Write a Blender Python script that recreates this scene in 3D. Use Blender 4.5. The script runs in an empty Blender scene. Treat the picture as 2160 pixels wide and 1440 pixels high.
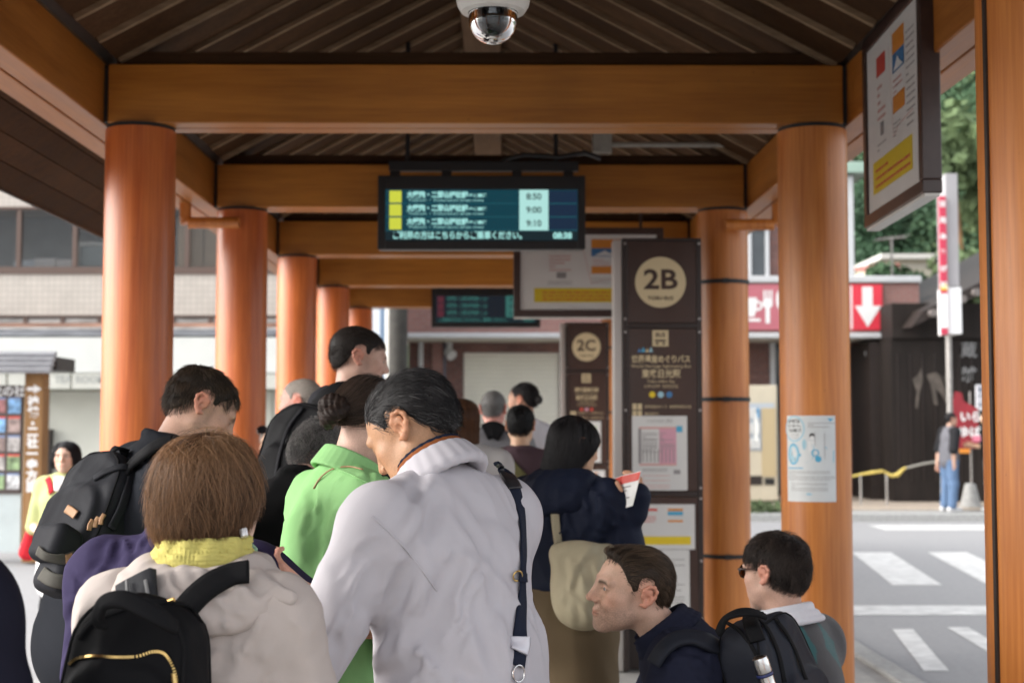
import bpy, math, random
import numpy as np
from mathutils import Vector, Matrix

SC = bpy.context.scene
COL = SC.collection
rnd = random.Random(7)
R = math.radians

# ------------------------------------------------------------------ camera
FPX = 3000.0
PITCH, YAW = math.atan(182 / 3000), -math.atan(17 / 3000)
cam_d = bpy.data.cameras.new('camera')
cam = bpy.data.objects.new('camera', cam_d)
COL.objects.link(cam)
cam.location = (0, 0, 1.5)
cam.rotation_euler = (math.pi / 2 + PITCH, 0, YAW)
cam_d.sensor_width = 36.0
cam_d.lens = 50.0
cam_d.clip_start = 0.05
cam_d.clip_end = 2000
cam_d.dof.use_dof = True
cam_d.dof.focus_distance = 3.05
cam_d.dof.aperture_fstop = 4.7
SC.camera = cam
CAMM = cam.rotation_euler.to_matrix()
CAMP = Vector((0, 0, 1.5))

# ------------------------------------------------------------------ daylight (overcast)
SUN_EL, SUN_ROT = R(32), R(262)
world = bpy.data.worlds.new('World')
SC.world = world
world.use_nodes = True
_n = world.node_tree.nodes
_l = world.node_tree.links
_bg = _n.get('Background') or _n.new('ShaderNodeBackground')
_sky = _n.new('ShaderNodeTexSky')
_sky.sky_type = 'NISHITA'
_sky.sun_disc = False
_sky.sun_elevation = SUN_EL
_sky.sun_rotation = SUN_ROT
_sky.dust_density = 4.0
_hs = _n.new('ShaderNodeHueSaturation')
_hs.inputs['Saturation'].default_value = 0.22
_l.new(_sky.outputs[0], _hs.inputs['Color'])
_l.new(_hs.outputs[0], _bg.inputs['Color'])
_bg.inputs['Strength'].default_value = 0.15
sun_d = bpy.data.lights.new('sun', 'SUN')
sun = bpy.data.objects.new('sun', sun_d)
COL.objects.link(sun)
sun_d.energy = 0.7
sun_d.angle = R(90)
sun_d.color = (1.0, 0.96, 0.9)
# light comes from behind the camera, slightly left (same bearing as the sky's sun)
_sd = Vector((math.sin(SUN_ROT) * math.cos(SUN_EL), math.cos(SUN_ROT) * math.cos(SUN_EL), math.sin(SUN_EL)))
sun.rotation_euler = _sd.to_track_quat('Z', 'Y').to_euler()
sun.location = (0, -5, 20)
SC.view_settings.view_transform = 'Standard'
SC.view_settings.look = 'None'
SC.view_settings.gamma = 1.0
SC.view_settings.use_curve_mapping = False
SC.view_settings.exposure = 1.68
SC.cycles.use_denoising = True
SC.cycles.max_bounces = 8
SC.cycles.diffuse_bounces = 4
SC.cycles.glossy_bounces = 3
SC.cycles.transmission_bounces = 6
SC.cycles.transparent_max_bounces = 8
SC.cycles.sample_clamp_indirect = 8


# ------------------------------------------------------------------ helpers
def at(px, py, Y):
    """point of the world plane y=Y seen at photo pixel (2160x1440)"""
    d = CAMM @ Vector(((px - 1080) / FPX, -(py - 720) / FPX, -1.0))
    return CAMP + d * (Y / d.y)


def atn(px, py, Y):
    return np.array(at(px, py, Y))


MATS = {}


def mat(name, col, rough=0.6, spec=0.5, bump=0.0, scale=30.0, var=0.0, stretch=(1, 1, 1), coat=0.0, metal=0.0,
        emit=None, estr=1.0, trans=0.0, attr=False, detail=4.0, sheen=0.0, bumpd=0.01, sss=0.0, alpha=1.0, wave=None):
    """one principled material with noise in its colour and relief"""
    if name in MATS:
        return MATS[name]
    m = bpy.data.materials.new(name)
    m.use_nodes = True
    nt = m.node_tree
    N, L = nt.nodes, nt.links
    b = N['Principled BSDF']
    b.inputs['Base Color'].default_value = (*col, 1)
    b.inputs['Roughness'].default_value = rough
    b.inputs['Specular IOR Level'].default_value = spec
    b.inputs['Metallic'].default_value = metal
    b.inputs['Coat Weight'].default_value = coat
    b.inputs['Coat Roughness'].default_value = 0.15
    b.inputs['Transmission Weight'].default_value = trans
    b.inputs['Sheen Weight'].default_value = sheen
    b.inputs['Alpha'].default_value = alpha
    if sss:
        b.inputs['Subsurface Weight'].default_value = sss
        b.inputs['Subsurface Radius'].default_value = (0.012, 0.005, 0.003)
        b.inputs['Subsurface Scale'].default_value = 1.0
    if emit:
        b.inputs['Emission Color'].default_value = (*emit, 1)
        b.inputs['Emission Strength'].default_value = estr
    src = None
    if attr:
        a = N.new('ShaderNodeAttribute')
        a.attribute_name = 'tint'
        src = a.outputs['Color']
    tc = N.new('ShaderNodeTexCoord')
    mp = N.new('ShaderNodeMapping')
    mp.inputs['Scale'].default_value = stretch
    L.new(tc.outputs['Object'], mp.inputs['Vector'])
    nz = N.new('ShaderNodeTexNoise')
    nz.inputs['Scale'].default_value = scale
    nz.inputs['Detail'].default_value = detail
    L.new(mp.outputs[0], nz.inputs['Vector'])
    if var > 0:
        mx = N.new('ShaderNodeMix')
        mx.data_type = 'RGBA'
        mx.blend_type = 'MULTIPLY'
        mx.inputs[0].default_value = 1.0
        mx.inputs[6].default_value = (*col, 1)
        if src:
            L.new(src, mx.inputs[6])
        rp = N.new('ShaderNodeMapRange')
        rp.inputs[1].default_value = 0.3
        rp.inputs[2].default_value = 0.7
        rp.inputs[3].default_value = 1 - var
        rp.inputs[4].default_value = 1 + var
        L.new(nz.outputs['Fac'], rp.inputs[0])
        L.new(rp.outputs[0], mx.inputs[7])
        src = mx.outputs[2]
    if src:
        L.new(src, b.inputs['Base Color'])
    if bump > 0:
        bp = N.new('ShaderNodeBump')
        bp.inputs['Strength'].default_value = bump
        bp.inputs['Distance'].default_value = bumpd
        hsrc = nz.outputs['Fac']
        if wave:
            n2 = N.new('ShaderNodeTexNoise')
            n2.inputs['Scale'].default_value = wave[0]
            n2.inputs['Detail'].default_value = 2
            m2 = N.new('ShaderNodeMapping')
            m2.inputs['Scale'].default_value = wave[2]
            L.new(tc.outputs['Object'], m2.inputs['Vector'])
            L.new(m2.outputs[0], n2.inputs['Vector'])
            ad = N.new('ShaderNodeMath')
            ad.operation = 'MULTIPLY_ADD'
            ad.inputs[1].default_value = wave[1]
            L.new(n2.outputs['Fac'], ad.inputs[0])
            L.new(nz.outputs['Fac'], ad.inputs[2])
            hsrc = ad.outputs[0]
        L.new(hsrc, bp.inputs['Height'])
        L.new(bp.outputs[0], b.inputs['Normal'])
    MATS[name] = m
    return m


def wood(name, c1, c2, axis='Z', rough=0.4, coat=0.2, scale=1.0, knots=True):
    """timber: long streaks along the axis plus fine grain lines"""
    if name in MATS:
        return MATS[name]
    m = bpy.data.materials.new(name)
    m.use_nodes = True
    N, L = m.node_tree.nodes, m.node_tree.links
    b = N['Principled BSDF']
    tc = N.new('ShaderNodeTexCoord')
    st = {'X': (0.35, 9, 9), 'Y': (9, 0.35, 9), 'Z': (9, 9, 0.35)}[axis]
    mp = N.new('ShaderNodeMapping')
    mp.inputs['Scale'].default_value = st
    L.new(tc.outputs['Object'], mp.inputs['Vector'])
    n1 = N.new('ShaderNodeTexNoise')
    n1.inputs['Scale'].default_value = 1.6 * scale
    n1.inputs['Detail'].default_value = 5
    n1.inputs['Distortion'].default_value = 0.6
    L.new(mp.outputs[0], n1.inputs['Vector'])
    n2 = N.new('ShaderNodeTexNoise')
    n2.inputs['Scale'].default_value = 11 * scale
    n2.inputs['Detail'].default_value = 4
    L.new(mp.outputs[0], n2.inputs['Vector'])
    n3 = N.new('ShaderNodeTexNoise')
    n3.inputs['Scale'].default_value = 1.3
    n3.inputs['Detail'].default_value = 2
    L.new(tc.outputs['Object'], n3.inputs['Vector'])
    rp = N.new('ShaderNodeValToRGB')
    rp.color_ramp.elements[0].position = 0.36
    rp.color_ramp.elements[0].color = (*c1, 1)
    rp.color_ramp.elements[1].position = 0.64
    rp.color_ramp.elements[1].color = (*c2, 1)
    mixf = N.new('ShaderNodeMath')
    mixf.operation = 'MULTIPLY_ADD'
    mixf.inputs[1].default_value = 0.45
    L.new(n2.outputs['Fac'], mixf.inputs[0])
    sc = N.new('ShaderNodeMath')
    sc.operation = 'MULTIPLY'
    sc.inputs[1].default_value = 0.55
    L.new(n1.outputs['Fac'], sc.inputs[0])
    L.new(sc.outputs[0], mixf.inputs[2])
    L.new(mixf.outputs[0], rp.inputs['Fac'])
    mx = N.new('ShaderNodeMix')
    mx.data_type = 'RGBA'
    mx.blend_type = 'MULTIPLY'
    mx.inputs[0].default_value = 1
    mr = N.new('ShaderNodeMapRange')
    mr.inputs[1].default_value = 0.3
    mr.inputs[2].default_value = 0.7
    mr.inputs[3].default_value = 0.82
    mr.inputs[4].default_value = 1.14
    L.new(n3.outputs['Fac'], mr.inputs[0])
    L.new(rp.outputs[0], mx.inputs[6])
    L.new(mr.outputs[0], mx.inputs[7])
    n4 = N.new('ShaderNodeTexNoise')
    n4.inputs['Scale'].default_value = 26
    n4.inputs['Detail'].default_value = 6
    n4.inputs['Roughness'].default_value = .7
    L.new(tc.outputs['Object'], n4.inputs['Vector'])
    m4 = N.new('ShaderNodeMapRange')
    m4.inputs[1].default_value = .66
    m4.inputs[2].default_value = .74
    m4.inputs[3].default_value = 0
    m4.inputs[4].default_value = .55
    L.new(n4.outputs['Fac'], m4.inputs[0])
    mz = N.new('ShaderNodeMix')
    mz.data_type = 'RGBA'
    L.new(m4.outputs[0], mz.inputs[0])
    L.new(mx.outputs[2], mz.inputs[6])
    mz.inputs[7].default_value = (c1[0] * .45, c1[1] * .5, c1[2] * .6, 1)
    L.new(mz.outputs[2], b.inputs['Base Color'])
    rr = N.new('ShaderNodeMapRange')
    rr.inputs[3].default_value = rough * 0.8
    rr.inputs[4].default_value = rough * 1.25
    L.new(n1.outputs['Fac'], rr.inputs[0])
    L.new(rr.outputs[0], b.inputs['Roughness'])
    b.inputs['Specular IOR Level'].default_value = 0.5 if coat > 0 else 0.06
    b.inputs['Coat Weight'].default_value = coat
    b.inputs['Coat Roughness'].default_value = 0.22
    bp = N.new('ShaderNodeBump')
    bp.inputs['Strength'].default_value = 0.25
    bp.inputs['Distance'].default_value = 0.002
    L.new(mixf.outputs[0], bp.inputs['Height'])
    L.new(bp.outputs[0], b.inputs['Normal'])
    MATS[name] = m
    return m


def bricks(name, c1, c2, mortar, w, h, ms=0.006, rough=0.8, offset=0.5, plane='XZ', bump=0.6, noise=0.15):
    """courses of brick or tile on a wall too far off to build one by one"""
    if name in MATS:
        return MATS[name]
    m = bpy.data.materials.new(name)
    m.use_nodes = True
    N, L = m.node_tree.nodes, m.node_tree.links
    b = N['Principled BSDF']
    b.inputs['Roughness'].default_value = rough
    tc = N.new('ShaderNodeTexCoord')
    sp = N.new('ShaderNodeSeparateXYZ')
    cb = N.new('ShaderNodeCombineXYZ')
    L.new(tc.outputs['Object'], sp.inputs[0])
    L.new(sp.outputs['X' if plane[0] == 'X' else 'Y'], cb.inputs[0])
    L.new(sp.outputs['Z' if plane[1] == 'Z' else 'Y'], cb.inputs[1])
    bt = N.new('ShaderNodeTexBrick')
    bt.offset = offset
    bt.inputs['Color1'].default_value = (*c1, 1)
    bt.inputs['Color2'].default_value = (*c2, 1)
    bt.inputs['Mortar'].default_value = (*mortar, 1)
    bt.inputs['Scale'].default_value = 1.0
    bt.inputs['Mortar Size'].default_value = ms
    bt.inputs['Brick Width'].default_value = w
    bt.inputs['Row Height'].default_value = h
    L.new(cb.outputs[0], bt.inputs['Vector'])
    nz = N.new('ShaderNodeTexNoise')
    nz.inputs['Scale'].default_value = 2.5
    nz.inputs['Detail'].default_value = 6
    L.new(tc.outputs['Object'], nz.inputs['Vector'])
    mr = N.new('ShaderNodeMapRange')
    mr.inputs[1].default_value = 0.3
    mr.inputs[2].default_value = 0.7
    mr.inputs[3].default_value = 1 - noise
    mr.inputs[4].default_value = 1 + noise
    L.new(nz.outputs['Fac'], mr.inputs[0])
    mx = N.new('ShaderNodeMix')
    mx.data_type = 'RGBA'
    mx.blend_type = 'MULTIPLY'
    mx.inputs[0].default_value = 1
    L.new(bt.outputs['Color'], mx.inputs[6])
    L.new(mr.outputs[0], mx.inputs[7])
    L.new(mx.outputs[2], b.inputs['Base Color'])
    bp = N.new('ShaderNodeBump')
    bp.inputs['Strength'].default_value = bump
    bp.inputs['Distance'].default_value = 0.004
    bp.invert = True
    L.new(bt.outputs['Fac'], bp.inputs['Height'])
    L.new(bp.outputs[0], b.inputs['Normal'])
    MATS[name] = m
    return m


ORG = {}


def tag(o, label=None, cat=None, group=None, kind=None):
    if label:
        o['label'] = label
    if cat:
        o['category'] = cat
    if group:
        o['group'] = group
    if kind:
        o['kind'] = kind
    return o


def thing(name, loc, label, cat, group=None):
    o = bpy.data.objects.new(name, None)
    o.empty_display_size = 0.1
    COL.objects.link(o)
    o.location = loc
    ORG[o.name] = np.array(loc, float)
    return tag(o, label, cat, group)


def link(name, me, m, parent=None, org=None):
    o = bpy.data.objects.new(name, me)
    COL.objects.link(o)
    if m is not None and me is not None and hasattr(me, 'materials') and len(me.materials) == 0:
        me.materials.append(m)
    if parent is not None:
        o.parent = parent
        ORG[o.name] = ORG[parent.name]
    else:
        ORG[o.name] = np.array(org if org is not None else (0, 0, 0), float)
        if org is not None:
            o.location = org
    return o


def mesh_np(name, V, F, smooth=True):
    """mesh from arrays; F (n,3) or (n,4)"""
    me = bpy.data.meshes.new(name)
    V = np.asarray(V, np.float32)
    F = np.asarray(F, np.int32)
    k = F.shape[1]
    me.vertices.add(len(V))
    me.vertices.foreach_set('co', V.ravel())
    me.loops.add(F.size)
    me.loops.foreach_set('vertex_index', F.ravel())
    me.polygons.add(len(F))
    me.polygons.foreach_set('loop_start', np.arange(0, F.size, k, dtype=np.int32))
    me.polygons.foreach_set('use_smooth', np.full(len(F), smooth, bool))
    me.update(calc_edges=True)
    return me


class MB:
    """collects boxes, bars, tubes and sheets into one mesh"""

    def __init__(s):
        s.v, s.f = [], []

    def add(s, vs, fs):
        n = len(s.v)
        s.v += [tuple(map(float, p)) for p in vs]
        s.f += [tuple(i + n for i in f) for f in fs]
        return s

    def box(s, x0, x1, y0, y1, z0, z1):
        return s.add([(x0, y0, z0), (x1, y0, z0), (x1, y1, z0), (x0, y1, z0), (x0, y0, z1), (x1, y0, z1), (x1, y1, z1), (x0, y1, z1)],
                     [(0, 3, 2, 1), (4, 5, 6, 7), (0, 1, 5, 4), (1, 2, 6, 5), (2, 3, 7, 6), (3, 0, 4, 7)])

    def obox(s, c, half, M):
        c = Vector(c)
        vs = [c + M @ Vector((sx * half[0], sy * half[1], sz * half[2])) for sz in (-1, 1) for sx, sy in ((-1, -1), (1, -1), (1, 1), (-1, 1))]
        return s.add(vs, [(0, 3, 2, 1), (4, 5, 6, 7), (0, 1, 5, 4), (1, 2, 6, 5), (2, 3, 7, 6), (3, 0, 4, 7)])

    def cyl(s, p0, p1, r0, r1=None, n=24, caps=True):
        r1 = r0 if r1 is None else r1
        p0, p1 = Vector(p0), Vector(p1)
        q = (p1 - p0).to_track_quat('Z', 'Y')
        vs, fs = [], []
        for p, r in ((p0, r0), (p1, r1)):
            for i in range(n):
                a = 2 * math.pi * i / n
                vs.append(p + q @ Vector((r * math.cos(a), r * math.sin(a), 0)))
        for i in range(n):
            j = (i + 1) % n
            fs.append((i, j, n + j, n + i))
        if caps:
            fs.append(tuple(range(n))[::-1])
            fs.append(tuple(range(n, 2 * n)))
        return s.add(vs, fs)

    def lathe(s, prof, c, n=32, M=None):
        """prof: (r, h) pairs turned round the local z axis at c"""
        c = Vector(c)
        M = M or Matrix.Identity(3)
        vs, fs = [], []
        for r, h in prof:
            for i in range(n):
                a = 2 * math.pi * i / n
                vs.append(c + M @ Vector((r * math.cos(a), r * math.sin(a), h)))
        for k in range(len(prof) - 1):
            for i in range(n):
                j = (i + 1) % n
                fs.append((k * n + i, k * n + j, (k + 1) * n + j, (k + 1) * n + i))
        return s.add(vs, fs)

    def tube(s, pts, r, n=8, closed=False, caps=True):
        P = [Vector(p) for p in pts]
        m = len(P)
        rs = r if hasattr(r, '__len__') else [r] * m
        vs, fs = [], []
        up = None
        for i in range(m):
            a, b = P[(i - 1) % m if closed else max(i - 1, 0)], P[(i + 1) % m if closed else min(i + 1, m - 1)]
            t = (b - a).normalized()
            if up is None:
                up = t.orthogonal().normalized()
            up = (up - t * up.dot(t))
            up = up.normalized() if up.length > 1e-6 else t.orthogonal().normalized()
            w = t.cross(up)
            for k in range(n):
                g = 2 * math.pi * k / n
                vs.append(P[i] + (up * math.cos(g) + w * math.sin(g)) * rs[i])
        for i in range(m if closed else m - 1):
            for k in range(n):
                fs.append((i * n + k, i * n + (k + 1) % n, ((i + 1) % m) * n + (k + 1) % n, ((i + 1) % m) * n + k))
        if caps and not closed:
            fs.append(tuple(range(n))[::-1])
            fs.append(tuple((m - 1) * n + k for k in range(n)))
        return s.add(vs, fs)

    def prism(s, poly, o, u, v, d):
        """polygon in (u,v) from o, pushed by vector d"""
        o, u, v, d = Vector(o), Vector(u), Vector(v), Vector(d)
        n = len(poly)
        vs = [o + u * a + v * b for a, b in poly] + [o + u * a + v * b + d for a, b in poly]
        fs = [tuple(range(n))[::-1], tuple(range(n, 2 * n))] + [(i, (i + 1) % n, n + (i + 1) % n, n + i) for i in range(n)]
        return s.add(vs, fs)

    def quad(s, a, b, c, d):
        return s.add([a, b, c, d], [(0, 1, 2, 3)])

    def build(s, name, m, parent=None, smooth=False, bevel=0.0, org=None, seg=2, sharp=35, label=None):
        off = Vector(ORG[parent.name]) if parent is not None else Vector(org if org is not None else (0, 0, 0))
        me = bpy.data.meshes.new(name)
        me.from_pydata([tuple(Vector(p) - off) for p in s.v], [], s.f)
        me.update()
        if smooth:
            me.polygons.foreach_set('use_smooth', [True] * len(me.polygons))
            me.set_sharp_from_angle(angle=R(sharp))
        o = link(name, me, m, parent, org)
        if bevel > 0:
            bv = o.modifiers.new('bevel', 'BEVEL')
            bv.width = bevel
            bv.segments = seg
            bv.limit_method = 'ANGLE'
            bv.harden_normals = False
        if label:
            o['label'] = label
        return o


class TS:
    """like MB, but every addition (a line of lettering, a mark) becomes an object of its own"""

    def __init__(s):
        s.m = []
        s.v = s.m

    def add(s, vs, fs):
        s.m.append(MB().add(vs, fs))
        return s

    def build(s, name, m, parent=None, **k):
        o = None
        for b in s.m:
            o = b.build(name, m, parent, **k)
        return o


def text_mesh(s, size, align='CENTER', extrude=0.0, bold=0.0, space=1.0):
    """flat letters as vertices / faces in the xy plane; size = line height in metres"""
    cu = bpy.data.curves.new('lettering', 'FONT')
    cu.body = s
    cu.size = size
    cu.align_x = align
    cu.align_y = 'CENTER'
    cu.extrude = extrude
    cu.offset = bold
    cu.space_character = space
    cu.resolution_u = 3
    o = bpy.data.objects.new('lettering', cu)
    COL.objects.link(o)
    bpy.context.view_layer.update()
    dg = bpy.context.evaluated_depsgraph_get()
    me = bpy.data.meshes.new_from_object(o.evaluated_get(dg))
    bpy.data.objects.remove(o)
    bpy.data.curves.remove(cu)
    vs = [tuple(v.co) for v in me.vertices]
    fs = [tuple(p.vertices) for p in me.polygons]
    bpy.data.meshes.remove(me)
    return vs, fs


class Sheet:
    """a flat printed face: origin o at its centre, u to the right, v up, n towards the reader"""

    def __init__(s, o, u=(1, 0, 0), v=(0, 0, 1), wrap=None):
        s.o, s.u, s.v = Vector(o), Vector(u).normalized(), Vector(v).normalized()
        s.n = s.u.cross(s.v)
        s.wrap = wrap

    def pt(s, a, b, h=0.0):
        if s.wrap:      # round a column: o is the axis, wrap the radius
            r = s.wrap + h
            g = a / s.wrap
            return s.o + (s.u * math.sin(g) + s.n * math.cos(g)) * r + s.v * b
        return s.o + s.u * a + s.v * b + s.n * h

    def rect(s, mb, x0, x1, y0, y1, h, nseg=1):
        if s.wrap:
            nseg = max(2, int(abs(x1 - x0) / 0.015))
        vs, fs = [], []
        for i in range(nseg + 1):
            x = x0 + (x1 - x0) * i / nseg
            vs += [s.pt(x, y0, h), s.pt(x, y1, h)]
        for i in range(nseg):
            fs.append((2 * i, 2 * i + 2, 2 * i + 3, 2 * i + 1))
        mb.add(vs, fs)
        return mb

    def poly(s, mb, pts, h):
        mb.add([s.pt(a, b, h) for a, b in pts], [tuple(range(len(pts)))])
        return mb

    def disc(s, mb, cx, cy, r, h, n=40, ry=None):
        ry = ry or r
        return s.poly(mb, [(cx + r * math.cos(2 * math.pi * i / n), cy + ry * math.sin(2 * math.pi * i / n)) for i in range(n)], h)

    def ring(s, mb, cx, cy, r0, r1, h, n=36, ky=1.0):
        vs, fs = [], []
        for i in range(n):
            a = 2 * math.pi * i / n
            vs += [s.pt(cx + r0 * math.cos(a), cy + ky * r0 * math.sin(a), h), s.pt(cx + r1 * math.cos(a), cy + ky * r1 * math.sin(a), h)]
        for i in range(n):
            j = (i + 1) % n
            fs.append((2 * i, 2 * i + 1, 2 * j + 1, 2 * j))
        mb.add(vs, fs)
        return mb

    def text(s, mb, t, x, y, size, h, align='CENTER', bold=0.0, space=1.0, width=None):
        vs, fs = text_mesh(t, size, align, 0, bold, space)
        if not vs:
            return mb
        if width:
            xs = [p[0] for p in vs]
            k = width / max(1e-6, max(xs) - min(xs))
            vs = [(p[0] * k, p[1], p[2]) for p in vs]
        mb.add([s.pt(x + p[0], y + p[1], h) for p in vs], fs)
        return mb

    def lines(s, mb, x0, x1, y0, y1, n, h, seed=0, th=0.35, words=True):
        """rows of print too small to read"""
        r = random.Random(seed)
        step = (y1 - y0) / n
        for i in range(n):
            yb = y0 + step * i
            x = x0
            while x < x1:
                w = r.uniform(0.02, 0.09) * (x1 - x0) if words else (x1 - x0)
                xe = min(x + w, x1)
                s.rect(mb, x, xe, yb, yb + step * th, h)
                x = xe + 0.012 * (x1 - x0)
                if r.random() < 0.04:
                    break
        return mb


def copy_part(o, parent):
    c = o.copy()
    COL.objects.link(c)
    c.parent = parent
    ORG[c.name] = ORG[parent.name]
    return c
EXPF = 2 ** SC.view_settings.exposure


def s2l(r, g, b):
    f = lambda c: (c / 255 / 12.92) if c / 255 <= 0.04045 else ((c / 255 + 0.055) / 1.055) ** 2.4
    return (f(r), f(g), f(b))


def lit(name, rgb, k=1.0):
    """self-lit screen colour, given as it shows in the photograph"""
    c = s2l(*rgb)
    return mat(name, (0.01, 0.01, 0.01), rough=0.3, spec=0.1, emit=c, estr=k / EXPF)


# ------------------------------------------------------------------ ground, road
def ground_mat(name, c, rough, scale, var, bump):
    m = mat(name, c, rough=rough, scale=scale, var=var, bump=bump, detail=8, bumpd=0.004)
    return m


M_ROAD = ground_mat('asphalt', (0.29, 0.29, 0.295), 0.85, 30, 0.07, 0.15)
M_PLAZA = ground_mat('platform_paving', (0.30, 0.29, 0.275), 0.8, 5, 0.12, 0.2)
M_WHITE = mat('road_paint', (0.60, 0.60, 0.59), rough=0.75, scale=7, var=0.20, bump=0.3, detail=12)
M_KERB = mat('kerb_stone', (0.33, 0.33, 0.32), rough=0.85, scale=20, var=0.15, bump=0.3)
M_PAVE = mat('beige_pavement', (0.42, 0.35, 0.28), rough=0.85, scale=6, var=0.12, bump=0.2)
g = MB().quad((-400, -200, -0.02), (400, -200, -0.02), (400, 700, -0.02), (-400, 700, -0.02)).build('road', M_ROAD)
tag(g, kind='structure')
g = MB().box(-2.6, 2.3, -6, 19.0, -0.3, -0.002).build('platform', M_PLAZA)
tag(g, kind='structure')
# paving slabs of the platform, joints recessed: one shared slab
slab = MB().box(-0.2965, 0.2965, -0.2965, 0.2965, -0.03, 0.0)
ps = []
_me = None
for i in range(8):
    for j in range(16):
        x, y = -2.3 + 0.6 * i, 6.6 + 0.6 * j
        if _me is None:
            o = slab.build('paving_slab', mat('paving_slab', (0.33, 0.32, 0.30), rough=0.75, scale=7, var=0.14, bump=0.15), g, bevel=0.004)
            _me = o.data
        else:
            o = link('paving_slab', _me, None, g)
        o.location = (x, y, 0.012)
gk = MB().box(2.302, 2.45, -6, 19.0, -0.3, 0.03).box(-2.75, -2.602, -6, 19.0, -0.3, 0.03).build('kerb', M_KERB, bevel=0.012)
tag(gk, kind='structure')
# far pavement with its kerb and a planted strip
fp = MB().box(-60, 60, 23.35, 26.6, -0.3, 0.10).build('pavement', M_KERB)
tag(fp, kind='structure')
fb = MB().box(-60, 60, 24.3, 40, -0.3, 0.125).build('forecourt', M_PAVE)
tag(fb, kind='structure')
fk = MB().box(-60, 60, 23.2, 23.348, -0.3, 0.11).build('far_kerb', M_KERB, bevel=0.02)
tag(fk, kind='structure')


def mark(pts, name='road_marking'):
    o = MB().add([(p[0], p[1], -0.016) for p in pts], [(0, 1, 2, 3)]).build(name, M_WHITE)
    return tag(o, kind='structure')


def gp(px, py, z=-0.016):
    d = CAMM @ Vector(((px - 1080) / FPX, -(py - 720) / FPX, -1.0))
    t = (z - 1.5) / d.z
    return CAMP + d * t


# crossing bars run away from the platform; 45 cm bars at 90 cm centres
p0, p1 = gp(1838, 1164), gp(1935, 1233)
dx = (p1.x - p0.x) / (p1.y - p0.y)
for k in range(-4, 4):
    a = p0.x + 0.93 * k
    mark([(a - 0.24, p0.y), (a + 0.24, p0.y), (a + 0.24 + dx * (p1.y - p0.y), p1.y), (a - 0.24 + dx * (p1.y - p0.y), p1.y)][::-1])
y0, y1 = gp(1900, 1296).y, gp(1900, 1276).y
mark([(2.6, y0), (30, y0), (30, y1), (2.6, y1)])
y0, y1 = gp(1900, 1117).y, gp(1900, 1107).y
mark([(gp(1850, 1112).x, y0), (30, y0), (30, y1), (gp(1850, 1112).x, y1)])
for a, b in (((1904, 1326), (1976, 1414)), ((2020, 1322), (2120, 1380))):
    q0, q1 = gp(*a), gp(*b)
    mark([(q1.x - 0.08, q1.y), (q1.x + 0.08, q1.y), (q0.x + 0.08, q0.y), (q0.x - 0.08, q0.y)])

# ------------------------------------------------------------------ the bus shelter
WRED = wood('vermilion_timber', (0.40, 0.078, 0.012), (0.61, 0.165, 0.034), 'Z', rough=0.36, coat=0.22)
WOCH = wood('ochre_timber', (0.42, 0.118, 0.016), (0.60, 0.215, 0.042), 'Z', rough=0.42, coat=0.15)
WBX = wood('beam_timber_across', (0.30, 0.100, 0.007), (0.44, 0.165, 0.017), 'X', rough=0.45, coat=0.1)
WBY = wood('beam_timber_along', (0.30, 0.092, 0.009), (0.42, 0.150, 0.021), 'Y', rough=0.45, coat=0.1)
WDK = [wood('ceiling_timber' + ' abc'[i], c1, c2, 'X', rough=0.7, coat=0) for i, (c1, c2) in enumerate((
    ((0.047, 0.024, 0.012), (0.084, 0.045, 0.023)), ((0.060, 0.032, 0.016), (0.104, 0.057, 0.031)), ((0.036, 0.018, 0.009), (0.064, 0.034, 0.017))))]
WBAT = wood('batten_timber', (0.19, 0.13, 0.078), (0.29, 0.21, 0.135), 'X', rough=0.7, coat=0)
WRDG = wood('ridge_timber', (0.10, 0.06, 0.035), (0.17, 0.11, 0.068), 'Y', rough=0.65, coat=0)
M_BLK = mat('black_gasket', (0.012, 0.011, 0.010), rough=0.6, scale=40, bump=0.3)
M_DKB = mat('dark_brown_paint', (0.022, 0.014, 0.011), rough=0.5, scale=12, var=0.2, bump=0.1)
M_ZINC = mat('zinc', (0.36, 0.34, 0.32), rough=0.5, metal=0.6, scale=25, var=0.2, bump=0.1)
M_ROOF = mat('roof_metal', (0.05, 0.042, 0.036), rough=0.6, scale=6, var=0.2)

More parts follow.
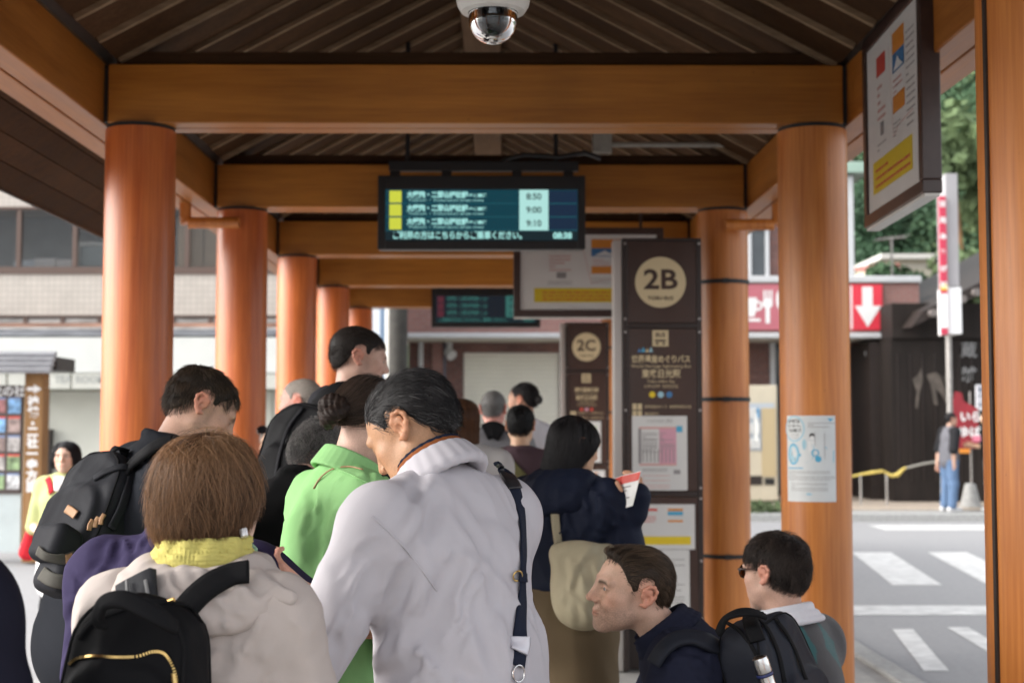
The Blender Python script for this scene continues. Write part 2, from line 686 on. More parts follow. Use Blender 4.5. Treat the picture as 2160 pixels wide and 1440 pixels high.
shelter = thing('bus_shelter', (0, 9, 0), 'long timber bus shelter with orange columns and a brown boarded gable ceiling', 'shelter')
ROWS = [1.2, 3.84, 6.6, 9.1, 11.6, 14.1, 16.6]
LX = [-1.70, -1.70, -1.70, -1.683, -1.694, -1.697, -1.699]
CR = 0.161
RX = lambda y: 1.445 - 0.0148 * (y - 6.6)
ZB, ZT = 2.90, 3.175
for i, y in enumerate(ROWS):
    for side in (0, 1):
        x = (LX[i] if side == 0 else RX(y))
        if i == 1 and side == 1:
            x = 1.462
        c = MB().cyl((x, y, -0.05), (x, y, ZB - 0.018), CR, n=64)
        col = c.build('column', WRED if side == 0 else WOCH, shelter, smooth=True)
        MB().cyl((x, y, ZB - 0.018), (x, y, ZB), CR - 0.006, n=48).build('column_gasket', M_BLK, col, smooth=True)
        MB().lathe([(CR + .004, 0.0), (CR + .02, 0.0), (CR + .02, 0.12), (CR + .004, 0.14)], (x, y, 0.012), 48).build('column_base', M_ZINC, col, smooth=True)
        if side == 1 and i in (3, 6):
            for py in (593, 842, 1170):
                z = 1.5 + (902 - py) / 3000 * 9.0
                b = MB().lathe([(CR + .001, -.012), (CR + .006, -.013), (CR + .007, .013), (CR + .001, .012)], (x, y, z), 48)
                b.box(x - .03, x + .01, y - CR - .014, y - CR - .004, z - .016, z + .016)
                b.build('strap_band', M_BLK, col, smooth=True)
        # seam strip where the cladding of the column closes
        if side == 1 and i == 1:
            a = R(196)
            sx, sy = x + (CR + .002) * math.cos(a), y + (CR + .002) * math.sin(a)
            MB().obox((sx, sy, 1.44), (0.005, 0.006, 1.44), Matrix.Rotation(a, 3, 'Z')).build('seam_strip', M_DKB, col)
    xl, xr = -1.826, RX(y) + 0.122
    for k, (ya, yb) in enumerate(((y - 0.115, y - 0.003), (y + 0.006, y + 0.118))):
        MB().box(xl, xr, ya, yb, ZB, ZT).build('cross_beam', WBX, shelter, bevel=0.006)
    MB().box(xl + .01, xr - .01, y - 0.004, y + 0.007, ZB + .012, ZT - .01).build('beam_groove', M_BLK, shelter)
    for xx in (xl - .011, xr + .011):
        MB().box(xx - .0095, xx + .0095, y - 0.10, y + 0.10, ZB + .004, ZT - .003).build('beam_joint', M_BLK, shelter)
    MB().box(-1.80, xr - .03, y - 0.075, y + 0.075, ZT + .001, ZT + .068).build('tie_board', WDK[2], shelter, bevel=0.004)
YA, YB = 0.5, 18.2


def slant(x0, x1, z0, z1, name, m, bev=0.006, left=True):
    """long member following one side of the shelter"""
    xo = lambda y: 0 if left else RX(y) - 1.445
    vs = []
    for z in (z0, z1):
        vs += [(x0 + xo(YA), YA, z), (x1 + xo(YA), YA, z), (x1 + xo(YB), YB, z), (x0 + xo(YB), YB, z)]
    return MB().add(vs, [(0, 3, 2, 1), (4, 5, 6, 7), (0, 1, 5, 4), (1, 2, 6, 5), (2, 3, 7, 6), (3, 0, 4, 7)]).build(name, m, shelter, bevel=bev)


for left in (True, False):
    s = -1 if left else 1
    xi = -1.848 if left else 1.589
    for a, b in ((0.0, 0.118), (0.129, 0.247)):
        lo, hi = sorted((xi + s * a, xi + s * b))
        slant(lo, hi, ZB, ZT + .01, 'side_beam', WBY, left=left)
    lo, hi = sorted((xi + s * .117, xi + s * .13))
    slant(lo, hi, ZB + .014, ZT, 'beam_groove', M_BLK, 0, left)
    lo, hi = sorted((xi + s * 0.01, xi + s * .16))
    slant(lo, hi, ZT + .012, ZT + .085, 'wall_plate', WRDG, .006, left)
# gable ceiling: boards run from the eaves to the ridge with pale battens over the joints
SL = 0.53
XR0, ZR0 = -0.14, 4.08
AN = math.atan(SL)
N_B = 40
for s in (-1, 1):
    xe = -1.80 if s < 0 else 1.56
    L = abs(xe - XR0) / math.cos(AN)
    M3 = Matrix.Rotation(AN * s, 3, 'Y')
    cx, cz = (xe + XR0) / 2, ZR0 - SL * abs(xe - XR0) / 2
    bm = MB().obox((0, 0, 0.012), (L / 2, 0.166, 0.010), M3)
    tm = MB().obox((0, 0, -0.012), (L / 2 - .02, 0.0135, 0.0125), M3)
    bme = [None, None, None]
    tme = None
    for k in range(N_B):
        y = 3.75 + 0.345 * k
        q = rnd.randrange(3)
        if bme[q] is None:
            b0 = bm.build('ceiling_board', WDK[q], None, org=(0, 0, 0))
            bme[q] = b0.data
            b0.parent = shelter
            ORG[b0.name] = ORG[shelter.name]
        else:
            b0 = link('ceiling_board', bme[q], None, shelter)
        b0.location = Vector((cx, y + .1725, cz)) - Vector(ORG[shelter.name]) + Vector((0, 0, rnd.uniform(-.002, .003)))
        if tme is None:
            t0 = tm.build('batten', WBAT, None, org=(0, 0, 0))
            tme = t0.data
            t0.parent = shelter
        else:
            t0 = link('batten', tme, None, shelter)
        t0.location = Vector((cx, y, cz)) - Vector(ORG[shelter.name])
    # roof covering; on the left the near bays carry a deeper eave with a boarded soffit
    x_out = xe + s * .36
    zo = ZR0 - SL * abs(x_out - XR0)
    MB().add([(XR0, YA, ZR0 + .05), (x_out, YA, zo + .035), (x_out, YB, zo + .035), (XR0, YB, ZR0 + .05),
              (XR0, YA, ZR0 + .11), (x_out, YA, zo + .10), (x_out, YB, zo + .10), (XR0, YB, ZR0 + .11)],
             [(0, 1, 2, 3), (7, 6, 5, 4), (0, 4, 5, 1), (1, 5, 6, 2), (2, 6, 7, 3), (3, 7, 4, 0)]).build('roof', M_ROOF, shelter)
    if s < 0:
        xa, za, xo, zq_, YE = -2.102, 3.03, -2.56, 2.716, 9.05
        for k in range(4):
            u0, u1 = k / 4, (k + 1) / 4
            xs = [xa + (xo - xa) * u for u in (u0 + .006, u1 - .006)]
            zs = [za + (zq_ - za) * u for u in (u0 + .006, u1 - .006)]
            MB().add([(xs[0], YA, zs[0]), (xs[1], YA, zs[1]), (xs[1], YE, zs[1]), (xs[0], YE, zs[0]),
                      (xs[0], YA, zs[0] + .02), (xs[1], YA, zs[1] + .02), (xs[1], YE, zs[1] + .02), (xs[0], YE, zs[0] + .02)],
                     [(0, 1, 2, 3), (7, 6, 5, 4), (0, 4, 5, 1), (1, 5, 6, 2), (2, 6, 7, 3), (3, 7, 4, 0)]).build('soffit_board', WDK[2 if k % 2 else 0], shelter)
        MB().add([(xa, YA, za + .024), (xo - .01, YA, zq_ + .024), (xo - .01, YE, zq_ + .024), (xa, YE, za + .024),
                  (xa, YA, za + .10), (xo - .01, YA, zq_ + .10), (xo - .01, YE, zq_ + .10), (xa, YE, za + .10)],
                 [(0, 1, 2, 3), (7, 6, 5, 4), (0, 4, 5, 1), (1, 5, 6, 2), (2, 6, 7, 3), (3, 7, 4, 0)]).build('eave_roof', M_ROOF, shelter)
        MB().box(xo - .012, xo + .004, YA, YE, zq_ - .012, zq_ + .02).build('fascia', M_DKB, shelter, bevel=.003)
    # gutter downpipe elbowed in to the second column
    yy = 8.86
    if s < 0:
        pts = [at(391, 405, yy), at(391, 462, yy), at(398, 470, yy), at(505, 470, yy)]
    else:
        pts = [at(1640, 430, yy), at(1640, 466, yy), at(1632, 474, yy), at(1530, 474, yy)]
    for a, b in ((0, 1), (2, 3)):
        MB().cyl(pts[a], pts[b], .036, n=20).build('downpipe', WOCH, shelter, smooth=True)
    MB().cyl(pts[1] + Vector((0, 0, .002)), pts[2] + Vector((s * .01, 0, 0)), .040, n=20).build('downpipe_elbow', WOCH, shelter, smooth=True)
MB().box(XR0 - .12, XR0 + .12, YA, YB, ZR0 - .14, ZR0 - .02).build('ridge_beam', WRDG, shelter, bevel=.008)
# electrical conduit along the right-hand eave with a junction box by the second frame
M_PVC = mat('grey_conduit', (0.36, 0.35, 0.31), rough=0.5, scale=30, var=0.1)
cz = 3.30
pts = [(1.50, 4.2, cz + .02), (1.47, 8.75, cz), (1.44, 8.86, cz - .01), (1.38, 8.9, cz - .015), (0.62, 8.9, cz - .015)]
MB().tube(pts, .016, 10).build('conduit', M_PVC, shelter, smooth=True)
MB().box(.56, .68, 8.86, 8.94, cz - .07, cz + .05).cyl((.62, 8.9, cz + .04), (.62, 8.9, cz + .11), .016, n=10).build('junction_box', M_PVC, shelter, bevel=.006)
MB().tube([(-.42, 7.0, 3.93), (-.42, 7.0, 3.86)], .02, 8).tube([(-.42, 7.0, 3.87), (-.43, 7.0, 3.82), (-.425, 7.0, 3.77)], .012, 8).build('hanging_cable_end', M_PVC, shelter, smooth=True)

# ------------------------------------------------------------------ dome camera
camth = thing('security_camera', (-.05, 3.85, 2.66), 'white dome security camera with a smoked glass bowl hanging under the roof', 'security camera')
zc = 2.652
cx, cy = at(1040, 10, 3.85).x, 3.85
M_CW = mat('camera_white', (0.62, 0.61, 0.57), rough=0.4, scale=30, var=0.05)
MB().lathe([(.04, .25), (.04, .06), (.06, .05), (.098, .035), (.1015, .018), (.098, .004), (.088, -.012), (.070, -.016), (.066, -.010)], (cx, cy, zc), 64).build('mount', M_CW, camth, smooth=True)
dome = [(.0672, -.012)] + [(.0672 * math.cos(a), -.034 - .0672 * math.sin(a)) for a in np.linspace(0, math.pi / 2 - .02, 18)]
dome_in = [(r * .965, z + (.0023 if i else 0)) for i, (r, z) in enumerate(dome)][::-1]
M_GLS = mat('smoked_dome', (0.62, 0.66, 0.68), rough=0.02, spec=0.6, trans=1.0)
MB().lathe(dome + dome_in, (cx, cy, zc), 64).build('dome', M_GLS, camth, smooth=True)
M_LENS = mat('camera_core', (0.02, 0.02, 0.022), rough=0.25)
k = MB().cyl((cx, cy, zc), (cx, cy, zc - .034), .030, n=32).cyl((cx, cy, zc - .03), (cx, cy, zc - .055), .022, n=24)
k.cyl((cx, cy, zc - .05), (cx + .004, cy - .02, zc - .078), .019, n=24)
cc = k.build('camera_core', M_LENS, camth, smooth=True)
MB().cyl((cx + .0042, cy - .021, zc - .0785), (cx + .0048, cy - .024, zc - .083), .010, n=24).build('lens', mat('lens_glass', (0.05, 0.09, 0.07), rough=0.05, spec=0.9), cc, smooth=True)
MB().box(cx - .052, cx - .030, cy - .02, cy + .02, zc - .028, zc - .004).build('bracket', M_ZINC, cc)

# ------------------------------------------------------------------ departure displays
SCR_BG, SCR_BG2, SCR_TXT = lit('screen_teal', (17, 62, 74)), lit('screen_navy', (26, 44, 66)), lit('screen_text', (170, 232, 226))
SCR_PALE, SCR_YEL, SCR_LINE = lit('screen_pale', (176, 226, 220)), lit('screen_yellow', (205, 212, 70)), lit('screen_line', (40, 100, 110))
SCR_RED, SCR_DIM, SCR_FOOT = lit('screen_red', (84, 40, 50)), lit('screen_dim', (54, 104, 98)), lit('screen_foot', (24, 40, 46))
SCR_DK = lit('screen_dark', (26, 32, 40))
M_HOUS = mat('display_housing', (0.012, 0.012, 0.013), rough=0.4, scale=40, bump=0.05)


def display(c, W, H, label, near):
    """c: front centre"""
    c = Vector(c)
    t = thing('departure_display', (c.x, c.y, c.z - H / 2), label, 'display', 'departure displays under the roof')
    d = .11
    MB().box(c.x - W / 2, c.x + W / 2, c.y + .012, c.y + d, c.z - H / 2, c.z + H / 2).build('housing', M_HOUS, t, bevel=.012)
    fr = MB()
    x0, x1, z0, z1 = c.x - W * .463, c.x + W * .463, c.z - H * .38, c.z + H * .31
    fr.box(c.x - W / 2, x0, c.y, c.y + .0115, c.z - H / 2, c.z + H / 2).box(x1, c.x + W / 2, c.y, c.y + .0115, c.z - H / 2, c.z + H / 2)
    fr.box(x0, x1, c.y, c.y + .0115, c.z - H / 2, z0).box(x0, x1, c.y, c.y + .0115, z1, c.z + H / 2)
    fr.build('bezel', M_HOUS, t, bevel=.004)
    S = Sheet((c.x, c.y + .009, c.z))
    w2, h2 = W * .463, H
    scr = S.rect(MB(), -w2, w2, -H * .38, H * .31, 0).build('screen', SCR_BG if near else SCR_DK, t)
    yt = H * .305
    rh = H * .182
    tx, px_, lm = (SCR_TXT, SCR_PALE, SCR_YEL) if near else (SCR_DIM, SCR_DIM, SCR_RED)
    nav, ln, sq, txt, pale, num, foot = (TS() for _ in range(7))
    for r_ in range(3):
        ya, yb = yt - rh * (r_ + 1), yt - rh * r_
        S.rect(nav, W * .20, w2 * .995, ya + .004, yb - .004, .0006)
        S.rect(ln, -w2, w2, ya - .0015, ya + .0015, .0008)
        S.rect(sq, -W * .444, -W * .386, ya + rh * .06, yb - rh * .06, .001)
        S.text(txt, '大猷院・二荒山神社前', -W * .36, ya + rh * .62, rh * .50, .0012, 'LEFT', bold=.002, width=W * .295)
        S.text(txt, 'ゆき直通', -W * .062, ya + rh * .58, rh * .26, .0012, 'LEFT', bold=.001, width=W * .085)
        S.text(txt, 'Taiyuin・Futarasan-jinja-mae', -W * .355, ya + rh * .24, rh * .24, .0012, 'LEFT', width=W * .365)
        S.text(num, ('8:50', '9:00', '9:10')[r_], W * .252, ya + rh * .5, rh * .66, .0022, bold=.001)
    S.rect(pale, W * .182, W * .322, yt - rh * 3, yt + .001, .0016)
    S.rect(foot, -w2, w2, -H * .38, yt - rh * 3 - .004, .0006)
    S.text(txt, 'ご利用の方はこちらからご乗車ください。', -W * .43, -H * .315, rh * .62, .0012, 'LEFT', bold=.0015, width=W * .62)
    S.text(txt, '08:38', W * .39, -H * .315, rh * .62, .0012, bold=.002)
    nav.build('screen_cell', SCR_BG2 if near else SCR_DK, scr)
    ln.build('screen_rule', SCR_LINE if near else SCR_DK, scr)
    sq.build('route_square', lm, scr)
    pale.build('time_cell', px_, scr)
    foot.build('screen_footer', SCR_FOOT, scr)
    txt.build('lettering', tx, scr)
    num.build('time_lettering', mat('time_ink', (0.02, 0.06, 0.07), rough=.5) if near else SCR_DK, scr)
    # rail and hangers
    zt = c.z + H / 2
    MB().box(c.x - W * .45, c.x + W * .47, c.y + .03, c.y + .09, zt + .035, zt + .095).build('rail', M_HOUS, t, bevel=.005)
    for u in (-.42, -.17, .17, .42):
        MB().box(c.x + W * u - .03, c.x + W * u + .03, c.y + .035, c.y + .085, zt - .01, zt + .034).build('hanger', M_HOUS, t, bevel=.004)
    for u in (-.36, .36):
        MB().cyl((c.x + W * u, c.y + .06, zt + .09), (c.x + W * u, c.y + .06, ZR0 - SL * abs(c.x + W * u - XR0)), .014, n=12).build('drop_rod', M_HOUS, t, smooth=True)
    MB().tube([(c.x + W * .1, c.y + .06, zt + .10), (c.x + W * .2, c.y + .03, zt + .13), (c.x + W * .38, c.y + .04, zt + .12), (c.x + W * .5, c.y + .06, zt + .15), (c.x + W * .58, c.y + .08, zt + .12)], .016, 8).build('cable', M_HOUS, t, smooth=True)
    return t


DY = 8.5
d0, d1 = at(797, 370, DY), at(1235, 526, DY)
display(((d0.x + d1.x) / 2, DY, (d0.z + d1.z) / 2), d1.x - d0.x, d0.z - d1.z, 'wide departure display with three yellow squares and times from 8:50', True)
DY = 16.2
d0, d1 = at(910, 608, DY), at(1140, 690, DY)
display(((d0.x + d1.x) / 2, DY, (d0.z + d1.z) / 2), d1.x - d0.x, d0.z - d1.z, 'dimmer far departure display with three red squares', False)

# ------------------------------------------------------------------ framed route posters
M_PAPER = mat('poster_paper', (0.76, 0.74, 0.71), rough=0.55, scale=4, var=0.04)
M_FRAME = mat('frame_brown', (0.045, 0.026, 0.022), rough=0.35, scale=20, var=0.15, coat=0.2)
M_INK, M_GREY = mat('print_black', (0.03, 0.03, 0.03), rough=.6), mat('print_grey', (0.30, 0.28, 0.28), rough=.6)
M_YEL, M_ORG, M_RED = mat('print_yellow', (0.75, 0.55, 0.02), rough=.5), mat('print_orange', (0.72, 0.26, 0.03), rough=.5), mat('print_red', (0.62, 0.07, 0.05), rough=.5)
M_BLUE, M_PINK, M_LRED = mat('print_blue', (0.06, 0.20, 0.42), rough=.5), mat('print_pink', (0.66, 0.34, 0.42), rough=.5), mat('print_pale_red', (0.65, 0.35, 0.32), rough=.5)
M_PW = mat('print_white', (0.75, 0.75, 0.74), rough=.5)
M_SKYB = mat('print_sky_blue', (0.08, 0.38, 0.58), rough=.5)
M_LBLUE = mat('print_pale_blue', (0.34, 0.55, 0.64), rough=.5)


def route_print(S, W, H, sheet_part, seed=0):
    """the route notice: red and blue adverts, thin route lines, yellow notice strip"""
    yl, og, bl, wh, rd, gr, pr, ink = (MB() for _ in range(8))
    S.rect(yl, -W * .40, W * .36, -H * .40, -H * .21, .0015)
    S.lines(rd, -W * .34, W * .32, -H * .37, -H * .23, 3, .0022, seed, .35)
    S.rect(rd, -W * .30, -W * .12, H * .28, H * .40, .0015)
    S.lines(pr, -W * .29, -W * .13, H * .02, H * .25, 5, .0015, seed + 1, .4)
    S.rect(og, W * .02, W * .24, H * .32, H * .44, .0015)
    S.rect(og, W * .02, W * .24, -H * .02, H * .08, .0015)
    S.rect(bl, W * .02, W * .24, H * .21, H * .32, .0015)
    S.poly(wh, [(W * .04, H * .22), (W * .12, H * .29), (W * .15, H * .26), (W * .22, H * .22)], .0022)
    S.rect(wh, W * .02, W * .24, H * .08, H * .21, .0015)
    S.lines(pr, W * .03, W * .23, H * .09, H * .19, 3, .0022, seed + 2, .4)
    S.lines(gr, -W * .30, -W * .12, -H * .16, -H * .10, 2, .0015, seed + 3, .3)
    S.rect(gr, -W * .235, -W * .165, -H * .08, H * .0, .0016)
    for a, b, c_, d_ in ((-.05, .4, .02, -.15), (.02, -.15, .12, -.10), (.12, -.10, .38, -.08)):
        dx_, dy_ = (c_ - a) * W, (d_ - b) * H
        l_ = math.hypot(dx_, dy_)
        nx_, ny_ = -dy_ / l_ * .002, dx_ / l_ * .002
        S.poly(pr, [(a * W + nx_, b * H + ny_), (a * W - nx_, b * H - ny_), (c_ * W - nx_, d_ * H - ny_), (c_ * W + nx_, d_ * H + ny_)], .0013)
    S.lines(gr, W * .02, W * .16, -H * .15, -H * .06, 4, .0015, seed + 4, .3)
    S.lines(gr, W * .27, W * .42, -H * .15, H * .40, 14, .0015, seed + 5, .25)
    for mb, m, n in ((yl, M_YEL, 'notice_strip'), (og, M_ORG, 'orange_print'), (bl, M_BLUE, 'blue_print'), (wh, M_PW, 'white_print'), (rd, M_RED, 'red_print'), (gr, M_GREY, 'grey_print'), (pr, M_LRED, 'route_print')):
        mb.build(n, m, sheet_part)


def framed(o, u, W, H, D, label, hang):
    """two-sided hanging frame; o centre of the near face, u to the reader's right"""
    o, u = Vector(o), Vector(u).normalized()
    S = Sheet(o, u)
    t = thing('framed_poster', o - Vector((0, 0, H / 2)), label, 'poster frame', 'framed route posters under the roof')
    M3 = Matrix((u, -S.n, Vector((0, 0, 1)))).transposed()
    f = .052
    for a, b, w, h in ((0, H / 2 - f / 2, W / 2, f / 2), (0, -H / 2 + f / 2, W / 2, f / 2), (-W / 2 + f / 2, 0, f / 2, H / 2 - f), (W / 2 - f / 2, 0, f / 2, H / 2 - f)):
        MB().obox(S.pt(a, b, -D / 2), (w, D / 2, h), M3).build('frame_bar', M_FRAME, t, bevel=.005)
    bd = MB().obox(S.pt(0, 0, -D / 2), (W / 2 - f, D / 2 - .012, H / 2 - f), M3).build('board', M_PAPER, t)
    S2 = Sheet(S.pt(0, 0, -.012), u)
    route_print(S2, W - 2 * f, H - 2 * f, bd, int(W * 1000))
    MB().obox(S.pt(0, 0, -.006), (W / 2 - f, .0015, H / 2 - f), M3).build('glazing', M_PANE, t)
    MB().obox(S.pt(0, -H / 2 - .006, -D / 2), (W / 2 - .004, D * .36, .0055), M3).build('lit_underside_strip', M_CW, t)  # white strip added to paint the light on the frame's underside
    for a in (-W * .35, W * .35):
        p = S.pt(a, H / 2, -D / 2)
        MB().cyl(p, (p.x, p.y, p.z + hang), .012, n=12).build('drop_rod', M_FRAME, t, smooth=True)
    return t


M_PANE = mat('shade_tinted_pane', (.05, .045, .04), rough=0.05, spec=0.5, alpha=0.09)  # faint dark tint puts the shade on the poster faces into the pane colour
# the near one hangs along the right-hand side, the far one across the shelter
pa, pb = at(1823, 484, 6.2), at(1946, 405, 5.24)
ph = 0.82
u = Vector((pb.x - pa.x, pb.y - pa.y, 0)).normalized()
zb = (pa.z + pb.z) / 2
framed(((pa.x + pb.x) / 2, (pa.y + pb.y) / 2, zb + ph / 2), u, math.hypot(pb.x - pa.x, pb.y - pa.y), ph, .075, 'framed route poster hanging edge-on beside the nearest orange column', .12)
pa, pb = at(1083, 668, 10.4), at(1400, 480, 10.4)
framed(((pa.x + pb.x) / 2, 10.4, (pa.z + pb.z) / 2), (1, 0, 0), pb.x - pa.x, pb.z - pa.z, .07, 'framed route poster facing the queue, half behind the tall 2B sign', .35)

# ------------------------------------------------------------------ stop signs 2B and 2C
M_SGN = mat('sign_brown', (0.048, 0.028, 0.024), rough=0.28, scale=5, var=0.12, coat=0.35)
M_SGF = mat('sign_frame', (0.028, 0.018, 0.016), rough=0.4, scale=20, var=0.1)
M_GOLD = mat('sign_cream', (0.62, 0.50, 0.30), rough=0.5)
M_SIL = mat('sign_silver', (0.52, 0.50, 0.48), rough=0.35, metal=0.7)


def stop_sign(Y, xl, code, label, detail):
    """tall post sign, 0.52 m wide; v in metres above ground; K turns the photo's px (2B sign) into metres"""
    K = 8.75 / 3000
    W = .49
    zz = lambda py: 1.5 + (902 - py) * K
    t = thing('bus_stop_sign', (xl + W / 2, Y, 0), label, 'stop sign', 'tall brown bus stop signs')
    D = .16
    z0, z1 = 0.02, zz(500)
    MB().box(xl - .055, xl - .002, Y + .012, Y + D, z0, z1 - .01).build('side_panel', M_SIL, t, bevel=.004)
    for xa in (xl, xl + W - .032):
        MB().box(xa, xa + .032, Y, Y + D, z0, z1).build('frame_post', M_SGF, t, bevel=.003)
    for pa_, pb_ in ((500, 506), (681, 692), (1035, 1046), (1310, 1318)):
        MB().box(xl + .033, xl + W - .033, Y + .002, Y + D, zz(pb_), zz(pa_)).build('frame_bar', M_SGF, t, bevel=.003)
    MB().box(xl + .033, xl + W - .033, Y + D * .6, Y + D - .002, z0, zz(1319)).build('base_panel', M_SGF, t)
    xc = xl + W / 2
    for pa_, pb_ in ((507, 680), (693, 1034), (1047, 1309)):
        MB().box(xl + .0335, xl + W - .0335, Y + .008, Y + D - .01, zz(pb_), zz(pa_)).build('face_panel', M_SGN, t)
    for py in (512, 672, 700, 865, 1028, 1050, 1180, 1300):
        for xa in (xl + .016, xl + W - .016):
            MB().cyl((xa, Y + .002, zz(py)), (xa, Y - .006, zz(py)), .007, n=10).build('bolt', M_SIL, t, smooth=True)
    S = Sheet((xc, Y + .0078, 0))
    X = lambda px: (px - 1396) * K
    gd, ik = TS(), TS()
    S.disc(gd, X(1393), zz(594), 54 * K, .001, 56)
    S.text(ik, code, X(1393), zz(590), 58 * K, .0022, bold=.004, width=72 * K)
    S.text(ik, 'TOBU BUS', X(1393), zz(628), 11 * K, .0022, bold=.0006, width=54 * K)
    S.rect(gd, X(1375), X(1409), zz(730), zz(696), .001)
    S.text(ik, 'BUS', X(1392), zz(706), 12 * K, .0022, bold=.001)
    S.rect(ik, X(1381), X(1403), zz(720), zz(716), .0022)
    S.rect(ik, X(1382), X(1388), zz(726), zz(722), .0022)
    S.rect(ik, X(1396), X(1402), zz(726), zz(722), .0022)
    S.text(gd, '世界遺産めぐりバス' if code == '2B' else '湯元温泉方面', X(1393), zz(758), 17 * K, .001, bold=.0012, width=(124 if code == '2B' else 90) * K)
    S.text(gd, 'World Heritage Sightseeing Bus' if code == '2B' else 'For Yumoto Onsen', X(1393), zz(772), 9 * K, .001, width=(126 if code == '2B' else 80) * K)
    S.text(gd, '東武日光駅', X(1393), zz(789), 19 * K, .001, bold=.0012, width=82 * K)
    S.text(gd, 'Tobu-nikko Sta.', X(1393), zz(804), 9 * K, .001, width=60 * K)
    S.text(gd, '도부닛코역', X(1374), zz(815), 8 * K, .001, width=33 * K)
    S.text(gd, '东武日光站', X(1412), zz(815), 8 * K, .001, width=33 * K)
    for py in (862, 877) if code == '2B' else (850, 868):
        S.rect(gd, X(1332), X(1352), zz(py + 2), zz(py - 11), .001)
        S.text(gd, '世界遺産めぐり' if py < 870 else '東武駅行', X(1357), zz(py - 4), 7 * K, .001, 'LEFT', width=(48 if py < 870 else 30) * K)
        if py < 870:
            S.text(gd, '循環東照宮方面', X(1410), zz(py - 4), 7 * K, .001, 'LEFT', width=46 * K)
        S.rect(ik, X(1341), X(1343), zz(py + 2), zz(py - 11), .0015)
    gd.build('cream_lettering', M_GOLD, t)
    ik.build('dark_lettering', M_SGN, t)
    for px_, m in (((1374, M_YEL), (1392, M_LBLUE), (1410, M_BLUE)) if code == '2B' else ((1374, M_RED), (1393, M_PINK), (1412, M_RED))):
        S.disc(MB(), X(px_), zz(832), 6.5 * K, .001, 24).build('route_dot', m, t)
    if code == '2B':
        for a, m in ((0, M_BLUE), (1, M_SKYB), (2, M_GOLD), (3, M_LBLUE)):
            x0 = 1343 + a * 8
            S.poly(MB(), [(X(x0), zz(742)), (X(x0 + 9), zz(742)), (X(x0 + 5), zz(734 - (a % 2) * 3))], .001 + .0004 * a).build('mountain_mark', m, t)

    def sheet(x0, x1, y0, y1, name):
        return MB().box(xc + X(x0), xc + X(x1), Y + .0035, Y + .0065, zz(y1), zz(y0)).build(name, mat('notice_paper', (0.66, 0.65, 0.63), rough=.5, scale=5, var=.03), t)
    S2 = Sheet((xc, Y + .0033, 0))
    tt = sheet(1331, 1447, 877, 1033, 'timetable')
    a, b, c_, d_ = MB(), MB(), MB(), MB()
    if code == '2B':
        S2.rect(a, X(1388), X(1424), zz(978), zz(903), .0008)
        S2.rect(b, X(1346), X(1424), zz(904), zz(900), .001)
        S2.rect(b, X(1346), X(1424), zz(981), zz(977), .001)
        S2.rect(c_, X(1344), X(1350), zz(976), zz(903), .0008)
        S2.rect(d_, X(1424), X(1437), zz(911), zz(898), .0008)
        for i in range(3):
            for j in range(2):
                x0 = 1352 + j * 37
                S2.lines(c_, X(x0), X(x0 + 32), zz(926 + i * 14), zz(910 + i * 14), 4, .0014, i * 7 + j, .35)
        for i in range(9):
            S2.rect(c_, X(1353 + i * 8), X(1355 + i * 8), zz(974), zz(947), .0014)
    else:
        S2.rect(a, X(1345), X(1430), zz(925), zz(895), .0008)
    S2.text(c_, 'バスのりばのご案内', X(1389), zz(888), 9 * K, .001, width=54 * K)
    S2.lines(c_, X(1352), X(1405), zz(993), zz(985), 2, .001, 5, .4)
    S2.lines(b, X(1352), X(1410), zz(1028), zz(998), 6, .001, 6, .3)
    S2.rect(c_, X(1418), X(1432), zz(999), zz(990), .001)
    for mb, m, n in ((a, M_PINK if code == '2B' else mat('print_lime', (0.5, 0.6, 0.3), rough=.5), 'colour_print'), (b, M_LRED, 'red_print'), (c_, M_GREY, 'grey_print'), (d_, M_SKYB, 'blue_print')):
        if mb.v:
            mb.build(n, m, tt)
    nt = sheet(1340, 1462, 1062, 1156, 'route_notice')
    S3 = Sheet((xc + X(1401), Y + .0033, zz(1109)))
    yl, og, bl, rd = MB(), MB(), MB(), MB()
    S3.rect(yl, -58 * K, 52 * K, -37 * K, -20 * K, .001)
    S3.rect(rd, -48 * K, -18 * K, 33 * K, 38 * K, .001)
    S3.lines(rd, -46 * K, -20 * K, 10 * K, 30 * K, 4, .001, 3, .3)
    S3.rect(og, 4 * K, 36 * K, 33 * K, 38 * K, .001)
    S3.rect(og, 4 * K, 36 * K, 10 * K, 14 * K, .001)
    S3.rect(bl, 4 * K, 36 * K, 24 * K, 32 * K, .001)
    for mb, m, n in ((yl, M_YEL, 'notice_strip'), (og, M_ORG, 'orange_print'), (bl, M_SKYB, 'blue_print'), (rd, M_RED, 'red_print')):
        mb.build(n, m, nt)
    n2 = sheet(1360, 1450, 1157, 1306, 'long_notice')
    gr = MB()
    for i in range(5):
        S2.lines(gr, X(1410), X(1440), zz(1190 + i * 26), zz(1172 + i * 26), 3, .001, i, .3)
    gr.build('grey_print', M_GREY, n2)
    return t


stop_sign(8.75, at(1313, 600, 8.75).x, '2B', 'tall brown bus stop sign reading 2B in a cream circle', True)
stop_sign(15.8, at(1192, 600, 15.8).x, '2C', 'smaller-looking brown bus stop sign reading 2C, left of the 2B sign', False)

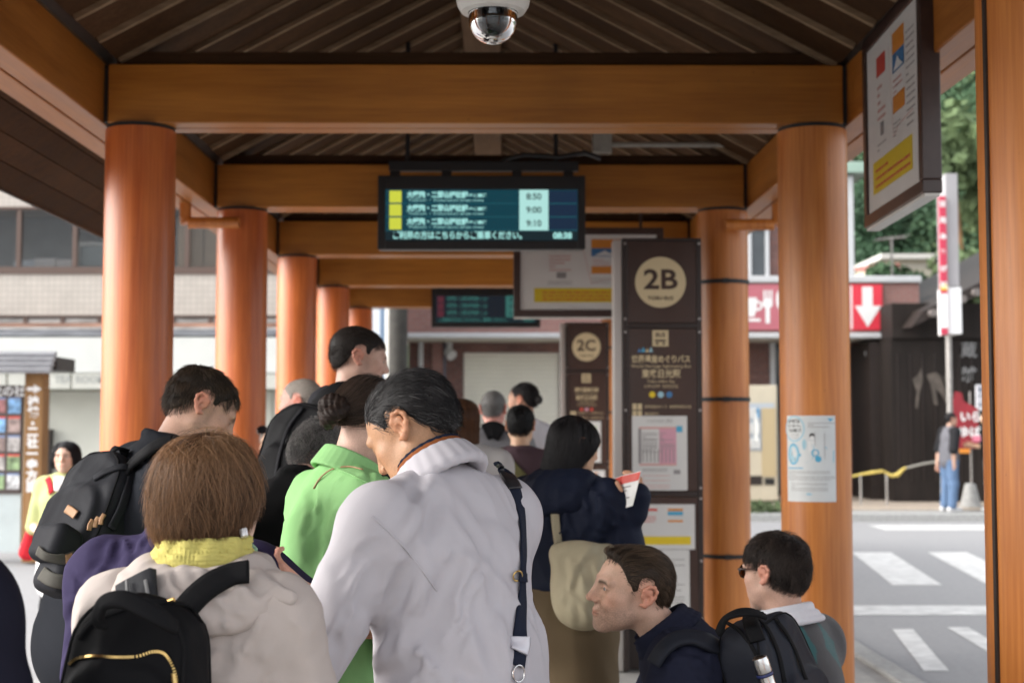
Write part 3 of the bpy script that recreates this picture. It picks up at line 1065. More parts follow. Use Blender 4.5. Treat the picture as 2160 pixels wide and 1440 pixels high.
# ------------------------------------------------------------------ notice wrapped on the near right column
cxx, cyy = RX(6.6), 6.6
Wn, Hn = at(1757, 900, 6.44).x - at(1652, 900, 6.44).x, at(1700, 876, 6.44).z - at(1700, 1058, 6.44).z
zc_ = at(1700, 967, 6.44).z
n3 = Vector((-math.sin(.16), -math.cos(.16), 0))     # towards the camera
u3 = Vector((-n3.y, n3.x, 0))
Wa = Wn * 1.06
Sw = Sheet((cxx, cyy, zc_), u3, (0, 0, 1), wrap=CR + .0022)
note = Sw.rect(MB(), -Wa * .65, Wa * .35, -Hn / 2, Hn / 2, 0).build('pasted_notice', mat('notice_sheet', (0.63, 0.65, 0.65), rough=.45, scale=9, var=.06, bump=.2), org=(cxx, cyy, zc_ - Hn / 2), smooth=True)
tag(note, 'white and blue notice with a drawing pasted round an orange column', 'notice')
ink, sb, pb_, lb, gy = TS(), TS(), TS(), TS(), MB()
nx = lambda px: -Wa * .65 + (px - 85) / 725 * Wa
ny = lambda py: Hn / 2 - (py - 110) / 1250 * Hn
for i, (s_, w_) in enumerate((('ヨチ衣類は', .27), ('ビーカーへ、', .29), ('着せた表着て', .31))):
    Sw.text(ink, s_, nx(110), ny(195 + i * 68), .018, .0006, 'LEFT', bold=.0008, width=Wa * w_)
Sw.text(gy, 'ていねいに清掃', nx(130), ny(392), .012, .0006, 'LEFT', width=Wa * .22)
Sw.text(gy, 'しています', nx(140), ny(438), .012, .0006, 'LEFT', width=Wa * .2)
Sw.ring(lb, nx(222), ny(300), .0455, .0525, .0006, 40, 1.15)
Sw.ring(sb, nx(205), ny(670), .0255, .0305, .0010, 40, 1.6)
Sw.disc(pb_, nx(205), ny(670), .0258, .0006, ry=.041)
Sw.poly(sb, [(nx(300), ny(660)), (nx(300), ny(705)), (nx(470), ny(692))], .0010)
for a, b in ((180, 640), (230, 720), (160, 740)):
    Sw.rect(gy, nx(a), nx(a + 8), ny(b + 60), ny(b), .0014)
Sw.disc(ink, nx(480), ny(405), .0125, .0006)
Sw.disc(note_w := MB(), nx(482), ny(432), .0095, .0012)
Sw.poly(note_w, [(nx(420), ny(480)), (nx(520), ny(480)), (nx(540), ny(600)), (nx(430), ny(640))], .0010)
Sw.disc(pb_, nx(370), ny(530), .010, .0006, ry=.024)
Sw.poly(lb, [(nx(500), ny(520)), (nx(660), ny(560)), (nx(790), ny(620)), (nx(780), ny(800)), (nx(520), ny(850)), (nx(400), ny(790)), (nx(480), ny(740))], .0006)
Sw.ring(sb, nx(520), ny(650), .012, .017, .0016)
Sw.disc(sb, nx(560), ny(740), .014, .0012)
Sw.poly(sb, [(nx(690), ny(150)), (nx(780), ny(150)), (nx(735), ny(200))], .0006)
Sw.rect(gy, nx(645), nx(652), ny(740), ny(360), .0012)
Sw.rect(gy, nx(515), nx(521), ny(560), ny(350), .0012)
Sw.lines(gy, nx(425), nx(800), ny(280), ny(195), 3, .0006, 2, .35)
Sw.lines(gy, nx(110), nx(800), ny(1050), ny(900), 6, .0006, 3, .32)
Sw.lines(gy, nx(160), nx(690), ny(1205), ny(1075), 6, .0006, 4, .32)
Sw.rect(sb, nx(110), nx(350), ny(882), ny(866), .0006)
Sw.disc(lb, nx(430), ny(1250), .014, .0006, ry=.005)
for mb, m, n in ((ink, M_INK, 'black_print'), (sb, M_SKYB, 'blue_print'), (pb_, M_LBLUE, 'pale_blue_print'), (lb, mat('print_wash_blue', (.33, .54, .64), rough=.5), 'wash_print'), (gy, M_GREY, 'grey_print'), (note_w, M_PW, 'white_print')):
    mb.build(n, m, note)
# ------------------------------------------------------------------ shop building across the square (left)
YL = 24.0
M_TILE = bricks('cream_tile', (0.49, 0.445, 0.395), (0.455, 0.41, 0.365), (0.37, 0.34, 0.30), .10, .10, .007, .5, 0.0, bump=.5, noise=.06)
M_CREAM = mat('cream_render', (0.60, 0.59, 0.52), rough=.8, scale=3, var=.06, bump=.1)
M_FAS = mat('white_fascia', (0.58, 0.59, 0.56), rough=.6, scale=2, var=.05)
M_BRF = mat('bronze_frame', (0.10, 0.062, 0.048), rough=.45)
M_GLD = mat('dark_glass', (0.055, 0.065, 0.075), rough=.06, spec=.8, scale=1.2, var=.25)
zl = lambda py: at(0, py, YL).z
xl_ = lambda px: at(px, 700, YL).x
shop = thing('shop_building', (-8, YL, 0), 'cream tiled shop building with a dark upper window band, behind the left columns', 'building')
XA, XB = -24, xl_(800)
MB().box(XA, XB, YL + .35, YL + 8, 0, zl(790)).build('ground_wall', M_CREAM, shop)
MB().box(XA, XB, YL, YL + 8, zl(668), zl(572)).build('tiled_wall', M_TILE, shop)
MB().box(XA, XB, YL, YL + 8, zl(438), zl(150)).build('tiled_wall', M_TILE, shop)
MB().box(XA, XB, YL + 1.2, YL + 8, zl(571), zl(439)).build('room_wall', mat('room_grey', (.42, .43, .43), rough=.8, scale=1, var=.2), shop)
wf = MB().box(XA, XB, YL - .03, YL + .12, zl(578), zl(563)).build('window_sill', M_BRF, shop)
MB().box(XA, XB, YL - .02, YL + .10, zl(442), zl(436)).build('window_head', M_BRF, shop)
px = -560
k = 0
while px < 800:
    MB().box(xl_(px - 5), xl_(px + 5), YL + .0, YL + .09, zl(562), zl(443)).build('mullion', M_BRF, shop)
    MB().box(xl_(px + 5), xl_(px + 114), YL + .05, YL + .058, zl(562), zl(443)).build('pane', mat('window_pane', (.015, .02, .025), rough=.04, spec=.6, alpha=.32), shop)
    px += 119
for x0, x1 in ((366, 398), (400, 421), (423, 454)):
    MB().box(xl_(x0), xl_(x1), YL + .20, YL + .24, zl(562), zl(455)).build('window_board', mat('board_beige', (.52, .42, .32), rough=.8, scale=2, var=.08), shop)
for i, (x0, x1, y0, y1, c) in enumerate(((14, 60, 545, 562, (.6, .65, .7)), (58, 104, 541, 562, (.72, .7, .68)), (106, 142, 543, 562, (.65, .62, .6)))):
    o = MB().box(xl_(x0), xl_(x1), YL + .25, YL + .5, zl(y1), zl(y0)).build('box', mat('box_white' + 'abc'[i], c, rough=.7), org=(xl_((x0 + x1) / 2), YL + .37, zl(y1)), bevel=.02)
    tag(o, ('pale blue-grey box low in the left corner of the upper window', 'white box on the sill, middle of three in the upper window', 'greyish box on the sill beside the white framed panel')[i], 'box', 'boxes on the upper window sill')
fo = thing('leaning_panel', (xl_(182), YL + .3, zl(562)), 'white framed panel leaning in the dark upper window', 'panel')
for b in ((150, 157, 507, 562), (209, 216, 507, 562), (157, 209, 507, 515)):
    MB().box(xl_(b[0]), xl_(b[1]), YL + .22, YL + .28, zl(b[3]), zl(b[2])).build('frame_bar', M_FAS, fo)
MB().box(xl_(157), xl_(209), YL + .24, YL + .27, zl(562), zl(515)).build('panel_face', mat('panel_grey', (.36, .40, .40), rough=.4), fo)
# canopy ledge: pipes, gutter and white fascia
MB().box(XA, XB, YL - .35, YL + .0, zl(672), zl(668)).build('ledge_top', M_BRF, shop)
for y0, y1, c, d in ((673, 684, (.42, .40, .38), .30), (685, 693, (.30, .17, .12), .38), (694, 698, (.5, .48, .46), .42), (699, 713, (.16, .165, .18), .5)):
    MB().box(XA, XB, YL - d, YL + .2, zl(y1), zl(y0)).build('gutter_band', mat('gutter%d' % y0, c, rough=.4, scale=3, var=.5, stretch=(.6, 4, 4)), shop, bevel=.02)
px = -400
while px < 800:
    MB().box(xl_(px), xl_(px + 9), YL - .33, YL - .28, zl(684), zl(668)).build('gutter_bracket', M_BRF, shop)
    px += 77
MB().box(XA, XB, YL - .6, YL + .3, zl(788), zl(716)).build('fascia', M_FAS, shop)
# valance with its lettering, in lengths
px = -420
S = Sheet((xl_(0), YL - .583, 0))
while px < 800:
    MB().box(xl_(px + 2), xl_(px + 64), YL - .58, YL - .56, zl(822), zl(789)).build('valance', mat('valance_white', (.50, .50, .45), rough=.8, scale=8, var=.05), shop, bevel=.008)
    px += 66
mb = TS()
for px in (165, 470):
    for w_, dx_ in (('CAFE', -62), ('TEA', -8), ('ROOM', 48)):
        S.text(mb, w_, xl_(px + dx_) - xl_(0), zl(803), .16, .004, bold=.004)
mb.build('lettering', mat('valance_grey', (.34, .35, .33), rough=.8), shop)
MB().box(xl_(88), xl_(106), YL + .1, YL + .34, zl(1040), zl(905)).build('door_post', M_DKB, shop)
px = -380
while px < 800:      # roller shutter: flat lengths with thin joints
    MB().box(xl_(px), xl_(px + 117), YL + .28, YL + .345, .1, zl(824)).build('shutter', mat('shutter_cream', (.58, .58, .51), rough=.7, scale=2, var=.05), shop, bevel=.01)
    px += 119

# ------------------------------------------------------------------ map kiosk with a small roof
YK = 16.0
ki = thing('map_kiosk', (at(20, 900, YK).x, YK, 0), 'brown timber map kiosk under a small grey metal roof', 'kiosk')
xk = lambda px: at(px, 900, YK).x
zk = lambda py: at(50, py, YK).z
M_KW = wood('kiosk_timber', (.22, .12, .055), (.33, .19, .09), 'Z', rough=.7, coat=0)
M_KR = mat('kiosk_roof', (.30, .30, .315), rough=.35, metal=.5, scale=10, var=.15)
MB().box(xk(50), xk(90), YK, YK + .22, 0, zk(786)).build('post', M_KW, ki, bevel=.01)
MB().box(xk(-270), xk(-232), YK, YK + .22, 0, zk(786)).build('post', M_KW, ki, bevel=.01)
for i in range(4):
    y0, y1 = 742 + i * 11.2, 742 + (i + 1) * 11.2
    MB().obox(((xk(118) + xk(-300)) / 2, YK - .05 - i * .05, zk((y0 + y1) / 2)), ((xk(118) - xk(-300)) / 2, .05, .026), Matrix.Rotation(R(18), 3, 'X')).build('roof_strip', M_KR, ki, bevel=.006)
MB().box(xk(-300), xk(116), YK + .02, YK + .7, zk(780), zk(752)).build('roof_core', M_DKB, ki)
bo = MB().box(xk(-231), xk(44), YK + .03, YK + .10, zk(1042), zk(812)).build('map_board', mat('board_brown', (.07, .05, .045), rough=.4), ki, bevel=.008)
MB().box(xk(-231), xk(44), YK + .05, YK + .10, zk(1165), zk(1043)).build('glass_panel', mat('frosted_panel', (.50, .56, .56), rough=.3, scale=3, var=.1), ki)
Sk = Sheet((xk(0), YK + .029, 0))
pics = ((.20, .38, .62), (.30, .22, .20), (.45, .42, .40), (.25, .35, .18), (.55, .55, .55), (.32, .14, .14))
q = 0
for c_ in range(9):
    for r_ in range(5):
        xa = xk(44 - 32 * (c_ + 1) + 3) - xk(0)
        xb = xk(44 - 32 * c_ - 3) - xk(0)
        ya, yb = 838 + r_ * 40, 838 + r_ * 40 + 33
        m1 = MB()
        Sk.rect(m1, xa, xb, zk(yb), zk(ya + 4), .002)
        m1.build('photo_print', mat('photo%d' % (q % 6), pics[q % 6], rough=.4, scale=14, var=.6, detail=3), bo)
        m2 = Sk.rect(MB(), xa, xb, zk(ya + 4), zk(ya), .002)
        m2.build('photo_heading', M_RED if r_ % 2 else mat('print_slate_blue', (.18, .25, .42), rough=.5), bo)
        q += 1
mb = TS()
Sk.text(mb, '日光の社寺', xk(14) - xk(0), zk(826), .13, .002, bold=.002)
mb.build('lettering', M_PW, bo)
mb = TS()
Sp = Sheet(((xk(50) + xk(90)) / 2, YK - .002, 0))
Sp.poly(mb, [(-.075, zk(824)), (.0, zk(824)), (.0, zk(830)), (.085, zk(820)), (.0, zk(810)), (.0, zk(816)), (-.075, zk(816))], .001)
for i, ch in enumerate('神橋・二社一寺方面'):
    Sp.text(mb, ch, -.004, zk(848 + i * 23.2 - (6 if i > 2 else 0)), .125, .001, bold=.006)
mb.build('lettering', mat('sign_white', (.78, .76, .74), rough=.5), ki)

# ------------------------------------------------------------------ brick building across the road
YBR = 28.0
M_BRK = bricks('red_brick', (.19, .085, .068), (.13, .062, .055), (.17, .13, .12), .23, .075, .008, .75, bump=.6, noise=.2)
M_BRKL = bricks('rose_brick', (.32, .16, .135), (.27, .13, .115), (.28, .2, .18), .23, .075, .008, .7, bump=.5, noise=.12)
M_ALU = mat('white_aluminium', (.52, .53, .54), rough=.4, scale=5, var=.04)
bb = thing('brick_building', (5, YBR, .1), 'dark red brick building with a white-edged canopy and a cafe sign across the road', 'building')
xb_ = lambda px, Y=YBR: at(px, 700, Y).x
zb_ = lambda py, Y=YBR: at(1080, py, Y).z
x0b, x1b = xb_(858), xb_(1836)
MB().box(x0b, x1b, YBR + 1.2, YBR + 9, zb_(583), zb_(300)).build('upper_wall', M_BRK, bb)
MB().box(x0b - .1, x1b + .3, YBR + .9, YBR + 9.2, zb_(345), zb_(322)).build('roof_edge', mat('verdigris', (.30, .42, .35), rough=.6, scale=3, var=.1), bb)
CF = YBR - .6
xc1 = xb_(1940, CF)
MB().box(x0b, xc1, CF, YBR + 1.2, zb_(704, CF), zb_(597, CF)).build('canopy_band', M_BRKL, bb)
MB().box(x0b - .02, xc1 + .04, CF - .08, YBR + 1.25, zb_(596, CF), zb_(582, CF)).build('coping', M_ALU, bb, bevel=.02)
MB().box(x0b - .02, xc1 + .04, CF - .10, CF + .1, zb_(713, CF), zb_(702, CF)).build('canopy_edge', M_ALU, bb, bevel=.02)
MB().box(x0b, xc1, CF + .102, YBR + 3, zb_(712, CF), zb_(705, CF)).build('canopy_soffit', M_CREAM, bb)
WB = YBR + .9
xw = lambda px: at(px, 700, WB).x
zw = lambda py: at(1080, py, WB).z
zs = zb_(713, CF)
MB().box(xw(1430), xw(1622), WB, WB + 3, .1, zs).build('ground_wall', M_BRK, bb)
MB().box(xw(862), xw(976), WB, WB + 3, .1, zs).build('ground_wall', M_BRK, bb)
MB().box(xw(977), xw(1180), WB, WB + 3, zw(742), zs).build('shutter_lintel', M_BRK, bb)
MB().box(xw(1180), xw(1429), WB, WB + 3, .1, zs).build('ground_wall', M_BRK, bb)
for i in range(34):     # shutter slats
    za, zb2 = .1 + (zw(743) - .1) * i / 34, .1 + (zw(743) - .1) * (i + .93) / 34
    o_ = MB().box(xw(978), xw(1179), WB + .06 + (.004 if i % 2 else 0), WB + .10, za, zb2).build('shutter_slat', mat('shutter_ivory', (.78, .76, .67), rough=.5, scale=2, var=.04), bb, bevel=.008)
MB().box(xw(1623), xw(1634), WB - .05, WB + .15, .1, zs).build('door_jamb', M_ALU, bb, bevel=.01)
MB().box(xw(1635), xw(1790), WB + .3, WB + .5, .1, zs).build('glass_door', M_GLD, bb)
MB().box(xw(1791), xw(1834), WB, WB + .6, .1, zs).build('brick_pier', M_BRK, bb)
MB().cyl((xw(1841), WB - .3, .1), (xw(1841), WB - .3, zs), .05, n=16).build('canopy_post', M_ALU, bb, smooth=True)
MB().cyl((xw(889), WB - .2, .1), (xw(889), WB - .2, zs), .05, n=16).build('downpipe', M_ALU, bb, smooth=True)
MB().box(xw(912), xw(934), WB - .06, WB - .01, .1, zs).build('rose_pilaster', M_BRKL, bb)
MB().box(xw(936), xw(941), WB - .04, WB - .01, .1, zs).build('slate_pipe', mat('slate_paint', (.12, .13, .17), rough=.5), bb)
MB().box(xw(1793), xw(1880), CF + .3, CF + .36, zb_(748, CF), zb_(739, CF)).build('door_head', M_ALU, bb)
# upstairs window
wn = MB().box(xb_(1606), xb_(1640), YBR + 1.14, YBR + 1.19, zb_(572), zb_(470)).build('window_pane', M_GLD, bb)
for a in ((1600, 1607, 466, 578), (1638, 1646, 466, 578)):
    MB().box(xb_(a[0]), xb_(a[1]), YBR + 1.06, YBR + 1.2, zb_(a[3]), zb_(a[2])).build('window_frame', M_ALU, wn, bevel=.01)
for a in ((1600, 1646, 571, 579), (1600, 1646, 460, 468)):
    MB().box(xb_(a[0] - 3), xb_(a[1] + 3), YBR + 1.04, YBR + 1.2, zb_(a[3]), zb_(a[2])).build('window_frame', M_ALU, wn, bevel=.01)
MB().box(xb_(1820), xb_(1833), YBR + 1.1, YBR + 1.25, zb_(580), zb_(350)).build('corner_trim', M_ALU, bb)
# cafe sign with cup, fork and knife; red arrow sign
ss = thing('cafe_sign', (xb_(1610, CF), CF - .06, zb_(695, CF)), 'pink cafe sign with a white cup, fork and knife on the brick canopy', 'sign')
Sc = Sheet((xb_(1610, CF), CF - .062, 0))
xq = lambda px: xb_(px, CF) - xb_(1610, CF)
zq = lambda py: zb_(py, CF)
MB().box(xb_(1505, CF), xb_(1708, CF), CF - .06, CF - .002, zq(696), zq(600)).build('sign_board', mat('sign_rose', (.45, .13, .16), rough=.45, scale=3, var=.05), ss, bevel=.01)
mb = TS()
cup = [(1555, 628), (1596, 628), (1596, 650), (1590, 668), (1562, 668), (1555, 650)]
Sc.poly(mb, [(xq(a), zq(b)) for a, b in cup][::-1], .002)
Sc.ring(mb, xq(1597), zq(645), .055, .10, .003, 20)
Sc.rect(mb, xq(1550), xq(1603), zq(678), zq(672), .002)
Sc.rect(mb, xq(1614), xq(1623), zq(682), zq(640), .002)
Sc.disc(mb, xq(1618.5), zq(640), .10, .0025, 20, ry=.10)
for i in range(3):
    Sc.rect(mb, xq(1610 + i * 7.3), xq(1614 + i * 7.3), zq(640), zq(612), .0028)
Sc.rect(mb, xq(1643), xq(1652), zq(682), zq(640), .002)
Sc.disc(mb, xq(1646), zq(632), .09, .0025, 20, ry=.2)
Sc.rect(mb, xq(1690), xq(1706), zq(694), zq(603), .002)
mb.build('emblem', M_PW, ss)
sa = thing('arrow_sign', (xb_(1826, CF), CF - .06, zq(695)), 'bright red sign with a white arrow pointing down on the brick canopy', 'sign')
MB().box(xb_(1793, CF), xb_(1861, CF), CF - .06, CF - .002, zq(696), zq(600)).build('sign_board', mat('sign_red', (.66, .035, .06), rough=.4, scale=3, var=.04), sa, bevel=.01)
mb = TS()
Sc.poly(mb, [(xq(a), zq(b)) for a, b in ((1818, 605), (1840, 605), (1840, 645), (1858, 645), (1829, 690), (1802, 645), (1818, 645))][::-1], .002)
Sc.rect(mb, xq(1793), xq(1797), zq(694), zq(603), .002)
mb.build('arrow', M_PW, sa)
# lamps and small fittings on the brick wall
o = MB().tube([(xw(945), WB - .02, zw(722)), (xw(950), WB - .2, zw(728)), (xw(946), WB - .25, zw(742))], .06, 10).cyl((xw(946), WB - .25, zw(742)), (xw(955), WB - .35, zw(752)), .09, .11, 16).build('wall_lamp', M_ALU, org=(xw(948), WB - .1, zw(740)), smooth=True)
tag(o, 'small pale wall lamp on the brick beside the ivory shutter', 'lamp')

# vending machine
YV = 26.3
vm = thing('vending_machine', (at(1600, 900, YV).x, YV, .125), 'cream vending machine with lit bottle display against the brick wall', 'vending machine')
xv = lambda px: at(px, 900, YV).x
zv = lambda py: at(1600, py, YV).z
M_VM = mat('vending_cream', (.56, .50, .38), rough=.4, scale=4, var=.05)
MB().box(xv(1535), xv(1640), YV, YV + .75, .16, zv(812)).build('cabinet', M_VM, vm, bevel=.02)
MB().box(xv(1535), xv(1634), YV - .012, YV - .001, zv(950), zv(850)).build('display_window', mat('vending_back', (.42, .46, .50), rough=.4), vm)
r2 = random.Random(3)
for r_ in range(3):
    for c_ in range(9):
        cx_ = xv(1541 + c_ * 7.2)
        zb3 = zv(945 - r_ * 32)
        MB().cyl((cx_, YV - .04, zb3), (cx_, YV - .04, zb3 + .18), .023, .02, 10).build('bottle', mat('bottle%d' % r2.randrange(5), r2.choice([(.6, .2, .1), (.1, .3, .5), (.7, .6, .3), (.3, .5, .2), (.75, .75, .72)]), rough=.3), vm, smooth=True)
MB().box(xv(1590), xv(1598), YV - .05, YV - .013, zv(930), zv(872)).build('price_lamp', mat('lamp_strip', (.8, .8, .76), rough=.4), vm, bevel=.005)
MB().box(xv(1606), xv(1636), YV - .02, YV - .001, zv(1005), zv(860)).build('coin_panel', mat('vending_gold', (.48, .38, .22), rough=.4), vm, bevel=.01)
MB().box(xv(1612), xv(1632), YV - .02, YV - .001, zv(1022), zv(1008)).build('delivery_slot', M_BLK, vm)
MB().box(xv(1535), xv(1606), YV - .03, YV - .001, zv(1022), zv(1003)).build('drop_tray', M_DKB, vm, bevel=.01)
MB().box(xv(1537), xv(1638), YV + .03, YV + .7, .125, .16).build('plinth', M_BLK, vm)

# ------------------------------------------------------------------ dark timber shop on the right
YD = 26.6
xd = lambda px, Y=YD: at(px, 900, Y).x
zd = lambda py, Y=YD: at(1950, py, Y).z
M_CHAR = mat('charred_wall', (.017, .0125, .0105), rough=.7, spec=.25, scale=3, var=.4, stretch=(1, 1, .2), bump=.2)
ds = thing('timber_shop', (xd(2000), YD, .1), 'dark timber shop with log-end eaves and a faded mural, behind the man in jeans', 'building')
MB().box(xd(1882), xd(2300), YD, YD + 7, .1, zd(715)).build('front_wall', M_CHAR, ds)
MB().box(xd(1860), xd(2300), YD + .8, YD + 7, .1, zd(715)).build('side_recess', M_DKB, ds)
for i in range(12):
    a = 1894 + i * 26
    MB().box(xd(a), xd(a + 2.2), YD - .02, YD - .001, .5, zd(745)).build('wall_batten', M_DKB, ds)
MB().add([(xd(1925, YD - .8), YD - .8, zd(690, YD - .8)), (xd(2300), YD - .8, zd(500, YD - .8)), (xd(2300), YD + 6, zd(470, YD - .8)), (xd(1925), YD + 6, zd(660, YD - .8)),
          (xd(1925), YD - .8, zd(655, YD - .8)), (xd(2300), YD - .8, zd(465, YD - .8)), (xd(2300), YD + 6, zd(435, YD - .8)), (xd(1925), YD + 6, zd(625, YD - .8))],
         [(0, 3, 2, 1), (4, 5, 6, 7), (0, 1, 5, 4), (1, 2, 6, 5), (2, 3, 7, 6), (3, 0, 4, 7)]).build('roof', M_DKB, ds)
MB().box(xd(1882), xd(2300), YD - .1, YD + 1, zd(714), zd(640)).build('gable_wall', M_CHAR, ds)
for i in range(5):
    a = 1942 + i * 30
    MB().cyl((xd(a), YD - .95, zd(668 - i * 14)), (xd(a), YD - .15, zd(668 - i * 14)), .07, n=16).build('log_end', mat('log_grey', (.16, .14, .13), rough=.7), ds, smooth=True)
Sd = Sheet((xd(1950), YD - .022, 0))
xs_ = lambda px: xd(px) - xd(1950)
mb = TS()
for pts in (((1925, 800), (1938, 790), (1945, 775), (1948, 800), (1940, 830), (1936, 862), (1930, 860), (1934, 825)),
            ((1955, 790), (1975, 785), (1985, 792), (1992, 812), (2004, 850), (1998, 855), (1985, 830), (1975, 820), (1978, 855), (1970, 852), (1964, 812)),
            ((1990, 790), (2000, 800), (2010, 830), (2008, 845), (1998, 815))):
    Sd.poly(mb, [(xs_(a), zd(b)) for a, b in pts][::-1], .002)
mb.build('mural', mat('mural_tan', (.085, .07, .058), rough=.8, scale=5, var=.4), ds)
mb = TS()
for ch, py in (('蔵', 740), ('雑', 792), ('貨', 680)):
    Sd.text(mb, ch, xs_(2046), zd(py), .30, .003, bold=.006)
mb.build('lettering', mat('faded_white', (.20, .20, .20), rough=.6), ds)
o = MB().box(xd(2050), xd(2066), YD - .3, YD - .22, zd(866), zd(812)).build('hanging_sign', mat('hang_white', (.62, .62, .65), rough=.6), org=(xd(2058), YD - .26, zd(866)), bevel=.01)
tag(o, 'small white hanging board on the dark timber shop front', 'sign')
mb = TS()
Sh = Sheet((xd(2058), YD - .302, 0))
for i, ch in enumerate('営業中'):
    Sh.text(mb, ch, 0, zd(823 + i * 16), .1, .001, bold=.003)
mb.build('lettering', mat('hang_slate', (.12, .14, .2), rough=.6), o)
# red banner beside the man in jeans
bn = thing('shop_banner', (xd(2035, 25.6), 25.6, .12), 'red banner with white letters behind the man in jeans', 'banner')
fl = MB()
Sb = Sheet((xd(2035, 25.6), 25.6, 0))
pts = [(2012, 845), (2016, 825), (2030, 828), (2034, 846), (2064, 862), (2064, 910), (2012, 905)]
fl.prism([((xd(a, 25.6) - xd(2035, 25.6)), zd(b, 25.6)) for a, b in pts][::-1], (xd(2035, 25.6), 25.6, 0), (1, 0, 0), (0, 0, 1), (0, .012, 0)).build('cloth', mat('banner_red', (.27, .02, .03), rough=.7, scale=5, var=.15), bn)
MB().box(xd(2013, 25.6), xd(2063, 25.6), 25.6, 25.61, zd(945, 25.6), zd(906, 25.6)).build('cloth', mat('banner_red', (.5, .03, .05)), bn)
MB().box(xd(2022, 25.6), xd(2045, 25.6), 25.6, 25.61, zd(955, 25.6), zd(946, 25.6)).build('cloth_hem', M_ORG, bn)
MB().cyl((xd(2048, 25.6), 25.63, .12), (xd(2048, 25.6), 25.63, zd(825, 25.6)), .015, n=10).build('pole', M_ZINC, bn, smooth=True)
mb = TS()
Sb.text(mb, 'いら', xd(2048, 25.6) - xd(2035, 25.6), zd(880, 25.6), .2, .003, bold=.008)
Sb.text(mb, 'ゆば', xd(2045, 25.6) - xd(2035, 25.6), zd(912, 25.6), .2, .003, bold=.008)
mb.build('lettering', M_PW, bn)
# projecting pole sign
YP = 24.2
xp = lambda px: at(px, 600, YP).x
zp = lambda py: at(2000, py, YP).z
psn = thing('pole_sign', (xp(2008), YP, .12), 'tall narrow pole sign, grey above and white below with a red lettered edge', 'sign')
MB().box(xp(1998), xp(2024), YP, YP + .5, zp(604), zp(366)).build('grey_panel', mat('pole_grey', (.33, .32, .33), rough=.5, scale=3, var=.05), psn, bevel=.01)
MB().box(xp(1996), xp(2027), YP - .02, YP + .5, zp(704), zp(606)).build('white_panel', mat('pole_white', (.78, .78, .78), rough=.5), psn, bevel=.01)
MB().box(xp(1981), xp(1996.5), YP - .06, YP - .02, zp(706), zp(415)).build('red_edge', mat('pole_red', (.5, .04, .08), rough=.5), psn, bevel=.01)
MB().cyl((xp(2010), YP + .3, .1), (xp(2010), YP + .3, zp(704)), .05, n=16).build('pole', M_ZINC, psn, smooth=True)
mb = TS()
Sr = Sheet((xp(1989), YP - .062, 0))
for i, ch in enumerate('日光みやげ処そば'):
    Sr.text(mb, ch, 0, zp(432 + i * 34), .11, .002, bold=.006)
Sr.rect(mb, xp(1981.5) - xp(1989), xp(1996) - xp(1989), zp(692), zp(620), .001)
mb.build('lettering', M_PW, psn)
Sr.rect(MB(), xp(1981.5) - xp(1989), xp(1996) - xp(1989), zp(612), zp(600), .001).build('yellow_patch', M_YEL, psn)
# rope fence with yellow cover
rf = thing('rope_barrier', (at(1850, 1000, 25.3).x, 25.3, .125), 'yellow padded rope barrier sagging in front of the dark doorway', 'barrier')
ra = [at(a, b, 25.3) for a, b in ((1790, 1006), (1815, 1000), (1840, 996), (1862, 993), (1880, 1003), (1893, 1001), (1906, 988), (1912, 986))]
MB().tube(ra, [.018, .022, .03, .022, .03, .04, .026, .016], 8).build('padding', mat('barrier_yellow', (.62, .48, .12), rough=.7, scale=20, var=.2), rf, smooth=True)
MB().tube([at(a, b, 25.3) for a, b in ((1910, 987), (1945, 978), (1985, 972))], .018, 8).build('rope', mat('rope_grey', (.35, .34, .3), rough=.8), rf, smooth=True)
for a, b in ((1815, 1002), (1870, 1000), (1985, 972)):
    p = at(a, b, 25.3)
    MB().cyl((p.x, p.y, .125), (p.x, p.y, p.z), .02, n=10).build('post', M_ZINC, rf, smooth=True)
o = MB().lathe([(.2, 0), (.2, .03), (.17, .05), (.09, .40), (.0, .42)], (at(2047, 1040, 24.9).x, 24.9, .125), 20).build('stone_bollard', M_KERB, org=(at(2047, 1040, 24.9).x, 24.9, .125), smooth=True)
tag(o, 'grey stone bollard on the beige forecourt behind the man in jeans', 'bollard')

# utility pole between the two buildings, blue sign behind it
YU = 21.0
o = MB().cyl((at(840, 700, YU).x, YU, -.02), (at(840, 700, YU).x, YU, 8.5), .15, .12, 24).build('utility_pole', mat('pole_concrete', (.035, .032, .027), rough=.8, scale=8, var=.3, bump=.3), org=(at(840, 700, YU).x, YU, -.02), smooth=True)
tag(o, 'dark weathered utility pole beside the brick building', 'utility pole')
o = MB().cyl((at(822, 700, 21.6).x, 21.6, -.02), (at(822, 700, 21.6).x, 21.6, 7), .07, n=16).build('metal_post', mat('post_pale', (.50, .49, .45), rough=.6, scale=9, var=.1), org=(at(822, 700, 21.6).x, 21.6, -.02), smooth=True)
tag(o, 'slim pale metal post just left of the dark utility pole', 'post')
sb2 = thing('street_sign', (at(798, 700, 23).x, 23, -.02), 'white and blue street sign left of the utility pole', 'sign')
MB().box(at(782, 0, 23).x, at(812, 0, 23).x, 22.98, 23.0, at(800, 760, 23).z, at(800, 652, 23).z).build('sign_plate', mat('street_white', (.62, .66, .70), rough=.5), sb2)
MB().box(at(806, 0, 23).x, at(818, 0, 23).x, 22.96, 23.0, -.02, at(800, 645, 23).z).build('sign_post', mat('street_blue', (.15, .22, .32), rough=.5), sb2)

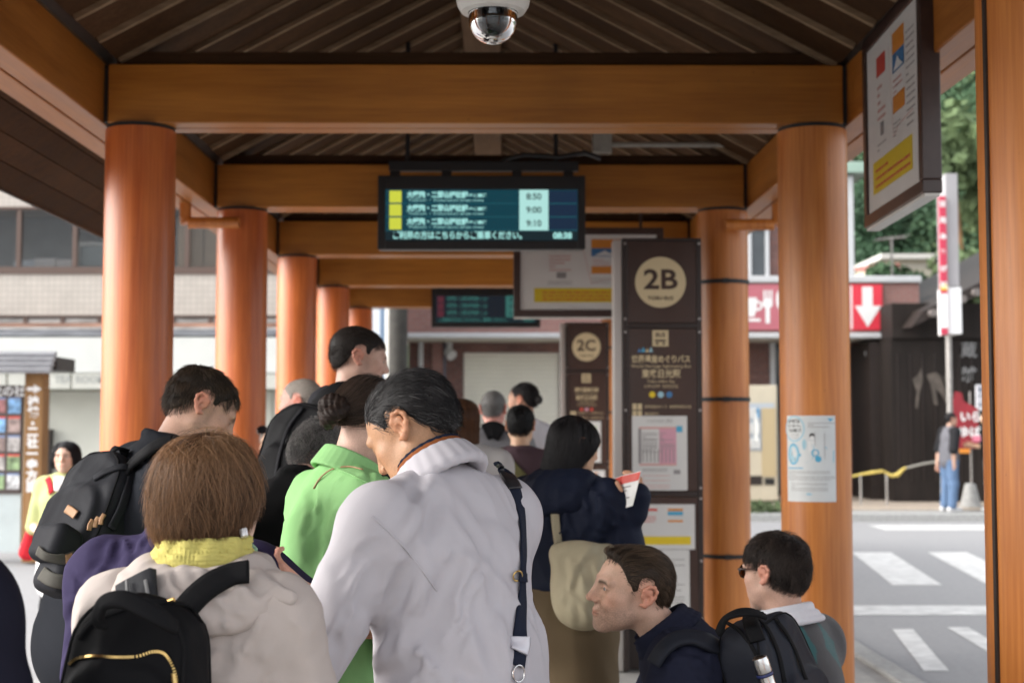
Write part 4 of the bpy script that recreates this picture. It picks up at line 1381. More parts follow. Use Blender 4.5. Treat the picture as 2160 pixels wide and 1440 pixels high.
# ------------------------------------------------------------------ houses on the slope, aerial
YH = 46
xh = lambda px: at(px, 550, YH).x
zh = lambda py: at(1900, py, YH).z
hs = thing('cream_house', (xh(1960), YH, 0), 'cream flat-roofed house below the green hillside', 'house')
MB().box(xh(1860), xh(2120), YH, YH + 8, -.02, zh(548)).build('wall', mat('house_cream', (.42, .40, .32), rough=.8, scale=1, var=.1), hs)
MB().box(xh(1852), xh(2130), YH - .4, YH + 8.4, zh(548), zh(538)).build('roof_slab', mat('house_slab', (.50, .49, .46), rough=.8), hs)
MB().box(xh(1860), xh(2110), YH - .02, YH + .1, zh(566), zh(556)).build('band', mat('house_band', (.40, .38, .33), rough=.8), hs)
for a in (1905, 1950, 2040):
    MB().box(xh(a), xh(a + 22), YH - .03, YH + .1, zh(640), zh(600)).build('window', M_GLD, hs)
rr = thing('red_roof_house', (xh(1880), YH - 5, 0), 'house with a rusty red roof beside the television aerial', 'house')
Yr = YH - 5
xr_ = lambda px: at(px, 550, Yr).x
zr_ = lambda py: at(1880, py, Yr).z
MB().add([(xr_(1842), Yr, zr_(572)), (xr_(1900), Yr, zr_(555)), (xr_(1908), Yr + 4, zr_(525)), (xr_(1872), Yr + 4, zr_(532)), (xr_(1842), Yr, zr_(578)), (xr_(1900), Yr, zr_(561)), (xr_(1908), Yr + 4, zr_(531)), (xr_(1872), Yr + 4, zr_(538))],
         [(0, 1, 2, 3), (7, 6, 5, 4), (0, 4, 5, 1), (1, 5, 6, 2), (2, 6, 7, 3), (3, 7, 4, 0)]).build('roof', mat('roof_rust', (.30, .11, .09), rough=.7, scale=4, var=.25), rr)
MB().box(xr_(1846), xr_(1898), Yr + .3, Yr + 4, -.02, zr_(573)).build('wall', mat('house_tan', (.36, .31, .25), rough=.8, scale=2, var=.15), rr)
YA_ = 34
xa_ = lambda px: at(px, 550, YA_).x
za_ = lambda py: at(1880, py, YA_).z
ae = thing('television_aerial', (xa_(1881), YA_, za_(600)), 'grey television aerial on a mast right of the brick building', 'aerial')
MB().cyl((xa_(1881), YA_, za_(700)), (xa_(1881), YA_, za_(500)), .03, n=10).build('mast', M_ZINC, ae, smooth=True)
MB().cyl((xa_(1848), YA_, za_(506)), (xa_(1912), YA_, za_(500)), .02, n=8).build('boom', M_ZINC, ae, smooth=True)
for i in range(7):
    a = 1851 + i * 10
    MB().cyl((xa_(a), YA_ - .35, za_(505 - i)), (xa_(a), YA_ + .35, za_(505 - i)), .008, n=6).build('element', M_ZINC, ae, smooth=True)

# ------------------------------------------------------------------ wooded hillside
def leaf_mass(name, centres, m, n_leaf, leaf, seed, squash=.9):
    """leaf-sized quads spread through the clumps, facing every way"""
    r = np.random.default_rng(seed)
    V, F = [], []
    for (c, rad) in centres:
        n = int(n_leaf)
        d = r.normal(size=(n, 3))
        d /= np.linalg.norm(d, axis=1)[:, None]
        rr_ = rad * (0.55 + 0.5 * r.random(n) ** .6) * (1 + .18 * np.sin(d[:, 0] * 7 + c[0]) * np.cos(d[:, 2] * 6 + c[1]))
        p = np.array(c) + d * rr_[:, None] * np.array([1, 1, squash])
        nrm = d + r.normal(size=(n, 3)) * .6
        nrm /= np.linalg.norm(nrm, axis=1)[:, None]
        t = np.cross(nrm, r.normal(size=(n, 3)))
        t /= np.linalg.norm(t, axis=1)[:, None]
        b = np.cross(nrm, t)
        s = leaf * (0.6 + .8 * r.random(n))[:, None]
        q = np.stack([p - t * s, p + b * s * .7, p + t * s, p - b * s * .7], 1).reshape(-1, 3)
        base = sum(len(v) for v in V)
        V.append(q)
        F.append(np.arange(4 * n).reshape(-1, 4) + base)
    return mesh_np(name, np.concatenate(V), np.concatenate(F), False)


M_LF = [mat('foliage_' + n_, c, rough=.7, scale=.35, var=.45, detail=3, spec=.2) for n_, c in (('deep', (.040, .082, .044)), ('mid', (.060, .112, .056)), ('pale', (.11, .155, .072)))]
hl = MB()
vs, fs = [], []
for i in range(25):
    for j in range(15):
        x = -60 + i * 10
        y = 62 + j * 9
        z = max(-.02, (j * 9) * .62 + 2 * math.sin(x * .11 + j) - 1)
        vs.append((x, y, z))
for i in range(24):
    for j in range(14):
        fs.append((i * 15 + j, (i + 1) * 15 + j, (i + 1) * 15 + j + 1, i * 15 + j + 1))
hl.add(vs, fs)
o = hl.build('hillside', mat('hill_soil', (.035, .05, .025), rough=.9, scale=.5, var=.3), smooth=True)
tag(o, kind='structure')
rr3 = random.Random(11)
for w in range(3):
    cs = []
    for k in range((60, 50, 16)[w]):
        y = rr3.uniform(60, 120)
        x = rr3.uniform(.24, .40) * y if rr3.random() < .75 else rr3.uniform(-.05, .5) * y
        z = (y - 62) * .62 + rr3.uniform(1.5, 5)
        cs.append(((x, y, z), rr3.uniform(2.2, 4.6)))
    me = leaf_mass('woodland', cs, None, 2400, .13, w)
    o = link('woodland', me, M_LF[w])
    tag(o, kind='stuff')
# nearer garden trees with trunks
for i, (px_, py_, Y_, rad, mi, lab) in enumerate(((2035, 600, 36, 1.0, 2, 'bright green garden tree beside the cream house'), (1905, 620, 38, .9, 1, 'mid green bushy tree left of the pole sign'),
                                                 (2010, 345, 58, 3.0, 2, 'pale olive round-topped tree on the slope by the poster frame'), (1870, 800, 30.8, .8, 1, 'green shrub glimpsed between brick pier and dark shop'))):
    p = at(px_, py_, Y_)
    zg = -.02 if i != 2 else -.02
    tr = thing('tree', (p.x, p.y, zg), lab, 'tree', 'trees beyond the road')
    r5 = random.Random(i)
    cs = [((p.x - ORG[tr.name][0] + r5.uniform(-.7, .7) * rad, r5.uniform(-.6, .6) * rad, p.z - zg + r5.uniform(-.6, .6) * rad), rad * r5.uniform(.35, .6)) for _ in range(9)]
    link('crown', leaf_mass('crown', cs, None, 260, .09 * rad + .05, 40 + i), M_LF[mi], tr)
    MB().tube([(p.x, p.y, zg), (p.x + .1 * rad, p.y, zg + (p.z - zg) * .5), (p.x, p.y, p.z)], [.10 * rad + .03, .08 * rad + .02, .03 * rad], 10).build('trunk', M_KW, tr, smooth=True)
# low planting along the far kerb
r6 = random.Random(5)
cs = [((xx, 23.75 + r6.uniform(-.2, .2), .14 + r6.uniform(0, .08)), r6.uniform(.12, .22)) for xx in np.arange(at(1560, 1080, 23.7).x, at(1660, 1080, 23.7).x, .12)]
o = link('ground_cover', leaf_mass('ground_cover', cs, None, 120, .03, 9, .6), M_LF[2])
tag(o, kind='stuff')
# ------------------------------------------------------------------ body and cloth modelling kit
A3 = lambda *p: np.array(p, float)


def unit(v):
    v = np.asarray(v, float)
    return v / max(1e-9, np.linalg.norm(v))


def rotz(a):
    c, s = math.cos(a), math.sin(a)
    return np.array([[c, -s, 0], [s, c, 0], [0, 0, 1.0]])


def rotx(a):
    c, s = math.cos(a), math.sin(a)
    return np.array([[1.0, 0, 0], [0, c, -s], [0, s, c]])


def roty(a):
    c, s = math.cos(a), math.sin(a)
    return np.array([[c, 0, s], [0, 1.0, 0], [-s, 0, c]])


def smin(a, b, k):
    if k <= 0:
        return np.minimum(a, b)
    h = np.maximum(k - np.abs(a - b), 0) / k
    return np.minimum(a, b) - h * h * k * .25


class SDF:
    """rounded solids blended into one continuous surface"""

    def __init__(s):
        s.p = []
        s.disp = []

    def _add(s, fn, lo, hi, k, op):
        s.p.append((fn, np.asarray(lo, float), np.asarray(hi, float), k, op))
        return s

    def cap(s, a, b, ra, rb=None, k=.02, op='u'):
        rb = ra if rb is None else rb
        a, b = np.asarray(a, float), np.asarray(b, float)
        ab = b - a
        L2 = max(1e-9, ab @ ab)

        def fn(x, y, z):
            px, py, pz = x - a[0], y - a[1], z - a[2]
            t = np.clip((px * ab[0] + py * ab[1] + pz * ab[2]) / L2, 0, 1)
            return np.sqrt((px - t * ab[0]) ** 2 + (py - t * ab[1]) ** 2 + (pz - t * ab[2]) ** 2) - (ra + t * (rb - ra))
        return s._add(fn, np.minimum(a - ra, b - rb), np.maximum(a + ra, b + rb), k, op)

    def poly(s, pts, r, k=.01, op='u'):
        rs = r if hasattr(r, '__len__') else [r] * len(pts)
        for i in range(len(pts) - 1):
            s.cap(pts[i], pts[i + 1], rs[i], rs[i + 1], k, op)
        return s

    def ecap(s, a, b, w, ra, rb, k=.03, op='u'):
        """limb or trunk of oval section: w = wide direction, ra/rb = (wide, deep) radii at the ends"""
        a, b = np.asarray(a, float), np.asarray(b, float)
        ab = b - a
        L2 = max(1e-9, ab @ ab)
        ax = ab / math.sqrt(L2)
        w = unit(np.asarray(w, float) - ax * (np.asarray(w, float) @ ax))
        n = np.cross(ax, w)

        def fn(x, y, z):
            px, py, pz = x - a[0], y - a[1], z - a[2]
            t = np.clip((px * ab[0] + py * ab[1] + pz * ab[2]) / L2, 0, 1)
            qx, qy, qz = px - t * ab[0], py - t * ab[1], pz - t * ab[2]
            rw, rn = ra[0] + t * (rb[0] - ra[0]), ra[1] + t * (rb[1] - ra[1])
            qw = (qx * w[0] + qy * w[1] + qz * w[2]) / rw
            qn = (qx * n[0] + qy * n[1] + qz * n[2]) / rn
            m = np.minimum(rw, rn)
            qa = (qx * ax[0] + qy * ax[1] + qz * ax[2]) / m
            k0 = np.sqrt(qw * qw + qn * qn + qa * qa)
            k1 = np.sqrt((qw / rw) ** 2 + (qn / rn) ** 2 + (qa / m) ** 2) + 1e-9
            return k0 * (k0 - 1) / k1
        m = max(*ra, *rb)
        return s._add(fn, np.minimum(a, b) - m, np.maximum(a, b) + m, k, op)

    def ell(s, c, r, M=None, k=.02, op='u'):
        c, r = np.asarray(c, float), np.asarray(r, float)
        M = np.eye(3) if M is None else np.asarray(M, float)

        def fn(x, y, z):
            px, py, pz = x - c[0], y - c[1], z - c[2]
            q0 = px * M[0, 0] + py * M[1, 0] + pz * M[2, 0]
            q1 = px * M[0, 1] + py * M[1, 1] + pz * M[2, 1]
            q2 = px * M[0, 2] + py * M[1, 2] + pz * M[2, 2]
            k0 = np.sqrt((q0 / r[0]) ** 2 + (q1 / r[1]) ** 2 + (q2 / r[2]) ** 2)
            k1 = np.sqrt((q0 / r[0] ** 2) ** 2 + (q1 / r[1] ** 2) ** 2 + (q2 / r[2] ** 2) ** 2) + 1e-9
            return k0 * (k0 - 1) / k1
        e = np.abs(M) @ r
        return s._add(fn, c - e, c + e, k, op)

    def rbox(s, c, h, rad, M=None, k=.01, op='u'):
        c, h = np.asarray(c, float), np.asarray(h, float)
        M = np.eye(3) if M is None else np.asarray(M, float)

        def fn(x, y, z):
            px, py, pz = x - c[0], y - c[1], z - c[2]
            q = [np.abs(px * M[0, i] + py * M[1, i] + pz * M[2, i]) - (h[i] - rad) for i in range(3)]
            o = np.sqrt(np.maximum(q[0], 0) ** 2 + np.maximum(q[1], 0) ** 2 + np.maximum(q[2], 0) ** 2)
            return o + np.minimum(np.maximum(np.maximum(q[0], q[1]), q[2]), 0) - rad
        e = np.abs(M) @ h
        return s._add(fn, c - e, c + e, k, op)

    def slab(s, c, size, Rc, re, M, k=.01, op='u', taper=0.0):
        """flat bag shape: outline (x,z) with round corners Rc, thickness y with edge radius re"""
        c = np.asarray(c, float)
        w, d, h = [v / 2 for v in size]

        def fn(x, y, z):
            px, py, pz = x - c[0], y - c[1], z - c[2]
            q = [px * M[0, i] + py * M[1, i] + pz * M[2, i] for i in range(3)]
            ww = w * (1 - taper * np.clip(q[2] / h, -1, 1))
            ax, az = np.abs(q[0]) - (ww - Rc), np.abs(q[2]) - (h - Rc)
            d2 = np.sqrt(np.maximum(ax, 0) ** 2 + np.maximum(az, 0) ** 2) + np.minimum(np.maximum(ax, az), 0) - Rc
            b0, b1 = d2 + re, np.abs(q[1]) - d + re
            return np.sqrt(np.maximum(b0, 0) ** 2 + np.maximum(b1, 0) ** 2) + np.minimum(np.maximum(b0, b1), 0) - re
        e = np.abs(M) @ (np.array([w, d, h]) * 1.15)
        return s._add(fn, c - e, c + e, k, op)

    def cutplane(s, p, n, k=.004):
        """remove everything on the side of p that n points to"""
        p, n = np.asarray(p, float), unit(n)

        def fn(x, y, z):
            return -((x - p[0]) * n[0] + (y - p[1]) * n[1] + (z - p[2]) * n[2])
        return s._add(fn, None if False else [-1e9] * 3, [1e9] * 3, k, 's')

    def crease(s, pts, width, depth):
        """valley (depth>0) or ridge (<0) along a path on the surface, fading at its ends"""
        pts = np.asarray(pts, float)

        def fn(x, y, z):
            out = np.zeros(np.broadcast(x, y, z).shape)
            best = np.full(out.shape, 1e9)
            tt = np.zeros(out.shape)
            n = len(pts) - 1
            for i in range(n):
                a, ab = pts[i], pts[i + 1] - pts[i]
                L2 = max(1e-9, ab @ ab)
                px, py, pz = x - a[0], y - a[1], z - a[2]
                t = np.clip((px * ab[0] + py * ab[1] + pz * ab[2]) / L2, 0, 1)
                d2 = (px - t * ab[0]) ** 2 + (py - t * ab[1]) ** 2 + (pz - t * ab[2]) ** 2
                m = d2 < best
                best = np.where(m, d2, best)
                tt = np.where(m, (i + t) / n, tt)
            fade = np.clip(np.minimum(tt, 1 - tt) * 4, .0, 1) ** .7
            return depth * fade * np.exp(-best / (width * width))
        s.disp.append((fn, pts.min(0) - 2.4 * width, pts.max(0) + 2.4 * width))
        return s

    def noise(s, fn):
        s.disp.append((fn, A3(-1e9, -1e9, -1e9), A3(1e9, 1e9, 1e9)))
        return s

    def at(s, P, disp=True):
        P = np.asarray(P, float)
        x, y, z = P[..., 0], P[..., 1], P[..., 2]
        d = np.full(P.shape[:-1], 1e3)
        for fn, lo, hi, k, op in s.p:
            e = fn(x, y, z)
            d = smin(d, e, k) if op == 'u' else -smin(-d, e, k)
        if disp:
            for fn, lo, hi in s.disp:
                d = d + fn(x, y, z)
        return d

    def bounds(s):
        u = [p for p in s.p if p[4] == 'u']
        return np.min([p[1] for p in u], 0), np.max([p[2] for p in u], 0)

    def mesh(s, h, lo=None, hi=None):
        l0, h0 = s.bounds()
        lo = l0 - .03 if lo is None else np.asarray(lo, float)
        hi = h0 + .03 if hi is None else np.asarray(hi, float)
        n = np.maximum(4, np.ceil((hi - lo) / h).astype(int) + 1)
        ax = [lo[i] + h * np.arange(n[i]) for i in range(3)]
        d = np.full(n, 1e3, np.float64)
        for fn, a, b, k, op in s.p:
            m = k + 3.5 * h + .012
            i0 = [max(0, int((a[i] - m - lo[i]) / h)) if a[i] > -1e8 else 0 for i in range(3)]
            i1 = [min(n[i], int((b[i] + m - lo[i]) / h) + 2) if b[i] < 1e8 else n[i] for i in range(3)]
            if any(i1[i] <= i0[i] for i in range(3)):
                continue
            sl = tuple(slice(i0[i], i1[i]) for i in range(3))
            e = fn(ax[0][sl[0]][:, None, None], ax[1][sl[1]][None, :, None], ax[2][sl[2]][None, None, :])
            d[sl] = smin(d[sl], e, k) if op == 'u' else -smin(-d[sl], e, k)
        if s.disp:
            idx = np.nonzero(np.abs(d) < .05)
            pts = np.stack([ax[i][idx[i]] for i in range(3)], 1)
            add = np.zeros(len(pts))
            for fn, a, b in s.disp:
                m = np.all((pts > a) & (pts < b), 1)
                if m.any():
                    q = pts[m]
                    add[m] += fn(q[:, 0], q[:, 1], q[:, 2])
            d[idx] += add
        for i in range(3):      # close at the borders
            sl = [slice(None)] * 3
            for e in (0, -1):
                sl[i] = e
                d[tuple(sl)] = np.maximum(d[tuple(sl)], h * .5)
        return surface_nets(d, lo, h)


_ED = [(0, 1), (2, 3), (4, 5), (6, 7), (0, 2), (1, 3), (4, 6), (5, 7), (0, 4), (1, 5), (2, 6), (3, 7)]
_CO = np.array([(i >> 2 & 1, i >> 1 & 1, i & 1) for i in range(8)])


def surface_nets(d, lo, h):
    s = d < 0
    c = np.zeros(np.array(d.shape) - 1, np.int8)
    for o in _CO:
        c += s[o[0]:d.shape[0] - 1 + o[0], o[1]:d.shape[1] - 1 + o[1], o[2]:d.shape[2] - 1 + o[2]]
    I = np.stack(np.nonzero((c > 0) & (c < 8)), 1)
    if len(I) == 0:
        return np.zeros((0, 3)), np.zeros((0, 4), int)
    vid = np.full(c.shape, -1, np.int64)
    vid[I[:, 0], I[:, 1], I[:, 2]] = np.arange(len(I))
    val = np.stack([d[I[:, 0] + o[0], I[:, 1] + o[1], I[:, 2] + o[2]] for o in _CO], 1)
    acc = np.zeros((len(I), 3))
    cnt = np.zeros(len(I))
    for a, b in _ED:
        va, vb = val[:, a], val[:, b]
        m = (va < 0) != (vb < 0)
        t = np.where(m, va / np.where(m, va - vb, 1), 0)
        p = _CO[a][None] + t[:, None] * (_CO[b] - _CO[a])[None]
        acc += p * m[:, None]
        cnt += m
    V = lo + h * (I + acc / cnt[:, None])
    F = []
    for ax in range(3):
        u, w = (ax + 1) % 3, (ax + 2) % 3
        a = [slice(None)] * 3
        b = [slice(None)] * 3
        a[ax], b[ax] = slice(0, -1), slice(1, None)
        s0, s1 = s[tuple(a)], s[tuple(b)]
        E = np.stack(np.nonzero(s0 != s1), 1)
        ok = (E[:, u] > 0) & (E[:, w] > 0) & (E[:, u] < d.shape[u] - 1) & (E[:, w] < d.shape[w] - 1)
        E = E[ok]
        q = []
        for du, dw in ((-1, -1), (0, -1), (0, 0), (-1, 0)):
            C = E.copy()
            C[:, u] += du
            C[:, w] += dw
            q.append(vid[C[:, 0], C[:, 1], C[:, 2]])
        Q = np.stack(q, 1)
        inv = ~s0[E[:, 0], E[:, 1], E[:, 2]]
        Q[inv] = Q[inv][:, ::-1]
        F.append(Q[(Q >= 0).all(1)])
    return V, np.concatenate(F)


def join(*parts):
    V, F, n = [], [], 0
    for v, f in parts:
        V.append(v)
        F.append(f + n)
        n += len(v)
    return np.concatenate(V), np.concatenate(F)


def put(name, V, F, m, parent, tint=None, smooth=True):
    me = mesh_np(name, V - ORG[parent.name], F, smooth)
    if tint is not None:
        a = me.color_attributes.new('tint', 'FLOAT_COLOR', 'POINT')
        a.data.foreach_set('color', np.concatenate([tint, np.ones((len(tint), 1))], 1).astype(np.float32).ravel())
    return link(name, me, m, parent)


def pix_dir(px, py):
    d = np.array(CAMM @ Vector(((px - 1080) / FPX, -(py - 720) / FPX, -1.0)))
    return d / d[1]


def march(sdf, pix, y0, y1, lift=0.0):
    """where the sight lines through these photo pixels first meet the surface between two depths"""
    out = []
    for px, py in pix:
        d = pix_dir(px, py)
        ys = np.linspace(y0, y1, 260)
        P = np.array(CAMP)[None] + d[None] * ys[:, None]
        v = sdf.at(P) - lift
        k = np.nonzero(v < 0)[0]
        if len(k) == 0:
            k = [int(np.argmin(v))]
        j = k[0]
        if j > 0 and v[j] < 0:
            t = v[j - 1] / (v[j - 1] - v[j])
            out.append(P[j - 1] + t * (P[j] - P[j - 1]))
        else:
            out.append(P[j])
    return np.array(out)


def folds(S, poly, y0, y1, n, ang=0.0, spread=.25, L=(70, 220), w=(.005, .011), d=(.003, .007), seed=0, centre=None, k=.6):
    """many narrow gathers in the cloth, each a groove with a lip, laid along the pull of the fabric"""
    r = np.random.default_rng(seed)
    q = np.array(poly, float)
    base = SDF()
    base.p = S.p

    def inside(x, y):
        c = False
        for i in range(len(q)):
            (x0, y0_), (x1, y1_) = q[i - 1], q[i]
            if (y0_ > y) != (y1_ > y) and x < (x1 - x0) * (y - y0_) / (y1_ - y0_) + x0:
                c = not c
        return c
    m = 0
    while m < n:
        x, y = r.uniform(*q[:, 0][[q[:, 0].argmin(), q[:, 0].argmax()]]), r.uniform(q[:, 1].min(), q[:, 1].max())
        if not inside(x, y):
            continue
        m += 1
        a = ang + r.normal() * spread
        if centre is not None:
            a += k * math.atan2(x - centre[0], abs(y - centre[1]) + 60)
        ln, cv = r.uniform(*L), r.normal() * .5
        pts = []
        for t in (-.5, -.17, .17, .5):
            pts.append((x + ln * t * math.sin(a + cv * t), y + ln * t * math.cos(a + cv * t)))
        W, D = r.uniform(*w), r.uniform(*d)
        P = march(base, pts, y0, y1)
        if np.ptp(P[:, 1]) > .25:
            continue
        S.crease(P, W, D)
        off = W * 1.7 * FPX / P[:, 1].mean() * r.choice([-1, 1])
        P = march(base, [(px + off * math.cos(a), py - off * math.sin(a)) for px, py in pts], y0, y1)
        if np.ptp(P[:, 1]) < .25:
            S.crease(P, W * .85, -D * .7)


def normal_at(sdf, P):
    e = .004
    g = np.stack([sdf.at(P + np.eye(3)[i] * e) - sdf.at(P - np.eye(3)[i] * e) for i in range(3)], -1)
    return g / (np.linalg.norm(g, axis=-1, keepdims=True) + 1e-9)


def catmull(P, n=6):
    P = np.asarray(P, float)
    Q = np.concatenate([[2 * P[0] - P[1]], P, [2 * P[-1] - P[-2]]])
    out = []
    for i in range(1, len(Q) - 2):
        for t in np.linspace(0, 1, n, endpoint=False):
            a, b, c, d = Q[i - 1], Q[i], Q[i + 1], Q[i + 2]
            out.append(.5 * ((2 * b) + (-a + c) * t + (2 * a - 5 * b + 4 * c - d) * t * t + (-a + 3 * b - 3 * c + d) * t ** 3))
    out.append(P[-1])
    return np.array(out)


def ribbon(P, N, w, th, n=6):
    """webbing of width w and thickness th along P, lying with face normal N; rounded edges"""
    C = catmull(P, n)
    NN = catmull(N, n)
    m = len(C)
    ws = w if hasattr(w, '__len__') else [w] * len(P)
    W = np.interp(np.linspace(0, 1, m), np.linspace(0, 1, len(ws)), ws)
    sec = [(-.5, -.35), (-.42, .42), (-.2, .5), (.2, .5), (.42, .42), (.5, -.35), (.3, -.5), (-.3, -.5)]
    V, F = [], []
    for i in range(m):
        t = unit(C[min(i + 1, m - 1)] - C[max(i - 1, 0)])
        nn = unit(NN[i] - t * (NN[i] @ t))
        b = np.cross(t, nn)
        for u, v in sec:
            V.append(C[i] + b * u * W[i] + nn * v * th)
    k = len(sec)
    for i in range(m - 1):
        for j in range(k):
            F.append((i * k + j, i * k + (j + 1) % k, (i + 1) * k + (j + 1) % k, (i + 1) * k + j))
    V += [C[0], C[-1]]
    n0 = len(V) - 2
    for j in range(0, k, 1):
        F.append((n0, (j + 1) % k, j, j))
    base = (m - 1) * k
    for j in range(k):
        F.append((n0 + 1, base + j, base + (j + 1) % k, base + (j + 1) % k))
    F4 = [f for f in F if len(set(f)) == 4]
    # end caps as two quads each
    F4 += [(7, 6, 5, 4), (0, 7, 4, 3), (0, 3, 2, 1), (base + 4, base + 5, base + 6, base + 7), (base + 3, base + 4, base + 7, base), (base + 1, base + 2, base + 3, base)]
    return np.array(V[:-2]), np.array(F4)


def strap_on(name, sdf, pix, y0, y1, w, th, m, parent, lift=.002, label=None, n=6):
    if name == 'seam':
        q = np.array(pix, float)
        d_ = np.concatenate([[0], np.cumsum(np.hypot(*np.diff(q, axis=0).T))])
        u_ = np.linspace(0, d_[-1], 30)
        pix = np.stack([np.interp(u_, d_, q[:, 0]), np.interp(u_, d_, q[:, 1])], 1)
    P = march(sdf, pix, y0, y1, lift)
    N = normal_at(sdf, P)
    V, F = ribbon(P + N * th * .3, N, w, th, n)
    o = put(name, V, F, m, parent)
    if label:
        o['label'] = label
    return o


# ------------------------------------------------------------------ heads
SKIN = {}


def skin_mat(name, col, rough=.5):
    return mat(name, col, rough=rough, spec=.4, attr=True, scale=330, bump=.35, bumpd=.0014, var=.09, sss=.06, detail=5)


def head_sdf(kind='m', age=0, s=1.0, jaw=1.0, nose=1.0, lids='open', mouth=0.0):
    """head in its own frame: +y forward, +z up, origin between the ears"""
    S = SDF()
    S.ell((0, -.018, .034), (.0755, .098, .083), k=.02)
    S.ell((0, .028, .020), (.0665, .066, .072), k=.03)
    S.ell((0, .032, -.045), (.0555 * jaw, .060, .070), k=.035)
    for x in (-1, 1):
        S.cap((x * .053 * jaw, -.004, -.052), (x * .018, .070, -.103), .0165, .013, k=.03)
        S.ell((x * .046, .058, -.022), (.022, .022, .018), k=.022)
        S.ell((x * .042 * jaw, .046, -.060), (.018, .026, .028), k=.03)
        S.cap((x * .046, .083, .019), (x * .012, .091, .018), .0085, .0085, k=.018)
    S.ell((0, .080, -.103), (.019, .014, .014), k=.022)
    S.ell((0, .082, -.068), (.027, .017, .025), k=.02)
    # eye sockets, lids
    for x in (-1, 1):
        S.ell((x * .032, .104, .001), (.0165, .016, .0115), k=.014, op='s')
        S.ell((x * .032, .0785, .000), (.0150, .0135, .0132), k=.004)
        if lids == 'open':
            S.ell((x * .032, .0945, -.0008), (.0105, .010, .0030), k=.003, op='s')
        elif lids == 'squint':
            S.ell((x * .032, .0945, -.001), (.0105, .010, .0018), k=.002, op='s')
        else:
            S.ell((x * .032, .0945, -.0055), (.0115, .006, .0010), k=.002, op='s')
    # nose
    S.cap((0, .093, .012), (0, .1125 + .06 * (nose - 1), -.030), .0075, .0105 * (nose * .5 + .5), k=.012)
    S.cap((0, .093, .010), (0, .094, -.030), .009, .014, k=.014)
    for x in (-1, 1):
        S.ell((x * .0125, .1005 + .03 * (nose - 1), -.0355), (.0085, .0095, .0075), k=.006)
        S.ell((x * .0065, .108 + .04 * (nose - 1), -.0425), (.0035, .0045, .003), k=.002, op='s')
    # lips
    for x in (-1, 1):
        S.poly([(0, .0985, -.0660), (x * .012, .0968, -.0660 + mouth * .3), (x * .024, .0880, -.0680 + mouth)], [.0042, .0040, .0026], k=.006)
        S.poly([(0, .0970, -.0752), (x * .012, .0952, -.0745 + mouth * .3), (x * .023, .0878, -.0690 + mouth)], [.0050, .0044, .0026], k=.006)
        S.poly([(0, .1045, -.0705), (x * .013, .1018, -.0700 + mouth * .3), (x * .026, .0912, -.0685 + mouth)], [.0020, .0019, .0015], k=.002, op='s')
    if mouth > .003:        # a smile lifts the cheeks
        for x in (-1, 1):
            S.ell((x * .036, .078, -.044), (.016, .012, .013), k=.012)
            S.poly([(x * .017, .099, -.038), (x * .028, .090, -.054), (x * .032, .083, -.068)], .0018, k=.006, op='s')
            S.poly([(x * .050, .070, .000), (x * .058, .056, .004)], .0014, k=.004, op='s')
            S.poly([(x * .050, .070, -.005), (x * .058, .056, -.007)], .0014, k=.004, op='s')
    # ears
    for x in (-1, 1):
        b = A3(x * .0745, -.012, -.006)
        out = unit((x * .85, -.52, 0))
        fw = unit((x * .30, .92, .12))
        up = unit((0, -.18, 1))
        q = lambda a, c, d: b + fw * a + up * c + out * d
        rim = [q(.012, -.002, .002), q(.014, .016, .005), (q(.006, .030, .011)), q(-.008, .031, .015), q(-.018, .020, .017), q(-.018, .004, .016), q(-.012, -.012, .012), q(-.002, -.022, .007), q(.008, -.022, .002)]
        S.poly(rim, [.0030, .0038, .0042, .0042, .0042, .0040, .0042, .0062, .004], k=.006)
        S.poly([q(.010, .018, .003), q(-.006, .016, .009), q(-.009, .000, .0085), q(-.004, -.014, .005)], [.004, .004, .0045, .005], k=.008)
        S.ell(q(-.002, .004, .003), (.010, .010, .020), k=.010)
        S.ell(q(.001, -.003, .012), (.0055, .0065, .0095), k=.004, op='s')
    if age:
        for x in (-1, 1):       # folds of an older face
            S.poly([(x * .017, .098, -.036), (x * .030, .086, -.058), (x * .033, .078, -.078)], .0022, k=.006, op='s')
            S.poly([(x * .020, .098, -.014), (x * .036, .088, -.018), (x * .046, .078, -.014)], .002, k=.006, op='s')
            S.ell((x * .042, .052, -.072), (.014, .02, .018), k=.02)
            for i in range(3):
                S.poly([(x * .056, .062, .004 - i * .006), (x * .064, .044, .008 - i * .012)], .0012, k=.004, op='s')
    return S


